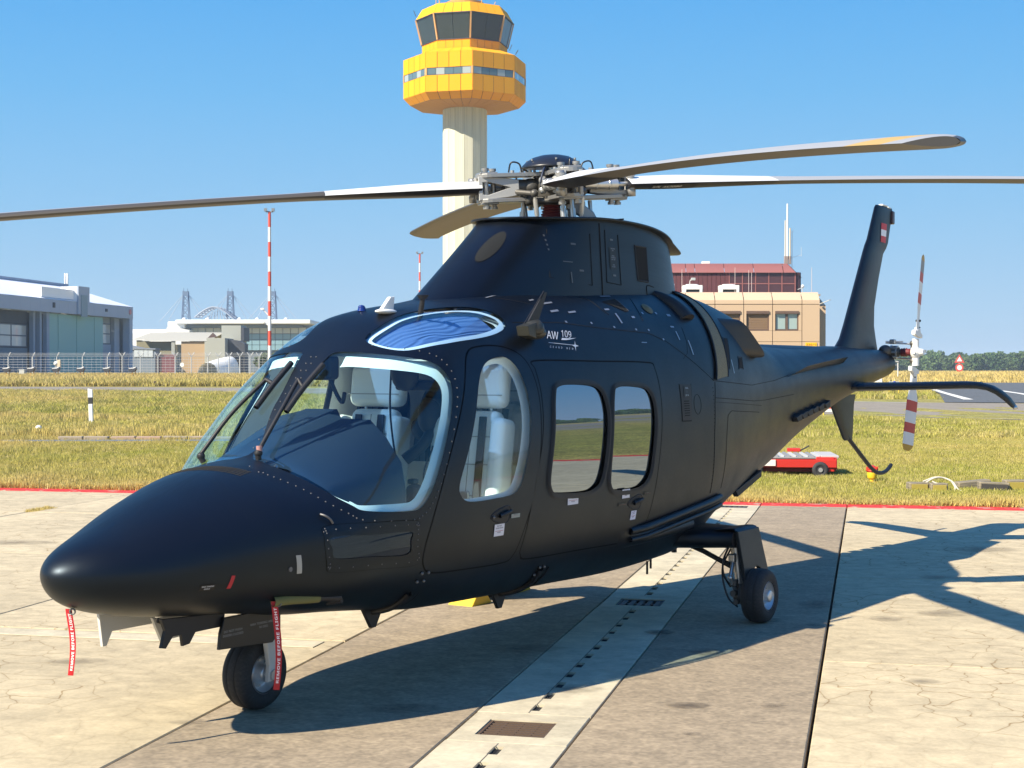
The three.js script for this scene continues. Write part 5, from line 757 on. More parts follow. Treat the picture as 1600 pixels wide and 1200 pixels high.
  part('door_pocket', [box(0.3, 0.1, 0.03, 2.4, 0.98, 0.70, 0.01), box(0.5, 0.09, 0.05, 2.45, 0.9, 0.69, 0.02)], mat(0.55, 0.55, 0.52, 0.6), heli);
}
// ---------------------------------------------------------------- mast fairing
const FZ0 = 2.10, fTop = (s) => 2.705 + 0.045 * smooth(3.6, 4.6, s) - 0.115 * Math.pow(smooth(4.7, 6.2, s), 1.3);
function fairPt(th, v) {                               // th 0 = tail end, pi = front, pi/2 = left
  const sf = lerp(2.78, 3.66, v), sr = lerp(6.20, 6.03, v), hw = lerp(0.425, 0.372, v), c = Math.cos(th), q = Math.sin(th), front = c < 0, scn = lerp(4.25, 4.35, v);
  const n = front ? 2.05 : 2.6, s = scn + (front ? -(scn - sf) : sr - scn) * Math.pow(Math.abs(c), 2 / n), w = hw * Math.sign(q) * Math.pow(Math.abs(q), 2 / n) * (front ? 1 : 1 - 0.45 * smooth(0.1, 1, c * c));
  return [s, lerp(FZ0, fTop(s), v), w];
}
const fairN = (th, v) => { const n = nrm(fairPt, th, Math.min(v, 0.985), 0.01), p = fairPt(th, v); return n.x * (p[0] - 4.4) * 0.2 + n.z * p[2] < 0 ? n.negate() : n; };
{
  const rows = []; for (let i = 0; i <= 28; i++) { const r = []; for (let j = 0; j <= 160; j++) r.push(fairPt(j / 160 * Math.PI * 2, i / 28)); rows.push(r); }
  part('mast_fairing', quadMesh(rows), black, heli);
  const ring = (k, dz) => { const r = []; for (let j = 0; j <= 160; j++) { const p = fairPt(j / 160 * Math.PI * 2, 1), cx = 4.6; let s = cx + (p[0] - cx) * k, w = p[2] * (1 + (k - 1) * 2.2); if (s > 5.7) s += (s - 5.7) * 0.34 * (k > 1 ? 1 : 0); r.push([s, fTop(p[0]) + dz, w]); } return r; };
  part('fairing_flange', quadMesh([ring(0.985, -0.012), ring(1.045, -0.004), ring(1.05, 0.004), ring(1.045, 0.012), ring(0.6, 0.018), ring(0.02, 0.02)]), black, heli);
  // mesh-covered oval in the front-left face
  const patch = (th, v, a, b, k, grow = 1) => { const r = []; for (let i = 0; i <= 6; i++) { const row = []; for (let j = 0; j <= 40; j++) { const f = j / 40 * 6.2832, q = i / 6 * grow, t2 = th + a * q * Math.cos(f), v2 = v + b * q * Math.sin(f); row.push(off3(fairPt(t2, v2), fairN(t2, v2), k)); } r.push(row); } return quadMesh(r); };
  const meshTex = canvasTex(128, 128, (x) => { x.fillStyle = '#26251c'; x.fillRect(0, 0, 128, 128); x.fillStyle = '#15140f'; for (let j = 0; j < 8; j++) for (let i = 0; i < 8; i++) { x.beginPath(); x.arc(i * 16 + 8, j * 16 + 8, 5.2, 0, 7); x.fill(); } }); meshTex.repeat.set(7, 3);
  part('oval_vent', patch(2.83, 0.68, 0.13, 0.17, 0.004), new THREE.MeshStandardMaterial({ map: meshTex, roughness: 0.6, metalness: 0.3, side: THREE.DoubleSide }), heli);
  // parts of its left side: find (theta, v) for a point given by s and z
  const find = (s, z) => { let th = 1.5, v = 0.5; for (let k = 0; k < 40; k++) { v = clamp((z - FZ0) / (fTop(s) - FZ0), 0, 1); const sf = lerp(2.78, 3.66, v), sr = lerp(6.20, 6.03, v), scn = lerp(4.25, 4.35, v), f = s < scn; const c = f ? -Math.pow((scn - s) / (scn - sf), 2.05 / 2) : Math.pow((s - scn) / (sr - scn), 2.6 / 2); th = Math.acos(clamp(c, -1, 1)); } return [th, v]; };
  const fp = (s, z, k = 0.002) => { const [t, v] = find(s, z); return off3(fairPt(t, v), fairN(t, v), k); };
  const quadP = (s0, s1, z0, z1, k, n = 6) => { const r = []; for (let i = 0; i <= n; i++) { const row = []; for (let j = 0; j <= n; j++) row.push(fp(lerp(s0, s1, j / n), lerp(z0, z1, i / n), k)); r.push(row); } return quadMesh(r); };
  const lineP = (pts, r = 0.0035) => tube(pts.map(([s, z]) => fp(s, z, 0.0005)), r, 30, 5);
  part('intake_opening', [quadP(4.86, 5.03, 2.37, 2.60, 0.003)], seamM, heli);
  part('intake_frame', [lineP([[4.86, 2.37], [4.845, 2.61]], 0.006), lineP([[5.03, 2.36], [5.03, 2.605]], 0.006), lineP([[4.85, 2.605], [5.03, 2.605]], 0.006), lineP([[4.86, 2.365], [5.03, 2.36]], 0.006)], blackTrim, heli);
  part('panel_line', [lineP([[4.33, 2.24], [4.34, 2.5], [4.35, 2.72]], 0.005), lineP([[4.42, 2.68], [4.40, 2.33]]), lineP([[4.60, 2.66], [4.60, 2.32]]), lineP([[4.40, 2.33], [4.60, 2.32]]), lineP([[3.74, 2.33], [4.20, 2.30]]), lineP([[4.20, 2.30], [4.22, 2.64]]), lineP([[3.74, 2.33], [3.82, 2.64]]), lineP([[5.0, 2.24], [5.0, 2.33], [5.12, 2.33]])], seamM, heli);
  const marks = []; for (const [s, z, w, h] of [[4.02, 2.56, 0.05, 0.012], [4.08, 2.39, 0.05, 0.012], [3.96, 2.34, 0.012, 0.07], [3.94, 2.44, 0.10, 0.006], [4.50, 2.62, 0.04, 0.012], [4.51, 2.38, 0.04, 0.012], [3.78, 2.60, 0.012, 0.012], [3.78, 2.57, 0.012, 0.012], [3.78, 2.54, 0.012, 0.012], [3.78, 2.51, 0.012, 0.012]]) marks.push(quadP(s - w / 2, s + w / 2, z - h / 2, z + h / 2, 0.004, 1)); part('latches', marks, rivetM, heli);
  const txt = canvasTex(64, 160, (x) => { x.fillStyle = '#0b0d11'; x.fillRect(0, 0, 64, 160); x.fillStyle = '#aeb6c0'; x.font = '10px sans-serif'; x.textAlign = 'center'; ['ENGINE', 'OIL', '', '', 'SHELL', 'TURBINE', 'OIL 500', '', '', 'HYD', 'FLUID'].forEach((t, i) => x.fillText(t, 32, 14 + i * 13)); });
  part('fluid_placard', quadP(4.46, 4.56, 2.42, 2.57, 0.003, 2), new THREE.MeshStandardMaterial({ map: txt, roughness: 0.5, side: THREE.DoubleSide }), heli);
}
// ---------------------------------------------------------------- main rotor
{
  const HUB = [4.369, 2.99, 0], ES = 0.082, EW = 0.003, KD = 0.006, head = new THREE.Group(); head.name = 'rotor_head'; heli.add(head); head.position.set(...HUB);
  const up = V(-ES, 1, -EW).normalize(); head.quaternion.setFromUnitVectors(V(0, 1, 0), up);
  const cuffM = mat(0.40, 0.40, 0.385, 0.4), alloy = mat(0.33, 0.325, 0.31, 0.34, { metalness: 0.6 }), capM = pmat(0.012, 0.014, 0.02, 0.35);
  part('dome_cap', lathe([[0, 0.215], [0.06, 0.211], [0.12, 0.197], [0.17, 0.170], [0.2, 0.142], [0.205, 0.13], [0.198, 0.124], [0.1, 0.13], [0, 0.13]], 'y', 48), capM, head);
  part('hub_core', [lathe([[0, 0.13], [0.06, 0.12], [0.07, 0.07], [0.12, 0.06], [0.13, -0.06], [0.09, -0.08], [0.08, -0.12], [0.05, -0.13], [0.05, -0.28], [0, -0.28]], 'y', 32)], greasy, head);
  part('dome_bolt', [0, 1, 2, 3, 4, 5].map((k) => new THREE.CylinderGeometry(0.008, 0.008, 0.012, 8).translate(0.17 * Math.cos(k * 1.047 + 0.3), 0.176, 0.17 * Math.sin(k * 1.047 + 0.3))), alloy, head);
  const plateShape = (r0, r1, w0, w1) => { const o = []; for (let i = 0; i <= 10; i++) { const a = -Math.PI / 2 + Math.PI * i / 10; o.push([r1 + w1 * Math.cos(a), w1 * Math.sin(a)]); } for (let i = 0; i <= 10; i++) { const a = Math.PI / 2 + Math.PI * i / 10; o.push([r0 + w0 * Math.cos(a) * 0.5, w0 * Math.sin(a)]); } return o; };
  const yokeU = extrude(plateShape(0.10, 0.44, 0.075, 0.085), 0.020, 0.004).rotateX(-Math.PI / 2), yokeL = yokeU.clone();
  for (let k = 0; k < 4; k++) {
    const az = 134.0 + k * 90, arm = (k + 0) % 4, g = (geo) => geo.rotateY(-az * Math.PI / 180);      // along +x -> azimuth
    const R = (list) => list.map((q) => g(q.clone()));
    part('upper_yoke', R([yokeU.clone().translate(0, 0.082, 0)]), alloy, head); part('lower_yoke', R([yokeL.clone().translate(0, -0.085, 0)]), alloy, head);
    const bolt = (x, z, y0, y1, r) => [new THREE.CylinderGeometry(r, r, y1 - y0, 16).translate(x, (y0 + y1) / 2, z), new THREE.CylinderGeometry(r * 1.35, r * 1.35, 0.018, 6).translate(x, y1, z), new THREE.CylinderGeometry(r * 1.35, r * 1.35, 0.018, 6).translate(x, y0, z)];
    part('blade_bolt', R([...bolt(0.40, 0.045, -0.13, 0.125, 0.019), ...bolt(0.47, -0.04, -0.13, 0.125, 0.019)]), alloy, head);
    part('flexure', R([new THREE.CylinderGeometry(0.05, 0.062, 0.20, 18).rotateZ(Math.PI / 2).translate(0.24, 0, 0), new THREE.SphereGeometry(0.07, 18, 14).scale(1, 0.85, 1).translate(0.15, 0, 0)]), greasy, head);
    part('blade_cuff', R([-0.055, 0.055].flatMap((z) => { const sh = new THREE.Shape([[0.25, -0.05], [0.33, -0.062], [0.52, -0.078], [0.52, 0.075], [0.33, 0.06], [0.25, 0.045]].map(([x, y]) => new THREE.Vector2(x, y))); sh.holes.push(new THREE.Path([[0.30, 0.0], [0.46, 0.045], [0.50, 0.04], [0.50, -0.045], [0.46, -0.05]].map(([x, y]) => new THREE.Vector2(x, y)))); const q = new THREE.ExtrudeGeometry(sh, { depth: 0.016, bevelEnabled: true, bevelSize: 0.003, bevelThickness: 0.003, bevelSegments: 1 }); return [q.translate(0, 0, z - 0.008)]; })), cuffM, head);
    part('damper', R([bar([0.20, 0.0, 0.10], [0.43, -0.005, 0.105], 0.034, 0.034, 16), bar([0.43, -0.005, 0.105], [0.53, -0.005, 0.09], 0.016), new THREE.TorusGeometry(0.034, 0.006, 8, 18).rotateY(Math.PI / 2).translate(0.28, 0, 0.102), new THREE.TorusGeometry(0.034, 0.006, 8, 18).rotateY(Math.PI / 2).translate(0.37, -0.003, 0.104)]), steelM, head);
    part('damper_bracket', R([lathe([[0.0, -0.09], [0.03, -0.09], [0.032, -0.05], [0.022, -0.03], [0.035, 0.0], [0.022, 0.03], [0.032, 0.055], [0.028, 0.075], [0, 0.075]], 'y', 16).translate(0.53, 0.0, 0.09)]), alloy, head);
    part('pitch_horn', R([bar([0.28, -0.03, -0.03], [0.18, -0.05, -0.155], 0.022, 0.018), new THREE.SphereGeometry(0.028, 12, 10).translate(0.17, -0.05, -0.165)]), greasy, head);
    part('pitch_link', R([bar([0.17, -0.05, -0.165], [0.15, -0.235, -0.15], 0.011), bar([0.165, -0.09, -0.162], [0.154, -0.20, -0.153], 0.016)]), steelM, head);
    part('bonding_cable', R([tube([[0.22, 0.09, -0.05], [0.24, 0.155, -0.06], [0.29, 0.165, -0.05], [0.31, 0.10, -0.04]], 0.006, 20, 6)]), capM, head);
    part('nuts', R([...[0.14, 0.2, 0.27].map((x) => new THREE.CylinderGeometry(0.014, 0.014, 0.03, 6).translate(x, 0.102, 0.03 - 0.2 * (x - 0.2))), new THREE.SphereGeometry(0.03, 12, 10).translate(0.14, 0.035, 0.10), new THREE.SphereGeometry(0.028, 12, 10).translate(0.16, -0.03, 0.11)]), steelM, head);
    part('hose', R([tube([[0.1, 0.06, 0.05], [0.17, 0.12, 0.09], [0.22, 0.05, 0.13], [0.14, -0.04, 0.12]], 0.007, 22, 6)]), mat(0.02, 0.03, 0.06, 0.5), head);
    part('blade_clamp', R([box(0.12, 0.012, 0.13, 0.45, 0.10, 0, 0.004), box(0.12, 0.012, 0.13, 0.45, -0.104, 0, 0.004)]), alloy, head);
    // blade
    const a = az * Math.PI / 180, bl = new THREE.Group(); bl.name = 'rotor_blade'; heli.add(bl);
    const er = V(Math.cos(a), 0, Math.sin(a)), el = V(Math.sin(a), 0, -Math.cos(a));                     // outwards, towards the leading edge (x = s, z = w)
    const centre = (r) => V(HUB[0] + r * er.x, HUB[1] + ES * r * er.x + EW * r * er.z - KD * r * r, r * er.z);
    const prof = (n, q) => { const t = 5 * 0.105 * (0.2969 * Math.sqrt(q) - 0.126 * q - 0.3516 * q * q + 0.2843 * q ** 3 - 0.1015 * q ** 4); return n > 0 ? t * 1.15 : -t * 0.85; };
    const sect = (r, q, sgn) => { const root = smooth(0.50, 1.9, r), c = lerp(0.285, 0.335, smooth(0.5, 0.9, r)) * (r > 5.15 ? 1 - 0.35 * ((r - 5.15) / 0.27) ** 2 : 1), tw = [0.085, -0.07, 0.10, 0.08][k] + lerp(0.03, -0.02, smooth(0.5, 5.4, r)), th = lerp(3.0, 1.5, root); const x = (0.27 - q) * c - (r > 5.15 ? 0.10 * ((r - 5.15) / 0.27) ** 2 : 0), y = prof(sgn, q) * c * th, p = centre(r); const ct = Math.cos(tw), st = Math.sin(tw); const X = x * ct - y * st, Y = x * st + y * ct; return [p.x + el.x * X, p.y + Y, p.z + el.z * X]; };
    const surf = (r0, r1, q0, q1, sgn, nr = 40, nq = 10) => { const rows = []; for (let i = 0; i <= nr; i++) { const r = lerp(r0, r1, i / nr), row = []; for (let j = 0; j <= nq; j++) row.push(sect(r, lerp(q0, q1, j / nq), sgn)); rows.push(row); } return quadMesh(rows); };
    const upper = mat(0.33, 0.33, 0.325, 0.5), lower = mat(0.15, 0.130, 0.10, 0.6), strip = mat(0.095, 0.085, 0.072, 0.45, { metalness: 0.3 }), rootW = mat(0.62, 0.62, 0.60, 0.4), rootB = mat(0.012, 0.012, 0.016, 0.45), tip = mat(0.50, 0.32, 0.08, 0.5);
    const LE = 0.13;
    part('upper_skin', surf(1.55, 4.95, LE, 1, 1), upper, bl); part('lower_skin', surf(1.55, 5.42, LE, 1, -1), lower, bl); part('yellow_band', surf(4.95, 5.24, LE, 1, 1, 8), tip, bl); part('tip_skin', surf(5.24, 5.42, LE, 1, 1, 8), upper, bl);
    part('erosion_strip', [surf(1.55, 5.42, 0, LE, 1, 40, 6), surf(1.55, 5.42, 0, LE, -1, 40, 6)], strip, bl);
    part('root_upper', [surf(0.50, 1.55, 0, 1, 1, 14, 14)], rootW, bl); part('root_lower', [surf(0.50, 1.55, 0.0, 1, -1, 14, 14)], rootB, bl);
    const cap = []; for (let j = 0; j <= 12; j++) cap.push(j / 12); part('root_cap', quadMesh([cap.map((q) => sect(0.5, q, 1)), cap.map((q) => sect(0.5, q, -1))]), rootB, bl); part('tip_cap', quadMesh([cap.map((q) => sect(5.42, q, 1)), cap.map((q) => sect(5.42, q, -1))]), strip, bl);
    if (k === 3) { const tx = canvasTex(256, 48, (x) => { x.fillStyle = '#0a0a0d'; x.fillRect(0, 0, 256, 48); x.fillStyle = '#e8e8e4'; x.font = 'bold 30px sans-serif'; x.textBaseline = 'middle'; x.fillText('S/N  AK3080', 10, 25, 240); }); part('serial_marking', quadMesh([0.55, 0.92].map((q) => [0.66, 0.8, 0.98].map((r) => { const p = sect(r, q, -1); return [p[0], p[1] - 0.003, p[2]]; }))), new THREE.MeshStandardMaterial({ map: tx, roughness: 0.5, side: THREE.DoubleSide }), bl); }
  }
  // fixed parts below the hub
  const bel = [[0.085, 0.0]]; for (let i = 0; i < 7; i++) { const z = i * 0.019, r = 0.086 - i * 0.0048; bel.push([r, z + 0.003], [r, z + 0.008], [r - 0.014, z + 0.014], [r - 0.014, z + 0.017]); } bel.push([0.05, 0.15]);
  part('rubber_boot', lathe(bel, 'y', 36).translate(4.36, 2.735, 0), boot, heli);
  part('swashplate', [lathe([[0.05, -0.02], [0.17, -0.022], [0.185, 0], [0.17, 0.02], [0.05, 0.024]], 'y', 36).rotateZ(0.06).translate(4.365, 2.885, 0), ...[0.4, 1.97, 3.54, 5.11].map((a) => new THREE.SphereGeometry(0.032, 12, 10).translate(4.365 + 0.185 * Math.cos(a), 2.885, 0.185 * Math.sin(a)))], greasy, heli);
  part('scissor_link', [extrude([[0, 0.03], [0.03, 0.06], [0.1, 0.0], [0.17, -0.05], [0.20, -0.1], [0.14, -0.1], [0.08, -0.06], [0.0, -0.02]], 0.05, 0.008).rotateY(-0.9).translate(4.42, 2.86, 0.09), new THREE.CylinderGeometry(0.022, 0.022, 0.07, 14).rotateX(Math.PI / 2).rotateY(-0.9).translate(4.48, 2.82, 0.15)], alloy, heli);
  for (const [s, w] of [[4.24, 0.17], [4.28, 0.22], [4.56, 0.20], [4.60, 0.12], [4.3, -0.2], [4.55, -0.18]]) part('servo_rod', [bar([s, 2.73, w], [s, 2.90, w * 0.92], 0.014), bar([s, 2.73, w], [s, 2.82, w * 0.96], 0.021), new THREE.SphereGeometry(0.024, 10, 8).translate(s, 2.75, w)], steelM, heli);
}
// ---------------------------------------------------------------- undercarriage
function wheelGeo(side) {                              // axle along local z
  const tyre = lathe([[0.095, -0.07], [0.12, -0.078], [0.150, -0.078], [0.172, -0.066], [0.183, -0.046], [0.1855, -0.03], [0.181, -0.027], [0.181, -0.022], [0.1865, -0.019], [0.187, 0.0], [0.1865, 0.019], [0.181, 0.022], [0.181, 0.027], [0.1855, 0.03], [0.183, 0.046], [0.172, 0.066], [0.150, 0.078], [0.12, 0.078], [0.095, 0.07]], 'z', 56);
  const rim = lathe([[0.102, 0.074], [0.108, 0.066], [0.098, 0.058], [0.092, 0.04], [0.078, 0.026], [0.07, 0.022], [0.055, 0.03], [0.042, 0.036], [0.042, 0.075], [0.034, 0.084], [0.0, 0.086]], 'z', 40), back = lathe([[0.102, -0.074], [0.108, -0.066], [0.09, -0.05], [0.05, -0.04], [0, -0.04]], 'z', 32);
  const bolts = []; for (let k = 0; k < 8; k++) bolts.push(new THREE.CylinderGeometry(0.007, 0.007, 0.016, 6).rotateX(Math.PI / 2).translate(0.066 * Math.cos(k * 0.785), 0.066 * Math.sin(k * 0.785), 0.028));
  return [tyre, [rim, back], bolts];
}
const dustT = dataTex(256, 128, (() => { const a = pnoise(301, 32), b = pnoise(302, 128); return (x, y) => { const v = 0.145 + 0.03 * (a(x / 8, y / 4) - 0.5) + 0.03 * (b(x / 2, y) - 0.5), k = smooth(0.5, 0.9, a(x / 8 + 3, y / 4)) * 0.03; return [v + k * 1.2, v + k, v + k * 0.8]; }; })()); dustT.repeat.set(4, 1);
const tyreM = new THREE.MeshStandardMaterial({ map: dustT, roughness: 0.8, side: THREE.DoubleSide }), rimM = mat(0.58, 0.59, 0.59, 0.33, { metalness: 0.55 });
{
  for (const sd of [1, -1]) {
    const leg = new THREE.Group(); leg.name = 'main_undercarriage'; heli.add(leg); if (sd < 0) leg.scale.z = -1;
    // sponson arm: rounded beam from the body to the leg head
    const sect = (w) => { const t = (w - 0.5) / 0.68, a = lerp(0.30, 0.19, smooth(0, 0.8, t)), b = lerp(0.085, 0.062, t), cz = lerp(0.575, 0.585, t), o = []; for (let j = 0; j <= 36; j++) { const f = j / 36 * 6.2832, c = Math.cos(f), q = Math.sin(f); o.push([5.27 + 0.02 * t + a * Math.sign(c) * Math.pow(Math.abs(c), 0.7), cz + b * Math.sign(q) * Math.pow(Math.abs(q), 0.7), w]); } return o; };
    const rows = []; for (let i = 0; i <= 16; i++) rows.push(sect(0.5 + 0.5 * i / 16)); part('sponson_arm', quadMesh(rows), black, leg);
    part('arm_cap', [quadMesh([sect(1.0), sect(1.0).map(() => [5.29, 0.585, 1.012])])], blackTrim, leg);
    // door plate outboard of the leg, with its half-round notch over the wheel
    const o = [[5.12, 0.635], [5.47, 0.635], [5.56, 0.30]]; for (let i = 0; i <= 10; i++) { const a = Math.PI * i / 10; o.push([5.37 + 0.085 * Math.cos(a), 0.30 + 0.085 * Math.sin(a)]); } o.push([5.24, 0.295], [5.17, 0.27]);
    const dp = extrude(o, 0.02, 0.006); const q = dp.attributes.position; for (let i = 0; i < q.count; i++) q.setZ(i, q.getZ(i) + 1.02 + (0.64 - q.getY(i)) * 0.12); dp.computeVertexNormals(); part('leg_door', dp, black, leg);
    part('leg_door_roof', quadMesh([[5.10, 0.64, 0.85], [5.10, 0.655, 0.95], [5.11, 0.656, 0.99], [5.115, 0.65, 1.013], [5.12, 0.636, 1.026]].map(([s, z, w]) => [[s, z, w], [5.29, z + 0.004, w], [5.47, z, w]])), black, leg);
    part('oleo_strut', [bar([5.30, 0.58, 0.93], [5.30, 0.34, 0.955], 0.038), bar([5.30, 0.36, 0.955], [5.30, 0.21, 0.965], 0.028)], steelM, leg);
    part('axle_block', [bar([5.30, 0.185, 0.93], [5.30, 0.185, 1.10], 0.03), box(0.10, 0.12, 0.07, 5.30, 0.20, 0.965, 0.02), new THREE.CylinderGeometry(0.075, 0.075, 0.05, 20).rotateX(Math.PI / 2).translate(5.30, 0.185, 1.01), new THREE.CylinderGeometry(0.022, 0.022, 0.05, 12).rotateZ(Math.PI / 2).translate(5.21, 0.20, 0.965), new THREE.CylinderGeometry(0.02, 0.02, 0.04, 12).rotateZ(Math.PI / 2).translate(5.22, 0.14, 0.98), box(0.05, 0.05, 0.05, 5.22, 0.27, 0.96, 0.01)], greasy, leg);
    part('torque_link', [bar([5.24, 0.42, 0.945], [5.18, 0.31, 0.95], 0.015), bar([5.18, 0.31, 0.95], [5.25, 0.2, 0.96], 0.015), new THREE.SphereGeometry(0.02, 10, 8).translate(5.18, 0.31, 0.95), box(0.04, 0.06, 0.05, 5.235, 0.44, 0.94, 0.01)], steelM, leg);
    part('side_brace', [bar([5.28, 0.52, 0.58], [5.30, 0.36, 0.93], 0.018), bar([5.22, 0.52, 0.58], [5.29, 0.38, 0.93], 0.012)], blackTrim, leg);
    part('brake_hose', [tube([[5.26, 0.55, 0.92], [5.17, 0.42, 0.9], [5.18, 0.33, 0.9], [5.23, 0.24, 0.93]], 0.008, 24, 6), tube([[5.3, 0.5, 0.9], [5.2, 0.36, 0.88], [5.2, 0.16, 0.93], [5.26, 0.1, 0.97]], 0.007, 24, 6)], blackTrim, leg);
    const [ty, ri, bo] = wheelGeo(); const wh = new THREE.Group(); wh.name = 'wheel'; leg.add(wh); wh.position.set(5.30, 0.1865, 1.115); part('tyre', ty, tyreM, wh); part('rim', ri, rimM, wh); part('rim_bolts', bo, steelM, wh);
  }
  // nose gear, turned a little
  const ng = new THREE.Group(); ng.name = 'nose_undercarriage'; heli.add(ng); ng.position.set(1.385, 0, 0);
  part('fork', [extrude([[-0.05, 0.42], [0.03, 0.42], [0.06, 0.36], [0.035, 0.2], [0.03, 0.16], [-0.03, 0.16], [-0.02, 0.24], [-0.04, 0.34]], 0.018, 0.007).translate(0, 0, 0.112), extrude([[-0.05, 0.42], [0.03, 0.42], [0.06, 0.36], [0.035, 0.2], [0.03, 0.16], [-0.03, 0.16], [-0.02, 0.24], [-0.04, 0.34]], 0.018, 0.007).translate(0, 0, -0.112), box(0.12, 0.05, 0.26, -0.01, 0.425, 0, 0.015), bar([0, 0.42, 0], [-0.01, 0.62, 0], 0.04)], greyM, ng);
  part('axle', [bar([0, 0.186, -0.135], [0, 0.186, 0.135], 0.022), new THREE.CylinderGeometry(0.03, 0.03, 0.02, 6).rotateX(Math.PI / 2).translate(0, 0.186, 0.128)], steelM, ng);
  const [ty, ri, bo] = wheelGeo(); const wh = new THREE.Group(); wh.name = 'wheel'; ng.add(wh); wh.position.set(0, 0.1865, 0); part('tyre', ty, tyreM, wh); part('rim', ri, rimM, wh); part('rim_bolts', bo, steelM, wh);
  // bay doors
  const doorTex = canvasTex(256, 128, (x, w, h) => { x.fillStyle = '#08090b'; x.fillRect(0, 0, w, h); x.fillStyle = '#9aa0a8'; x.font = '11px sans-serif'; x.textAlign = 'center'; x.fillText('DO NOT PUSH', 60, 58); x.fillText('DOORS CLOSED', 60, 72); x.fillText('MAX TOWING ANGLE', 178, 52); x.fillText('50 DEG', 178, 66); });
  const lf = new THREE.MeshPhysicalMaterial({ map: doorTex, roughness: 0.4, side: THREE.DoubleSide });
  const dg = extrude([[0.93, 0.47], [0.955, 0.54], [1.36, 0.54], [1.36, 0.415], [1.30, 0.375], [0.92, 0.395]], 0.014, 0.003); const uvs = dg.attributes.uv, ps = dg.attributes.position; for (let i = 0; i < uvs.count; i++) uvs.setXY(i, (ps.getX(i) - 0.9) / 0.48, (ps.getY(i) - 0.37) / 0.18); part('nose_bay_door', dg.translate(0, 0, 0.185), lf, heli);
  part('front_bay_bracket', [extrude([[0.56, 0.585], [0.98, 0.56], [0.97, 0.50], [0.78, 0.50], [0.74, 0.45], [0.70, 0.445], [0.69, 0.50], [0.63, 0.50], [0.585, 0.45], [0.56, 0.455], [0.585, 0.53]], 0.014, 0.003).translate(0, 0, 0.16), bar([0.6, 0.57, 0.1], [0.75, 0.53, 0.16], 0.012)], blackTrim, heli);
  part('bay_door_inner', [extrude([[0.50, 0.60], [0.86, 0.56], [0.86, 0.50], [0.58, 0.50], [0.545, 0.435], [0.525, 0.435]], 0.012, 0.003).translate(0, 0, -0.19), extrude([[0.72, 0.55], [1.12, 0.52], [1.12, 0.45], [0.78, 0.435]], 0.012, 0.003).translate(0, 0, -0.06)], mat(0.55, 0.55, 0.51, 0.5), heli);
}

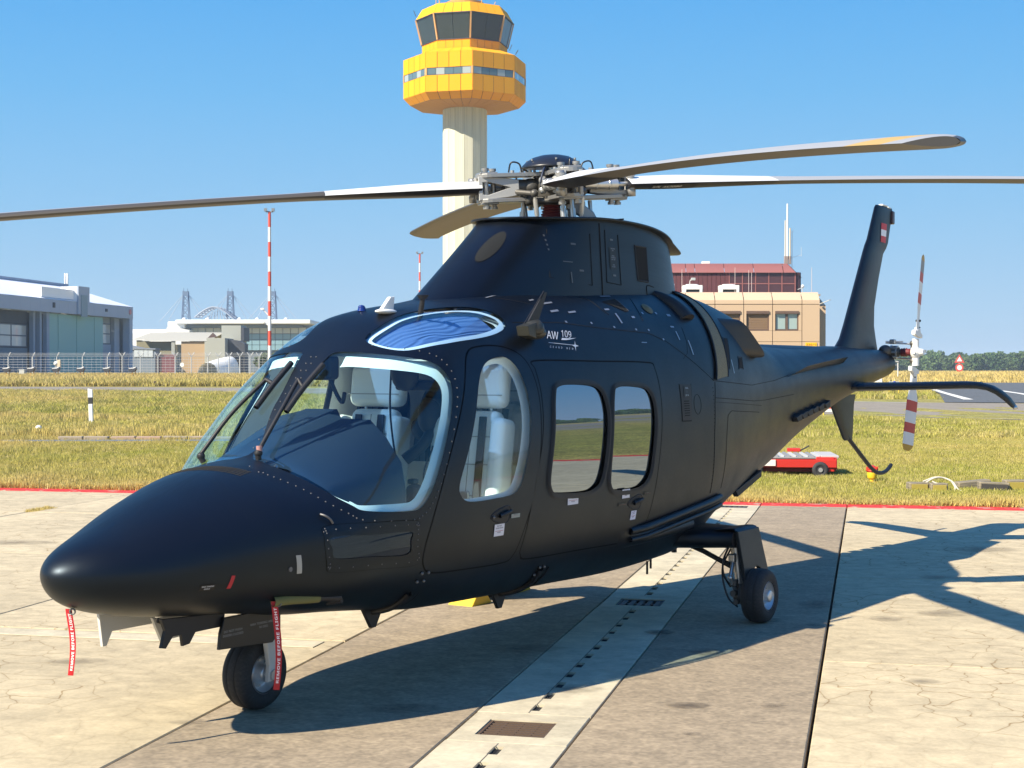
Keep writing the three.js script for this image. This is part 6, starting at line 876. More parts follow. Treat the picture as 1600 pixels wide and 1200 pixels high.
// ---------------------------------------------------------------- tail
{
  const foil = (le, te, hy, n = 14) => { const o = []; for (let i = 0; i <= n; i++) { const t = i / n, q = 0.5 - 0.5 * Math.cos(Math.PI * t); o.push([q, 1]); } for (let i = n - 1; i > 0; i--) { const q = 0.5 - 0.5 * Math.cos(Math.PI * i / n); o.push([q, -1]); } o.push([0, 1]); return o.map(([q, sg]) => [lerp(le, te, q), sg * hy * 3.2 * (0.2969 * Math.sqrt(q) - 0.126 * q - 0.3516 * q * q + 0.2843 * q ** 3 - 0.1036 * q ** 4) / 0.5]); };
  // fin: z, leading edge, trailing edge, half thickness
  const F = [[1.80, 9.55, 10.96, 0.13], [1.95, 9.72, 10.95, 0.115], [2.05, 9.87, 10.90, 0.10], [2.20, 9.99, 10.84, 0.09], [2.40, 10.135, 10.85, 0.082], [2.7, 10.35, 10.98, 0.075], [2.96, 10.535, 11.12, 0.068], [3.02, 10.58, 11.21, 0.066], [3.08, 10.64, 11.27, 0.064], [3.30, 10.78, 11.36, 0.058], [3.43, 10.86, 11.41, 0.052], [3.455, 10.885, 11.40, 0.03], [3.458, 10.95, 11.38, 0.002]];
  const rows = F.map(([z, a, b, t]) => foil(a, b, t).map(([s, w]) => [s, z, w])); part('vertical_fin', quadMesh(rows), black, heli);
  part('fin_tip_cap', [box(0.16, 0.02, 0.05, 11.12, 3.465, 0, 0.008), box(0.08, 0.015, 0.04, 11.27, 3.455, 0, 0.006)], whitePaint, heli);
  part('tail_light', [box(0.08, 0.14, 0.05, 11.385, 3.36, 0, 0.015)], mat(0.06, 0.02, 0.02, 0.3), heli);
  const flag = canvasTex(64, 96, (x) => { x.fillStyle = '#c8242c'; x.fillRect(0, 0, 64, 96); x.fillStyle = '#eeeeee'; x.fillRect(0, 32, 64, 32); });
  const w0 = (s, z) => { let i = 0; while (i < F.length - 2 && F[i + 1][0] < z) i++; const t = (z - F[i][0]) / (F[i + 1][0] - F[i][0]), le = lerp(F[i][1], F[i + 1][1], t), te = lerp(F[i][2], F[i + 1][2], t), hy = lerp(F[i][3], F[i + 1][3], t), q = clamp((s - le) / (te - le), 0, 1); return hy * 3.2 * (0.2969 * Math.sqrt(q) - 0.126 * q - 0.3516 * q * q + 0.2843 * q ** 3 - 0.1036 * q ** 4) / 0.5; };
  for (const sd of [1, -1]) { const r = []; for (let i = 0; i <= 8; i++) { const row = []; for (let j = 0; j <= 8; j++) { const s = lerp(10.93, 11.14, j / 8) + 0.02 * (i / 8 - 0.5), z = lerp(3.07, 3.27, i / 8); row.push([s, z, sd * (w0(s, z) + 0.004)]); } r.push(row); } part('flag_marking', quadMesh(r), new THREE.MeshStandardMaterial({ map: flag, roughness: 0.5, side: THREE.DoubleSide }), heli); }
  // raised spine along the boom
  const sp = []; for (let i = 0; i <= 24; i++) { const s = lerp(6.9, 10.2, i / 24), r = []; const hwid = lerp(0.17, 0.10, i / 24); for (let j = 0; j <= 18; j++) { const f = j / 18 * Math.PI; r.push([s, 1.80 + 0.168 * Math.pow(Math.sin(f), 0.6), hwid * Math.cos(f) * (1 + 0.25 * (1 - Math.sin(f)))]); } sp.push(r); } part('boom_spine', quadMesh(sp), black, heli);
  // stabilisers
  for (const sd of [1, -1]) {
    const S = [[0.12, 9.32, 10.02, 1.582, 0.072], [0.27, 9.45, 10.05, 1.583, 0.070], [0.30, 9.48, 10.03, 1.583, 0.064], [0.7, 9.80, 10.27, 1.59, 0.061], [1.12, 10.13, 10.53, 1.60, 0.058], [1.22, 10.22, 10.59, 1.595, 0.056], [1.30, 10.32, 10.66, 1.57, 0.053], [1.36, 10.42, 10.73, 1.525, 0.050], [1.41, 10.54, 10.80, 1.46, 0.044], [1.445, 10.66, 10.87, 1.385, 0.024], [1.45, 10.72, 10.88, 1.365, 0.003]];
    const rows = S.map(([w, a, b, z, t], i) => { const tl = smooth(1.12, 1.42, w) * 1.05; return foil(a, b, t).map(([s, y]) => [s, z + y * Math.cos(tl), sd * (w + y * Math.sin(tl))]); }); part('stabiliser', quadMesh(rows), black, heli);
    part('stabiliser_root', [quadMesh([foil(9.42, 10.1, 0.062).map(([s, y]) => [s, 1.583 + y, sd * 0.15]), foil(9.45, 10.06, 0.056).map(([s, y]) => [s, 1.583 + y, sd * 0.31])])], blackTrim, heli);
    part('position_light', [new THREE.SphereGeometry(0.028, 12, 10).scale(1.6, 0.8, 0.8).translate(10.76, 1.375, sd * 1.452)], steelM, heli);
    // strake that folds out of the boom side, and the small wedges below it
    const st = []; for (let i = 0; i <= 16; i++) { const s = lerp(7.35, 9.15, i / 16), z = lerp(1.685, 1.80, i / 16), w = wAt(s, z), k = 0.13 * Math.min(1, i / 2.5, (16 - i) / 1.2 + 0.15); st.push([[s, z, sd * (w - 0.01)], [s + 0.02, z + k * 0.55, sd * (w + k * 0.75)]]); } part('boom_strake', quadMesh(st), black, heli);
    for (let k = 0; k < 6; k++) { const s = 7.55 + k * 0.2, z = 1.345 + k * 0.018, w = wAt(s, z); part('vortex_wedge', extrude([[0, 0], [0.12, 0.03], [0.12, -0.02], [0.04, -0.03]], 0.05, 0.006).translate(s, z, sd * (w + 0.01)), blackTrim, heli); }
    // exhaust duct: flattened stub, open at a slanted lip
    const exSec = (t, k = 1) => { const c = [lerp(5.85, 6.33, t), lerp(2.0, 1.985, t), lerp(0.42, 0.535, t)], o = []; for (let j = 0; j <= 28; j++) { const f = j / 28 * 6.2832, a = Math.sign(Math.cos(f)) * Math.pow(Math.abs(Math.cos(f)), 0.5), b = Math.sign(Math.sin(f)) * Math.pow(Math.abs(Math.sin(f)), 0.5), z = c[1] + 0.145 * b * k; o.push([c[0] - (z - c[1]) * 1.15 * t, z, sd * (c[2] + 0.10 * a * k + (z - c[1]) * -0.25)]); } return o; };
    const duct = []; for (let i = 0; i <= 6; i++) duct.push(exSec(i / 6)); part('exhaust_duct', quadMesh(duct), mat(0.030, 0.025, 0.020, 0.5), heli); part('exhaust_inner', quadMesh([exSec(1, 1), exSec(1, 0.9), exSec(0.7, 0.86), exSec(0.3, 0.8), exSec(0.3, 0.01)]), mat(0.02, 0.017, 0.014, 0.7), heli);
  }
  // ventral fin with tail skid
  const vf = [[1.50, 9.5, 10.3, 0.05], [1.40, 9.60, 10.25, 0.042], [1.2, 9.80, 10.23, 0.036], [1.06, 9.95, 10.21, 0.030], [1.045, 9.98, 10.2, 0.004]].map(([z, a, b, t]) => foil(a, b, t).map(([s, w]) => [s, z, w])); part('ventral_fin', quadMesh(vf), black, heli);
  part('tail_skid', [tube([[10.02, 1.10, 0], [10.22, 1.0, 0], [10.50, 0.86, 0], [10.75, 0.74, 0], [10.93, 0.68, 0], [11.12, 0.665, 0], [11.28, 0.69, 0], [11.38, 0.73, 0]], 0.021, 60, 10), new THREE.SphereGeometry(0.021, 10, 8).translate(11.38, 0.73, 0)], blackTrim, heli);
  // tail rotor: gearbox output, controls, hub, two blades
  const H = V(11.0, 1.925, 0.385), g = new THREE.Group(); g.name = 'tail_rotor'; heli.add(g); g.position.copy(H);
  part('gearbox', [new THREE.SphereGeometry(0.085, 20, 14).scale(1, 0.8, 0.8).translate(-0.06, 0.01, -0.30), bar([-0.02, 0.01, -0.32], [0, 0, -0.17], 0.062, 0.05, 16), bar([0, 0, -0.17], [0, 0, -0.12], 0.035)], greasy, g);
  part('flange', [new THREE.CylinderGeometry(0.075, 0.075, 0.014, 24).rotateX(Math.PI / 2).translate(0, 0, -0.25), new THREE.CylinderGeometry(0.065, 0.065, 0.014, 24).rotateX(Math.PI / 2).translate(0, 0, -0.19)], steelM, g);
  const pins = []; for (let k = 0; k < 8; k++) pins.push(bar([0.062 * Math.cos(k * 0.785), 0.062 * Math.sin(k * 0.785), -0.27], [0.062 * Math.cos(k * 0.785), 0.062 * Math.sin(k * 0.785), -0.18], 0.008)); part('flange_bolts', pins, steelM, g);
  part('shaft_boot', lathe([[0.03, -0.15], [0.045, -0.145], [0.036, -0.13], [0.047, -0.12], [0.036, -0.105], [0.046, -0.095], [0.034, -0.08], [0.04, -0.065], [0.028, -0.05]], 'z', 24), boot, g);
  part('control_rods', [bar([-0.05, 0.1, -0.3], [0.04, 0.085, -0.02], 0.009), bar([0.05, -0.06, -0.2], [0.04, -0.07, -0.02], 0.009), bar([-0.1, 0.11, -0.28], [0.02, 0.11, -0.14], 0.008), box(0.05, 0.05, 0.06, -0.06, 0.11, -0.22, 0.01), box(0.06, 0.05, 0.05, 0.0, -0.08, -0.24, 0.01), bar([-0.1, -0.1, -0.25], [0.0, -0.13, -0.2], 0.01)], steelM, g);
  part('spider', [bar([0.0, 0.09, -0.03], [0.0, -0.09, -0.03], 0.022), new THREE.SphereGeometry(0.032, 12, 10).translate(0, 0.09, -0.03), new THREE.SphereGeometry(0.032, 12, 10).translate(0, -0.09, -0.03)], greasy, g);
  part('hub', [new THREE.SphereGeometry(0.062, 20, 14).scale(1, 1.15, 0.85), bar([0, -0.14, 0], [0, 0.14, 0], 0.036, 0.036, 18), bar([-0.07, 0.0, 0], [0.07, 0, 0], 0.02), new THREE.CylinderGeometry(0.03, 0.04, 0.05, 18).rotateX(Math.PI / 2).translate(0, 0, 0.06)], whitePaint, g);
  part('counterweight', [bar([-0.02, -0.02, 0.02], [0.1, 0.01, 0.05], 0.016), new THREE.CylinderGeometry(0.03, 0.03, 0.03, 16).translate(0.1, 0.01, 0.05)], steelM, g);
  const bands = [[0.16, 0.50, 'w'], [0.50, 0.61, 'r'], [0.61, 0.73, 'w'], [0.73, 0.83, 'r'], [0.83, 0.955, 'w'], [0.955, 1.02, 'y']], cm = { w: whitePaint, r: mat(0.50, 0.06, 0.045, 0.45), y: mat(0.50, 0.28, 0.03, 0.5), g: mat(0.25, 0.25, 0.25, 0.5) };
  for (const up of [1, -1]) {
    const b = new THREE.Group(); b.name = 'tail_rotor_blade'; heli.add(b); b.position.copy(H); b.rotation.z = -0.17; b.rotation.x = up > 0 ? 0.03 : 0.045; const beta = up > 0 ? -0.14 : -0.30;
    const sc = (r) => { const c = r < 0.36 ? lerp(0.085, 0.115, smooth(0.16, 0.3, r)) : lerp(0.115, 0.19, smooth(0.34, 0.52, r)); return c * (r > 0.95 ? 1 - 0.6 * ((r - 0.95) / 0.07) ** 2 : 1); };
    const sec2 = (r) => foil(-0.35, 0.65, r < 0.4 ? lerp(0.28, 0.10, smooth(0.2, 0.42, r)) : 0.052).map(([q, y]) => { const c = sc(r), x = -q * c, t = y * c * 1.0; return [up * (x * Math.cos(beta) - t * Math.sin(beta)), up * r, x * Math.sin(beta) + t * Math.cos(beta)]; });
    for (const [r0, r1, k] of bands) { const rows = []; const n = 12; for (let i = 0; i <= n; i++) rows.push(sec2(lerp(r0, r1, i / n))); const q = k === 'w' && up > 0 && r0 > 0.8 ? 'g' : k; part({ w: 'white_band', r: 'red_band', y: 'yellow_tip', g: 'grey_band' }[q], quadMesh(rows), cm[q], b); }
    part('cuff_arm', [extrude([[-0.115, 0.17], [-0.02, 0.165], [0.02, 0.165], [0.115, 0.175], [0.115, 0.20], [0.05, 0.215], [0.03, 0.25], [-0.03, 0.25], [-0.05, 0.215], [-0.115, 0.205]].map(([x, y]) => [x, up * y]).slice(0), 0.03, 0.006)], whitePaint, b);
    part('drain_hole', [new THREE.CylinderGeometry(0.012, 0.012, 0.05, 12).rotateX(Math.PI / 2).translate(0, up * 0.33, 0), new THREE.CylinderGeometry(0.006, 0.006, 0.055, 8).rotateX(Math.PI / 2).translate(0, up * 0.26, 0)], seamM, b);
  }
}
// ---------------------------------------------------------------- skin details
{
  // strips and small patches that follow the body
  const onSide = (s, z, k = 0) => off3(sideF(s, z), sideN(s, z), k), onTop = (s, w, k = 0) => off3(topF(s, w), topN(s, w), k);
  const pt = (p, k) => (p.length === 3 ? onTop(p[0], p[2], k) : onSide(p[0], p[1], k));           // [s, z] on the side or [s, -, w] from above
  const line = (pts, r = 0.003, n = 40) => { const dense = []; for (let i = 0; i < pts.length - 1; i++) for (let k = 0; k < 8; k++) { const a = pts[i], b = pts[i + 1]; dense.push(a.length === 3 ? pt([lerp(a[0], b[0], k / 8), 0, lerp(a[2], b[2], k / 8)], 0.0) : pt([lerp(a[0], b[0], k / 8), lerp(a[1], b[1], k / 8)], 0.0)); } dense.push(pt(pts[pts.length - 1], 0)); return new THREE.TubeGeometry(new THREE.CatmullRomCurve3(dense.map((q) => V(...q))), n, r * 0.8, 5, false); };
  const flip = (g) => { const c = g.clone().scale(1, 1, -1); return c; };
  const patch = (c, k, f = onSide, n = 8) => { const r = []; for (let i = 0; i <= n; i++) { const row = []; for (let j = 0; j <= n; j++) { const u = j / n, v = i / n, s = lerp(lerp(c[0][0], c[1][0], u), lerp(c[3][0], c[2][0], u), v), z = lerp(lerp(c[0][1], c[1][1], u), lerp(c[3][1], c[2][1], u), v); row.push(f(s, z, k)); } r.push(row); } return quadMesh(r); };   // corners: bottom left, bottom right, top right, top left
  const T = (a) => [a[0], 0, a[1]];
  part('panel_line', [line([[3.05, 2.025], [3.5, 2.035], [3.95, 2.01], [4.53, 1.99], [4.73, 1.94], [4.96, 1.84], [5.31, 1.67]]), line([[5.31, 1.67], [6.21, 1.63], [6.92, 1.66], [7.4, 1.70]]), line([[5.33, 1.66], [5.29, 1.51], [5.27, 1.29], [5.27, 1.06], [5.26, 0.88]], 0.0035), line([[5.30, 1.55], [6.23, 1.51], [6.58, 1.51], [7.52, 1.54]]), line([[5.30, 1.52], [6.48, 1.47]], 0.002), line([[6.41, 1.42], [5.63, 1.45], [5.55, 1.42], [5.52, 1.28], [5.51, 1.05], [5.5, 0.9]]), line([[4.90, 1.82], [4.99, 1.86], [5.04, 1.94], [5.07, 2.04]], 0.002)], seamM, heli);
  part('deck_line', [line([[4.00, 0, 0.42], [4.08, 0, 0.46], [4.11, 0, 0.53], [4.15, 0, 0.56]]), line([[4.64, 0, 0.45], [4.58, 0, 0.54], [4.55, 0, 0.6]]), line([[5.12, 0, 0.5], [5.09, 0, 0.58]], 0.002), line([[3.2, 0, 0.30], [3.35, 0, 0.40], [3.45, 0, 0.46]], 0.002)], seamM, heli);
  // intake screen: brass-coloured mesh band over the cowling shoulder, ribbed
  const meshT = canvasTex(64, 64, (x) => { x.fillStyle = '#a08e60'; x.fillRect(0, 0, 64, 64); x.fillStyle = '#0d0b07'; for (let j = 0; j < 4; j++) for (let i = 0; i < 2; i++) x.fillRect(i * 32 + 4, j * 16 + 4, 25, 9); }); meshT.repeat.set(6, 34);
  const mo = [[1.755, 5.33, 5.54], [1.88, 5.39, 5.62], [2.02, 5.50, 5.76], [2.11, 5.60, 5.79], [2.17, 5.67, 5.80]];
  const scr = (k) => { const r = []; for (let i = 0; i <= 40; i++) { const t = i / 40 * 1.0, ph = lerp(0.44, 1.42, t), row = []; const s0 = 5.335 + 0.33 * Math.pow(t, 0.8), s1 = s0 + 0.255 - 0.09 * t; for (let j = 0; j <= 8; j++) { const s = lerp(s0, s1, j / 8), p = bodyPt(s, ph), q = bodyPt(s + 0.01, ph), w = bodyPt(s, ph + 0.01), n = V(q[0] - p[0], q[1] - p[1], q[2] - p[2]).cross(V(w[0] - p[0], w[1] - p[1], w[2] - p[2])).normalize(); if (n.z * p[2] + n.y < 0) n.negate(); row.push(off3(p, n, k)); } r.push(row); } return r; };
  const sr = scr(0.013), bandM = new THREE.MeshStandardMaterial({ map: meshT, roughness: 0.6, side: THREE.DoubleSide });
  for (const f of [(g) => g, flip]) { part('intake_screen', f(quadMesh(sr)), bandM, heli); part('screen_rim', [f(tube(scr(0.012).map((r) => r[0]), 0.008, 60, 6)), f(tube(scr(0.012).map((r) => r[8]), 0.008, 60, 6))], blackTrim, heli); }
  part('vent_slot', [patch([[5.61, 1.755], [5.69, 1.755], [5.86, 1.975], [5.79, 1.98]], 0.004), patch([[5.93, 1.76], [6.02, 1.755], [6.06, 1.83], [5.98, 1.835]], 0.004)], seamM, heli);
  part('vent_frame', [line([[5.60, 1.75], [5.78, 1.985]], 0.005), line([[5.70, 1.75], [5.875, 1.98]], 0.005), line([[5.92, 1.75], [5.97, 1.845]], 0.005), line([[6.03, 1.75], [6.07, 1.84]], 0.005), line([[5.97, 1.845], [6.07, 1.84]], 0.005)], blackTrim, heli);
  // cowling scoop: half-round hood open to the rear-left
  const hood = []; for (let i = 0; i <= 14; i++) { const t = i / 14, c = [lerp(5.14, 5.24, t), lerp(0.36, 0.585, t)], r = []; for (let j = 0; j <= 10; j++) { const f = j / 10 * Math.PI, q = 0.055 * Math.sin(Math.PI * Math.min(1, 0.12 + t * 0.88) * 0.5 + 0.2); r.push(onTop(c[0] + 0.085 * Math.cos(f) * (0.4 + 0.6 * t), c[1], Math.sin(f) * q)); } hood.push(r); } part('cowling_scoop', [quadMesh(hood), quadMesh([hood[14], hood[14].map(() => onTop(5.24, 0.585, 0.01))])], blackTrim, heli);
  part('naca_inlet', patch([[4.20, 0.475], [4.42, 0.455], [4.45, 0.545], [4.40, 0.55]], 0.003, onTop), seamM, heli); part('inlet_edge', [line([[4.42, 0, 0.455], [4.445, 0, 0.545]], 0.006, 12)], rivetM, heli);
  part('gold_vent', [(() => { const r = []; for (let i = 0; i <= 4; i++) { const row = []; for (let j = 0; j <= 24; j++) { const f = j / 24 * 6.283; row.push(onTop(4.74 + 0.06 * i / 4 * Math.cos(f), 0.53 + 0.032 * i / 4 * Math.sin(f), 0.004 + 0.01 * (1 - i / 4))); } r.push(row); } return quadMesh(r); })()], mat(0.20, 0.14, 0.05, 0.5, { metalness: 0.5 }), heli);
  // fuel panel, round cover
  part('fuel_panel', patch([[4.76, 1.405], [4.895, 1.405], [4.93, 1.645], [4.76, 1.65]], 0.003), blackTrim, heli); const slits = []; for (let k = 0; k < 7; k++) slits.push(patch([[4.79, 1.435 + k * 0.016], [4.87, 1.435 + k * 0.016], [4.87, 1.441 + k * 0.016], [4.79, 1.441 + k * 0.016]], 0.005, onSide, 2)); part('fuel_slits', slits, seamM, heli); part('fuel_edge', [line([[4.755, 1.40], [4.755, 1.65]], 0.003), line([[4.895, 1.40], [4.935, 1.65]], 0.003), line([[4.755, 1.40], [4.895, 1.40]], 0.005)], seamM, heli);
  const fuelT = canvasTex(96, 96, (x) => { x.fillStyle = '#0a0b0d'; x.fillRect(0, 0, 96, 96); x.fillStyle = '#8f9aa3'; x.font = 'bold 22px sans-serif'; x.textAlign = 'center'; x.fillText('FUEL', 48, 24, 60); x.fillText('|', 48, 52); x.fillText('JET A', 48, 86, 60); }); part('fuel_placard', patch([[4.80, 1.56], [4.89, 1.56], [4.90, 1.635], [4.81, 1.635]], 0.0055), new THREE.MeshStandardMaterial({ map: fuelT, roughness: 0.5, side: THREE.DoubleSide }), heli);
  const circ = []; for (let i = 0; i <= 30; i++) { const f = i / 30 * 6.2832; circ.push([5.005 + 0.055 * Math.cos(f), 1.51 + 0.068 * Math.sin(f)]); } part('round_cover', line(circ, 0.0025, 80), seamM, heli);
  // type marking
  const logo = canvasTex(512, 256, (x) => { x.clearRect(0, 0, 512, 256); x.fillStyle = '#000'; x.fillRect(0, 0, 512, 256); x.fillStyle = '#fff'; x.strokeStyle = '#fff'; x.font = '118px sans-serif'; x.fillText('AW', 8, 128, 220); x.font = '104px sans-serif'; x.fillText('109', 222, 92, 180); x.beginPath(); x.moveTo(225, 128); x.quadraticCurveTo(330, 128, 470, 84); x.quadraticCurveTo(340, 108, 240, 104); x.fill(); x.lineWidth = 5; x.beginPath(); x.moveTo(36, 172); x.lineTo(440, 172); x.stroke(); x.beginPath(); x.moveTo(440, 120); x.lineTo(452, 164); x.lineTo(506, 176); x.lineTo(456, 188); x.lineTo(462, 240); x.lineTo(440, 190); x.lineTo(400, 176); x.lineTo(438, 164); x.fill(); x.font = '30px sans-serif'; [...'GRAND NEW'].forEach((c, i) => x.fillText(c, 56 + i * 42, 226)); }, false);
  const white = new THREE.MeshStandardMaterial({ color: new THREE.Color().setRGB(0.7, 0.72, 0.76), roughness: 0.5, alphaMap: logo, transparent: true, side: THREE.DoubleSide }); part('type_marking', patch([[3.20, 1.862], [3.545, 1.848], [3.65, 1.985], [3.33, 2.005]], 0.0035, onSide, 14), white, heli);
  // placards
  const card = (c, lines, bg = '#d6d4da', fg = '#4a4452', k = 0.004) => { const t = canvasTex(128, 112, (x) => { x.fillStyle = bg; x.fillRect(0, 0, 128, 112); x.fillStyle = fg; x.font = 'bold 17px sans-serif'; x.textAlign = 'center'; lines.forEach((l, i) => x.fillText(l, 64, 24 + i * 20, 116)); x.fillStyle = '#a8505a'; x.fillRect(12, 62, 104, 4); }); part('placard', patch(c, k), new THREE.MeshStandardMaterial({ map: t, roughness: 0.55, side: THREE.DoubleSide }), heli); };
  const cardAt = (s, z, w, h, ...r) => card([[s - w / 2, z - h / 2], [s + w / 2, z - h / 2], [s + w / 2, z + h / 2], [s - w / 2, z + h / 2]], ...r);
  cardAt(3.29, 0.978, 0.125, 0.058, ['EMERGENCY', 'EXIT', '', 'PUSH']); cardAt(3.955, 0.968, 0.10, 0.056, ['EMERGENCY', 'EXIT', '', 'PUSH']); cardAt(4.085, 0.822, 0.072, 0.058, ['NO STEP', 'LATCH', '', 'HERE'], '#cfcfe0', '#3a3a66'); cardAt(2.495, 0.868, 0.10, 0.066, ['DO NOT', 'SLAM DOOR', '', 'PUSH']);
  cardAt(2.655, 0.934, 0.09, 0.022, ['PULL TO', 'OPEN'], '#8d938c', '#2e3430'); cardAt(3.92, 0.903, 0.11, 0.02, ['', 'OPEN'], '#20241f', '#6f7a70'); cardAt(4.255, 0.952, 0.10, 0.022, ['', 'OPEN'], '#20241f', '#7f8a80');
  // door handles: rounded triangular recess with lever
  const handle = (s, z, k = 1) => { const tri = closedCurve([[s - 0.105 * k, z - 0.005], [s - 0.03, z + 0.035], [s + 0.085, z + 0.045], [s + 0.07, z - 0.035], [s, z - 0.042]], 40); return [line(tri.concat([tri[0]]), 0.005, 80), (() => { const r = []; for (let i = 0; i <= 4; i++) r.push(tri.concat([tri[0]]).map(([a, b]) => onSide(lerp(s, a, i / 4 * 0.92), lerp(z, b, i / 4 * 0.92), 0.0025))); return quadMesh(r); })(), tube([onSide(s - 0.03, z, 0.012), onSide(s + 0.02, z + 0.012, 0.02), onSide(s + 0.075, z + 0.02, 0.016)], 0.012, 16, 8)]; };
  part('door_handle', handle(2.51, 0.945), blackTrim, heli); part('door_handle', handle(4.09, 0.90, 0.9), blackTrim, heli); part('door_lock', [new THREE.SphereGeometry(0.009, 10, 8).translate(...onSide(2.43, 0.942, 0.004))], rivetM, heli);
  // footstep rail along the sill
  const railP = []; for (let i = 0; i <= 24; i++) { const t = i / 24, s = lerp(4.10, 5.46, t), z = lerp(0.715, 0.845, t); railP.push(onSide(s, z, 0.02 * Math.min(1, t * 9))); } const rg = tube(railP, 0.026, 60, 10), rg2 = tube(railP.map(([s, z, w]) => [s, z - 0.055, w + 0.004]), 0.018, 60, 10); part('sill_rail', [rg, rg2], black, heli); part('sill_rail', [flip(rg), flip(rg2)], black, heli);
  const fair = []; for (let i = 0; i <= 20; i++) { const t = i / 20, s = lerp(3.98, 5.0, t), r = []; for (let j = 0; j <= 8; j++) { const z = lerp(0.72, 0.60, j / 8) + 0.03 * t; r.push(onSide(s, z, 0.055 * Math.sin(Math.PI * j / 8) * smooth(0, 0.35, t))); } fair.push(r); } part('gear_fairing', [quadMesh(fair)], black, heli);
  // belly hooks
  for (const [s, z0] of [[1.90, 0.70], [3.10, 0.60]]) { const sec0 = sec(s + 0.1), pth = []; for (let i = 0; i <= 10; i++) { const ph = lerp(-0.66, -1.16, i / 10), p = bodyPt(s + 0.12 * i / 10, ph); pth.push([p[0], p[1] - 0.006, p[2] + 0.006]); } const q = pth[10]; part('jacking_strap', [tube(pth, 0.018, 30, 8), tube(pth.map(([a, b, c]) => [a + 0.09, b, c]), 0.006, 30, 6)], blackTrim, heli); part('jacking_lug', [extrude([[-0.10, 0.05], [0.10, 0.05], [0.02, -0.075], [-0.015, -0.075]], 0.016, 0.004).translate(q[0] + 0.03, q[1] - 0.015, q[2] - 0.03)], blackTrim, heli); part('lug_bolts', [[0.0, 0.02], [0.05, 0.02]].flatMap(([a]) => [new THREE.SphereGeometry(0.009, 8, 6).translate(...onSide(s - 0.02 + a, z0 - 0.005, 0.008)), new THREE.SphereGeometry(0.009, 8, 6).translate(...onSide(s - 0.02 + a, z0 - 0.05, 0.008))]), rivetM, heli); }
  part('drain_pipe', [bar([4.9, 0.42, 0.45], [4.9, 0.33, 0.45], 0.008), bar([5.05, 0.43, 0.4], [5.05, 0.35, 0.4], 0.008), bar([5.62, 0.52, 0.3], [5.62, 0.40, 0.3], 0.02), box(0.12, 0.05, 0.05, 5.64, 0.47, 0.3, 0.01)], blackTrim, heli);
  part('rear_gear_door', [extrude([[6.46, 0.80], [6.95, 0.93], [6.95, 0.89], [6.50, 0.76]], 0.03, 0.006).translate(0, 0, 0.40)], blackTrim, heli);
  // nose marks
  part('red_mark', patch([[0.705, 0.735], [0.725, 0.735], [0.728, 0.795], [0.71, 0.797]], 0.003), redM, heli); part('grey_tape', patch([[1.045, 0.775], [1.072, 0.775], [1.052, 0.865], [1.025, 0.865]], 0.003), mat(0.36, 0.36, 0.33, 0.5), heli); part('static_port', [new THREE.CylinderGeometry(0.012, 0.012, 0.006, 14).rotateX(Math.PI / 2).translate(...onSide(1.005, 0.80, 0.002))], rivetM, heli);
  const nt = canvasTex(128, 48, (x) => { x.fillStyle = '#08090b'; x.fillRect(0, 0, 128, 48); x.fillStyle = '#c5cad0'; x.font = 'bold 16px sans-serif'; x.textAlign = 'center'; x.fillText('MAX TOWING', 64, 20); x.fillText('ANGLE', 64, 40); }); part('nose_placard', patch([[0.575, 0.735], [0.645, 0.735], [0.645, 0.762], [0.575, 0.762]], 0.003), new THREE.MeshStandardMaterial({ map: nt, roughness: 0.5, side: THREE.DoubleSide }), heli);
  part('bonding_lug', [tube([onSide(1.195, 1.045, 0.006), onSide(1.205, 1.03, 0.022), onSide(1.225, 1.015, 0.02), onSide(1.24, 1.0, 0.008)], 0.006, 14, 6)], rivetM, heli);
  const louv = []; for (let k = 0; k < 5; k++) louv.push(line([[1.02 + k * 0.018, 0, -0.24], [1.03 + k * 0.018, 0, 0], [1.045 + k * 0.018, 0, 0.22]], 0.0035, 40)); part('nose_louvre', louv, seamM, heli);
  // rivets round the windscreens, down the post and round the nose window panel
  const rv = new THREE.SphereGeometry(0.0042, 6, 4), rivets = [], ring = (poly, f, k, n) => { const c = closedCurve(poly, n); c.forEach(([a, b], i) => { const [x0, y0] = c[(i + n - 1) % n], [x1, y1] = c[(i + 1) % n], l = Math.hypot(x1 - x0, y1 - y0); const nx = (y1 - y0) / l, ny = -(x1 - x0) / l; const p = f(a - nx * k, b - ny * k); if (p) for (const sg of [1, -1]) rivets.push(rv.clone().translate(p[0], p[1], p[2] * sg)); }); };
  const obl = (q, z) => { let s = 1.2; for (let i = 0; i < 60; i++) { const w = wAt(s, z); s += 0.5 * (q - w - s); } const w = wAt(s, z); if (!(w > 0.0) || Math.abs(s + w - q) > 0.01) return null; return [s, z, w + 0.001]; };
  ring(OUT.ws, obl, 0.045, 64); ring(OUT.chinPanel, obl, -0.022, 34);
  for (let i = 0; i <= 11; i++) { const s = lerp(1.40, 1.86, i / 11); for (const w of [-0.018, 0.018]) rivets.push(rv.clone().translate(...onTop(s, w, 0.001))); }
  part('rivets', rivets, rivetM, heli).userData.kind = 'stuff';
  const seamDots = []; for (let i = 0; i < 26; i++) { const z = lerp(0.95, 1.62, i / 25); seamDots.push(rv.clone().scale(0.8, 0.8, 0.8).translate(...onSide(5.255 + 0.03 * (z - 0.9), z, 0))); } part('seam_rivets', seamDots, seamM, heli).userData.kind = 'stuff';
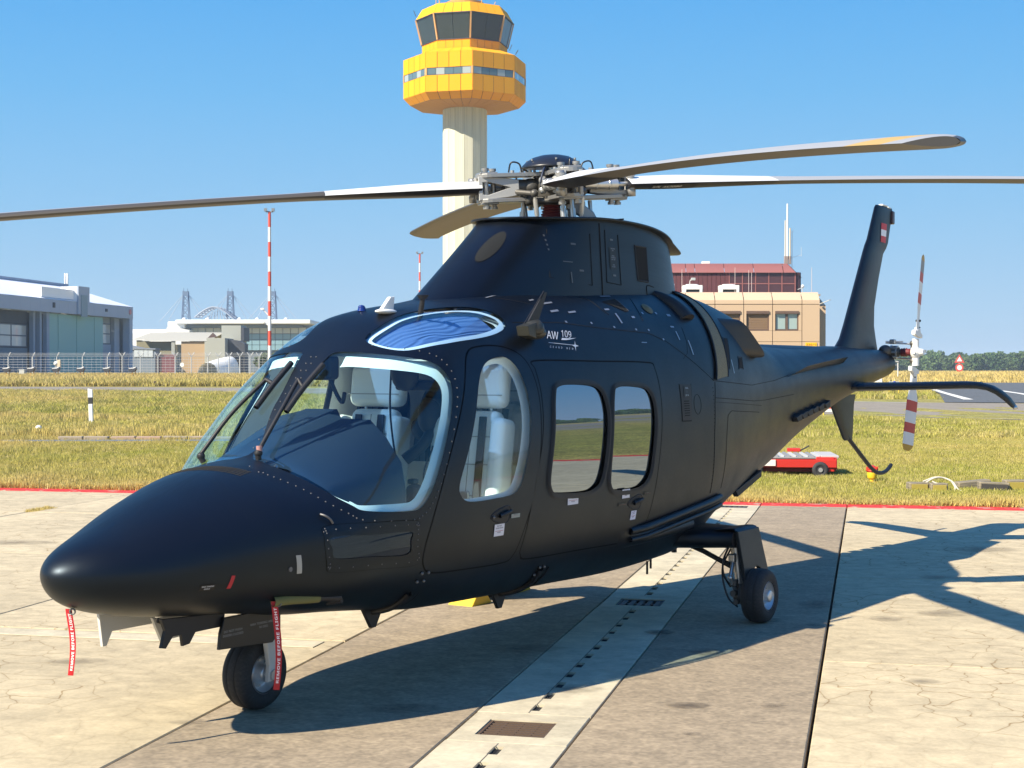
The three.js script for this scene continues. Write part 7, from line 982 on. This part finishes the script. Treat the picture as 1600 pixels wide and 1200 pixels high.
  // latches and drain marks on the upper deck
  const lm = []; for (const [s, w, a, b] of [[3.56, 0.445, 0.12, 0.012], [3.55, 0.505, 0.09, 0.012], [3.73, 0.525, 0.09, 0.010], [4.17, 0.53, 0.06, 0.01], [4.33, 0.43, 0.14, 0.010], [4.44, 0.58, 0.04, 0.01], [4.61, 0.56, 0.02, 0.012], [4.81, 0.56, 0.02, 0.012], [4.24, 0.58, 0.02, 0.05], [4.98, 0.57, 0.05, 0.012], [3.25, 0.27, 0.22, 0.010], [3.45, 0.40, 0.05, 0.012]]) lm.push(patch([[s - a / 2, w - b / 2], [s + a / 2, w - b / 2], [s + a / 2, w + b / 2], [s - a / 2, w + b / 2]], 0.004, onTop, 2)); for (const [s, z, a, b] of [[4.11, 2.02, 0.02, 0.012], [3.86, 2.04, 0.02, 0.012], [3.58, 2.04, 0.02, 0.012], [4.55, 2.01, 0.02, 0.012], [4.38, 2.01, 0.02, 0.012], [4.70, 1.95, 0.02, 0.012], [4.41, 1.925, 0.07, 0.006], [4.94, 1.98, 0.014, 0.06], [5.07, 1.90, 0.014, 0.10], [5.78, 1.77, 0.014, 0.10], [4.92, 2.04, 0.05, 0.01]]) lm.push(patch([[s - a / 2, z - b / 2], [s + a / 2, z - b / 2], [s + a / 2, z + b / 2], [s - a / 2, z + b / 2]], 0.004, onSide, 2)); part('deck_latches', lm, mat(0.34, 0.36, 0.40, 0.35, { metalness: 0.5 }), heli).userData.kind = 'stuff';
  // wipers
  const wip = (pts, base) => { const q = pts.map(([s, w, k]) => onTop(s, w, k)); return q; };
  for (const [arm, bl] of [[[[1.345, 0.07, 0.03], [1.52, 0.07, 0.045], [1.70, 0.05, 0.04]], [[1.55, 0.085, 0.022], [1.67, 0.10, 0.024], [1.80, 0.125, 0.022]]], [[[1.39, -0.36, 0.03], [1.55, -0.27, 0.045], [1.71, -0.18, 0.04]], [[1.57, -0.14, 0.022], [1.69, -0.12, 0.024], [1.81, -0.10, 0.022]]]]) { part('wiper_arm', [tube(wip(arm), 0.011, 20, 8), new THREE.SphereGeometry(0.022, 10, 8).translate(...onTop(arm[0][0], arm[0][1], 0.022)), bar(onTop(arm[0][0] - 0.01, arm[0][1], -0.01), onTop(arm[0][0], arm[0][1], 0.035), 0.016)], blackTrim, heli); part('wiper_blade', [tube(wip(bl), 0.016, 16, 6), bar(wip(arm)[2], wip(bl)[1], 0.012)], blackTrim, heli); }
  part('wiper_joint', [new THREE.CylinderGeometry(0.016, 0.016, 0.03, 12).translate(...onTop(1.36, 0.072, 0.04))], mat(0.4, 0.2, 0.18, 0.4), heli);
  // roof aerials, beacon, search mirror with cable cutter
  part('satellite_aerial', [extrude([[-0.05, 0], [0.05, 0], [0.06, 0.075], [0.03, 0.072], [-0.01, 0.035]], 0.016, 0.005).translate(...onTop(2.31, 0.15, 0.015)), new THREE.SphereGeometry(0.075, 20, 12).scale(1.15, 0.22, 0.6).translate(...onTop(2.31, 0.15, 0.008))], whitePaint, heli);
  part('stub_aerial', [bar(onTop(2.46, 0.28, 0), onTop(2.46, 0.28, 0.085), 0.017, 0.013), new THREE.CylinderGeometry(0.034, 0.022, 0.022, 16).translate(...onTop(2.46, 0.28, 0.09))], blackTrim, heli);
  part('roof_beacon', [new THREE.CylinderGeometry(0.020, 0.026, 0.024, 16).translate(...onTop(2.36, -0.06, 0.01)), new THREE.SphereGeometry(0.02, 12, 8).scale(1, 0.6, 1).translate(...onTop(2.36, -0.06, 0.022))], pmat(0.01, 0.03, 0.18, 0.2), heli);
  part('cutter_housing', [new THREE.SphereGeometry(0.1, 24, 16).scale(0.85, 0.42, 0.65).translate(3.10, 1.965, 0.64), lathe([[0, 0.07], [0.05, 0.068], [0.075, 0.04], [0.078, 0.0], [0.06, -0.02], [0, -0.02]], 'y', 24).scale(0.8, 0.9, 0.8).rotateZ(0.2).translate(3.08, 1.972, 0.65), extrude([[-0.035, 0.01], [-0.02, -0.035], [0.05, -0.05], [0.05, 0.03]], 0.07, 0.006).translate(2.985, 1.985, 0.65)], mat(0.028, 0.028, 0.022, 0.4), heli);
  part('cable_cutter', [extrude([[3.06, 2.0], [3.18, 2.0], [3.30, 2.21], [3.27, 2.21]], 0.008, 0.002).translate(0, 0, 0.60), bar([3.0, 2.0, 0.62], [3.27, 2.215, 0.60], 0.004)], blackTrim, heli);
  // pitot tube
  part('pitot_tube', [bar([1.40, 0.615, 0.545], [1.25, 0.63, 0.515], 0.022, 0.018), bar([1.38, 0.60, 0.48], [1.41, 0.613, 0.55], 0.03)], blackTrim, heli);
}
// things that hang from or stand under the helicopter
{
  const W = (s, z, w) => { const c = Math.cos(HTURN), q = Math.sin(HTURN); return [HPOS[0] + s * c + w * q, z, HPOS[2] - s * q + w * c]; };
  const rt = canvasTex(64, 512, (x) => { x.fillStyle = '#b3121e'; x.fillRect(0, 0, 64, 512); x.save(); x.translate(32, 256); x.rotate(-Math.PI / 2); x.fillStyle = '#f4ece6'; x.font = 'bold 40px sans-serif'; x.textAlign = 'center'; x.textBaseline = 'middle'; x.fillText('REMOVE BEFORE FLIGHT', 0, 2, 440); x.restore(); });
  const rm = new THREE.MeshStandardMaterial({ map: rt, roughness: 0.6, side: THREE.DoubleSide });
  const ribbon = (label, top, L, wid, turn, sway) => { const t = thing('warning_ribbon', label, 'ribbon', top, turn); const r = []; for (let i = 0; i <= 30; i++) { const v = i / 30, y = -L * (1 - v), b = sway * Math.sin(v * 5.2) * (1 - v), tw = 0.35 * Math.sin(v * 3 + 1) * (1 - v), dx = 0.012 * Math.sin(4 * v) - 0.02 * (1 - v) * sway * 30 * 0.1; r.push([[-wid / 2 * Math.cos(tw) + dx, y, b - wid / 2 * Math.sin(tw)], [dx, y, b + 0.003], [wid / 2 * Math.cos(tw) + dx, y, b + wid / 2 * Math.sin(tw)]]); } part('streamer', quadMesh(r), rm, t); part('eyelet', [new THREE.TorusGeometry(0.012, 0.004, 8, 16).translate(0.01, -0.012, 0.005)], rivetM, t); return t; };
  ribbon('red warning streamer hanging under the tip of the nose', W(0.165, 0.675, 0.0), 0.30, 0.029, 0.0, 0.012);
  ribbon('red warning streamer hanging from the pitot cover before the nose wheel', W(1.02, 0.637, 0.465), 0.425, 0.031, 0.1, 0.008);
  const pc = thing('pitot_cover', 'olive fabric cover slipped over the pitot tube', 'cover', W(1.02, 0.637, 0.465), HTURN); part('sleeve', [tube([[-0.02, 0.0, -0.004], [0.08, 0.0, 0.016], [0.18, -0.005, 0.038], [0.25, -0.008, 0.052]], 0.023, 20, 10).scale(1, 1.1, 1)], mat(0.145, 0.14, 0.045, 0.85), pc); part('tie', [new THREE.SphereGeometry(0.022, 10, 8).scale(0.6, 1, 0.9).translate(0.245, 0.006, 0.052)], whitePaint, pc);
  const yel = mat(0.70, 0.45, 0.02, 0.6), ch = (label, s, w, turn) => { const t = thing('wheel_chock', label, 'wheel chock', W(s, 0, w), turn, 'yellow chocks'); part('wedge', extrude([[-0.13, 0], [0.13, 0], [0.05, 0.085], [-0.05, 0.085]], 0.2, 0.008).rotateY(0), yel, t); part('rubber_pad', box(0.24, 0.012, 0.18, 0, 0.0065, 0, 0.003), tyreM, t); };
  ch('yellow wheel chock in front of the far main wheel', 4.93, -1.05, HTURN); ch('yellow wheel chock behind the far main wheel', 5.66, -1.15, HTURN + 0.1);
}
renderer.render(scene, camera);
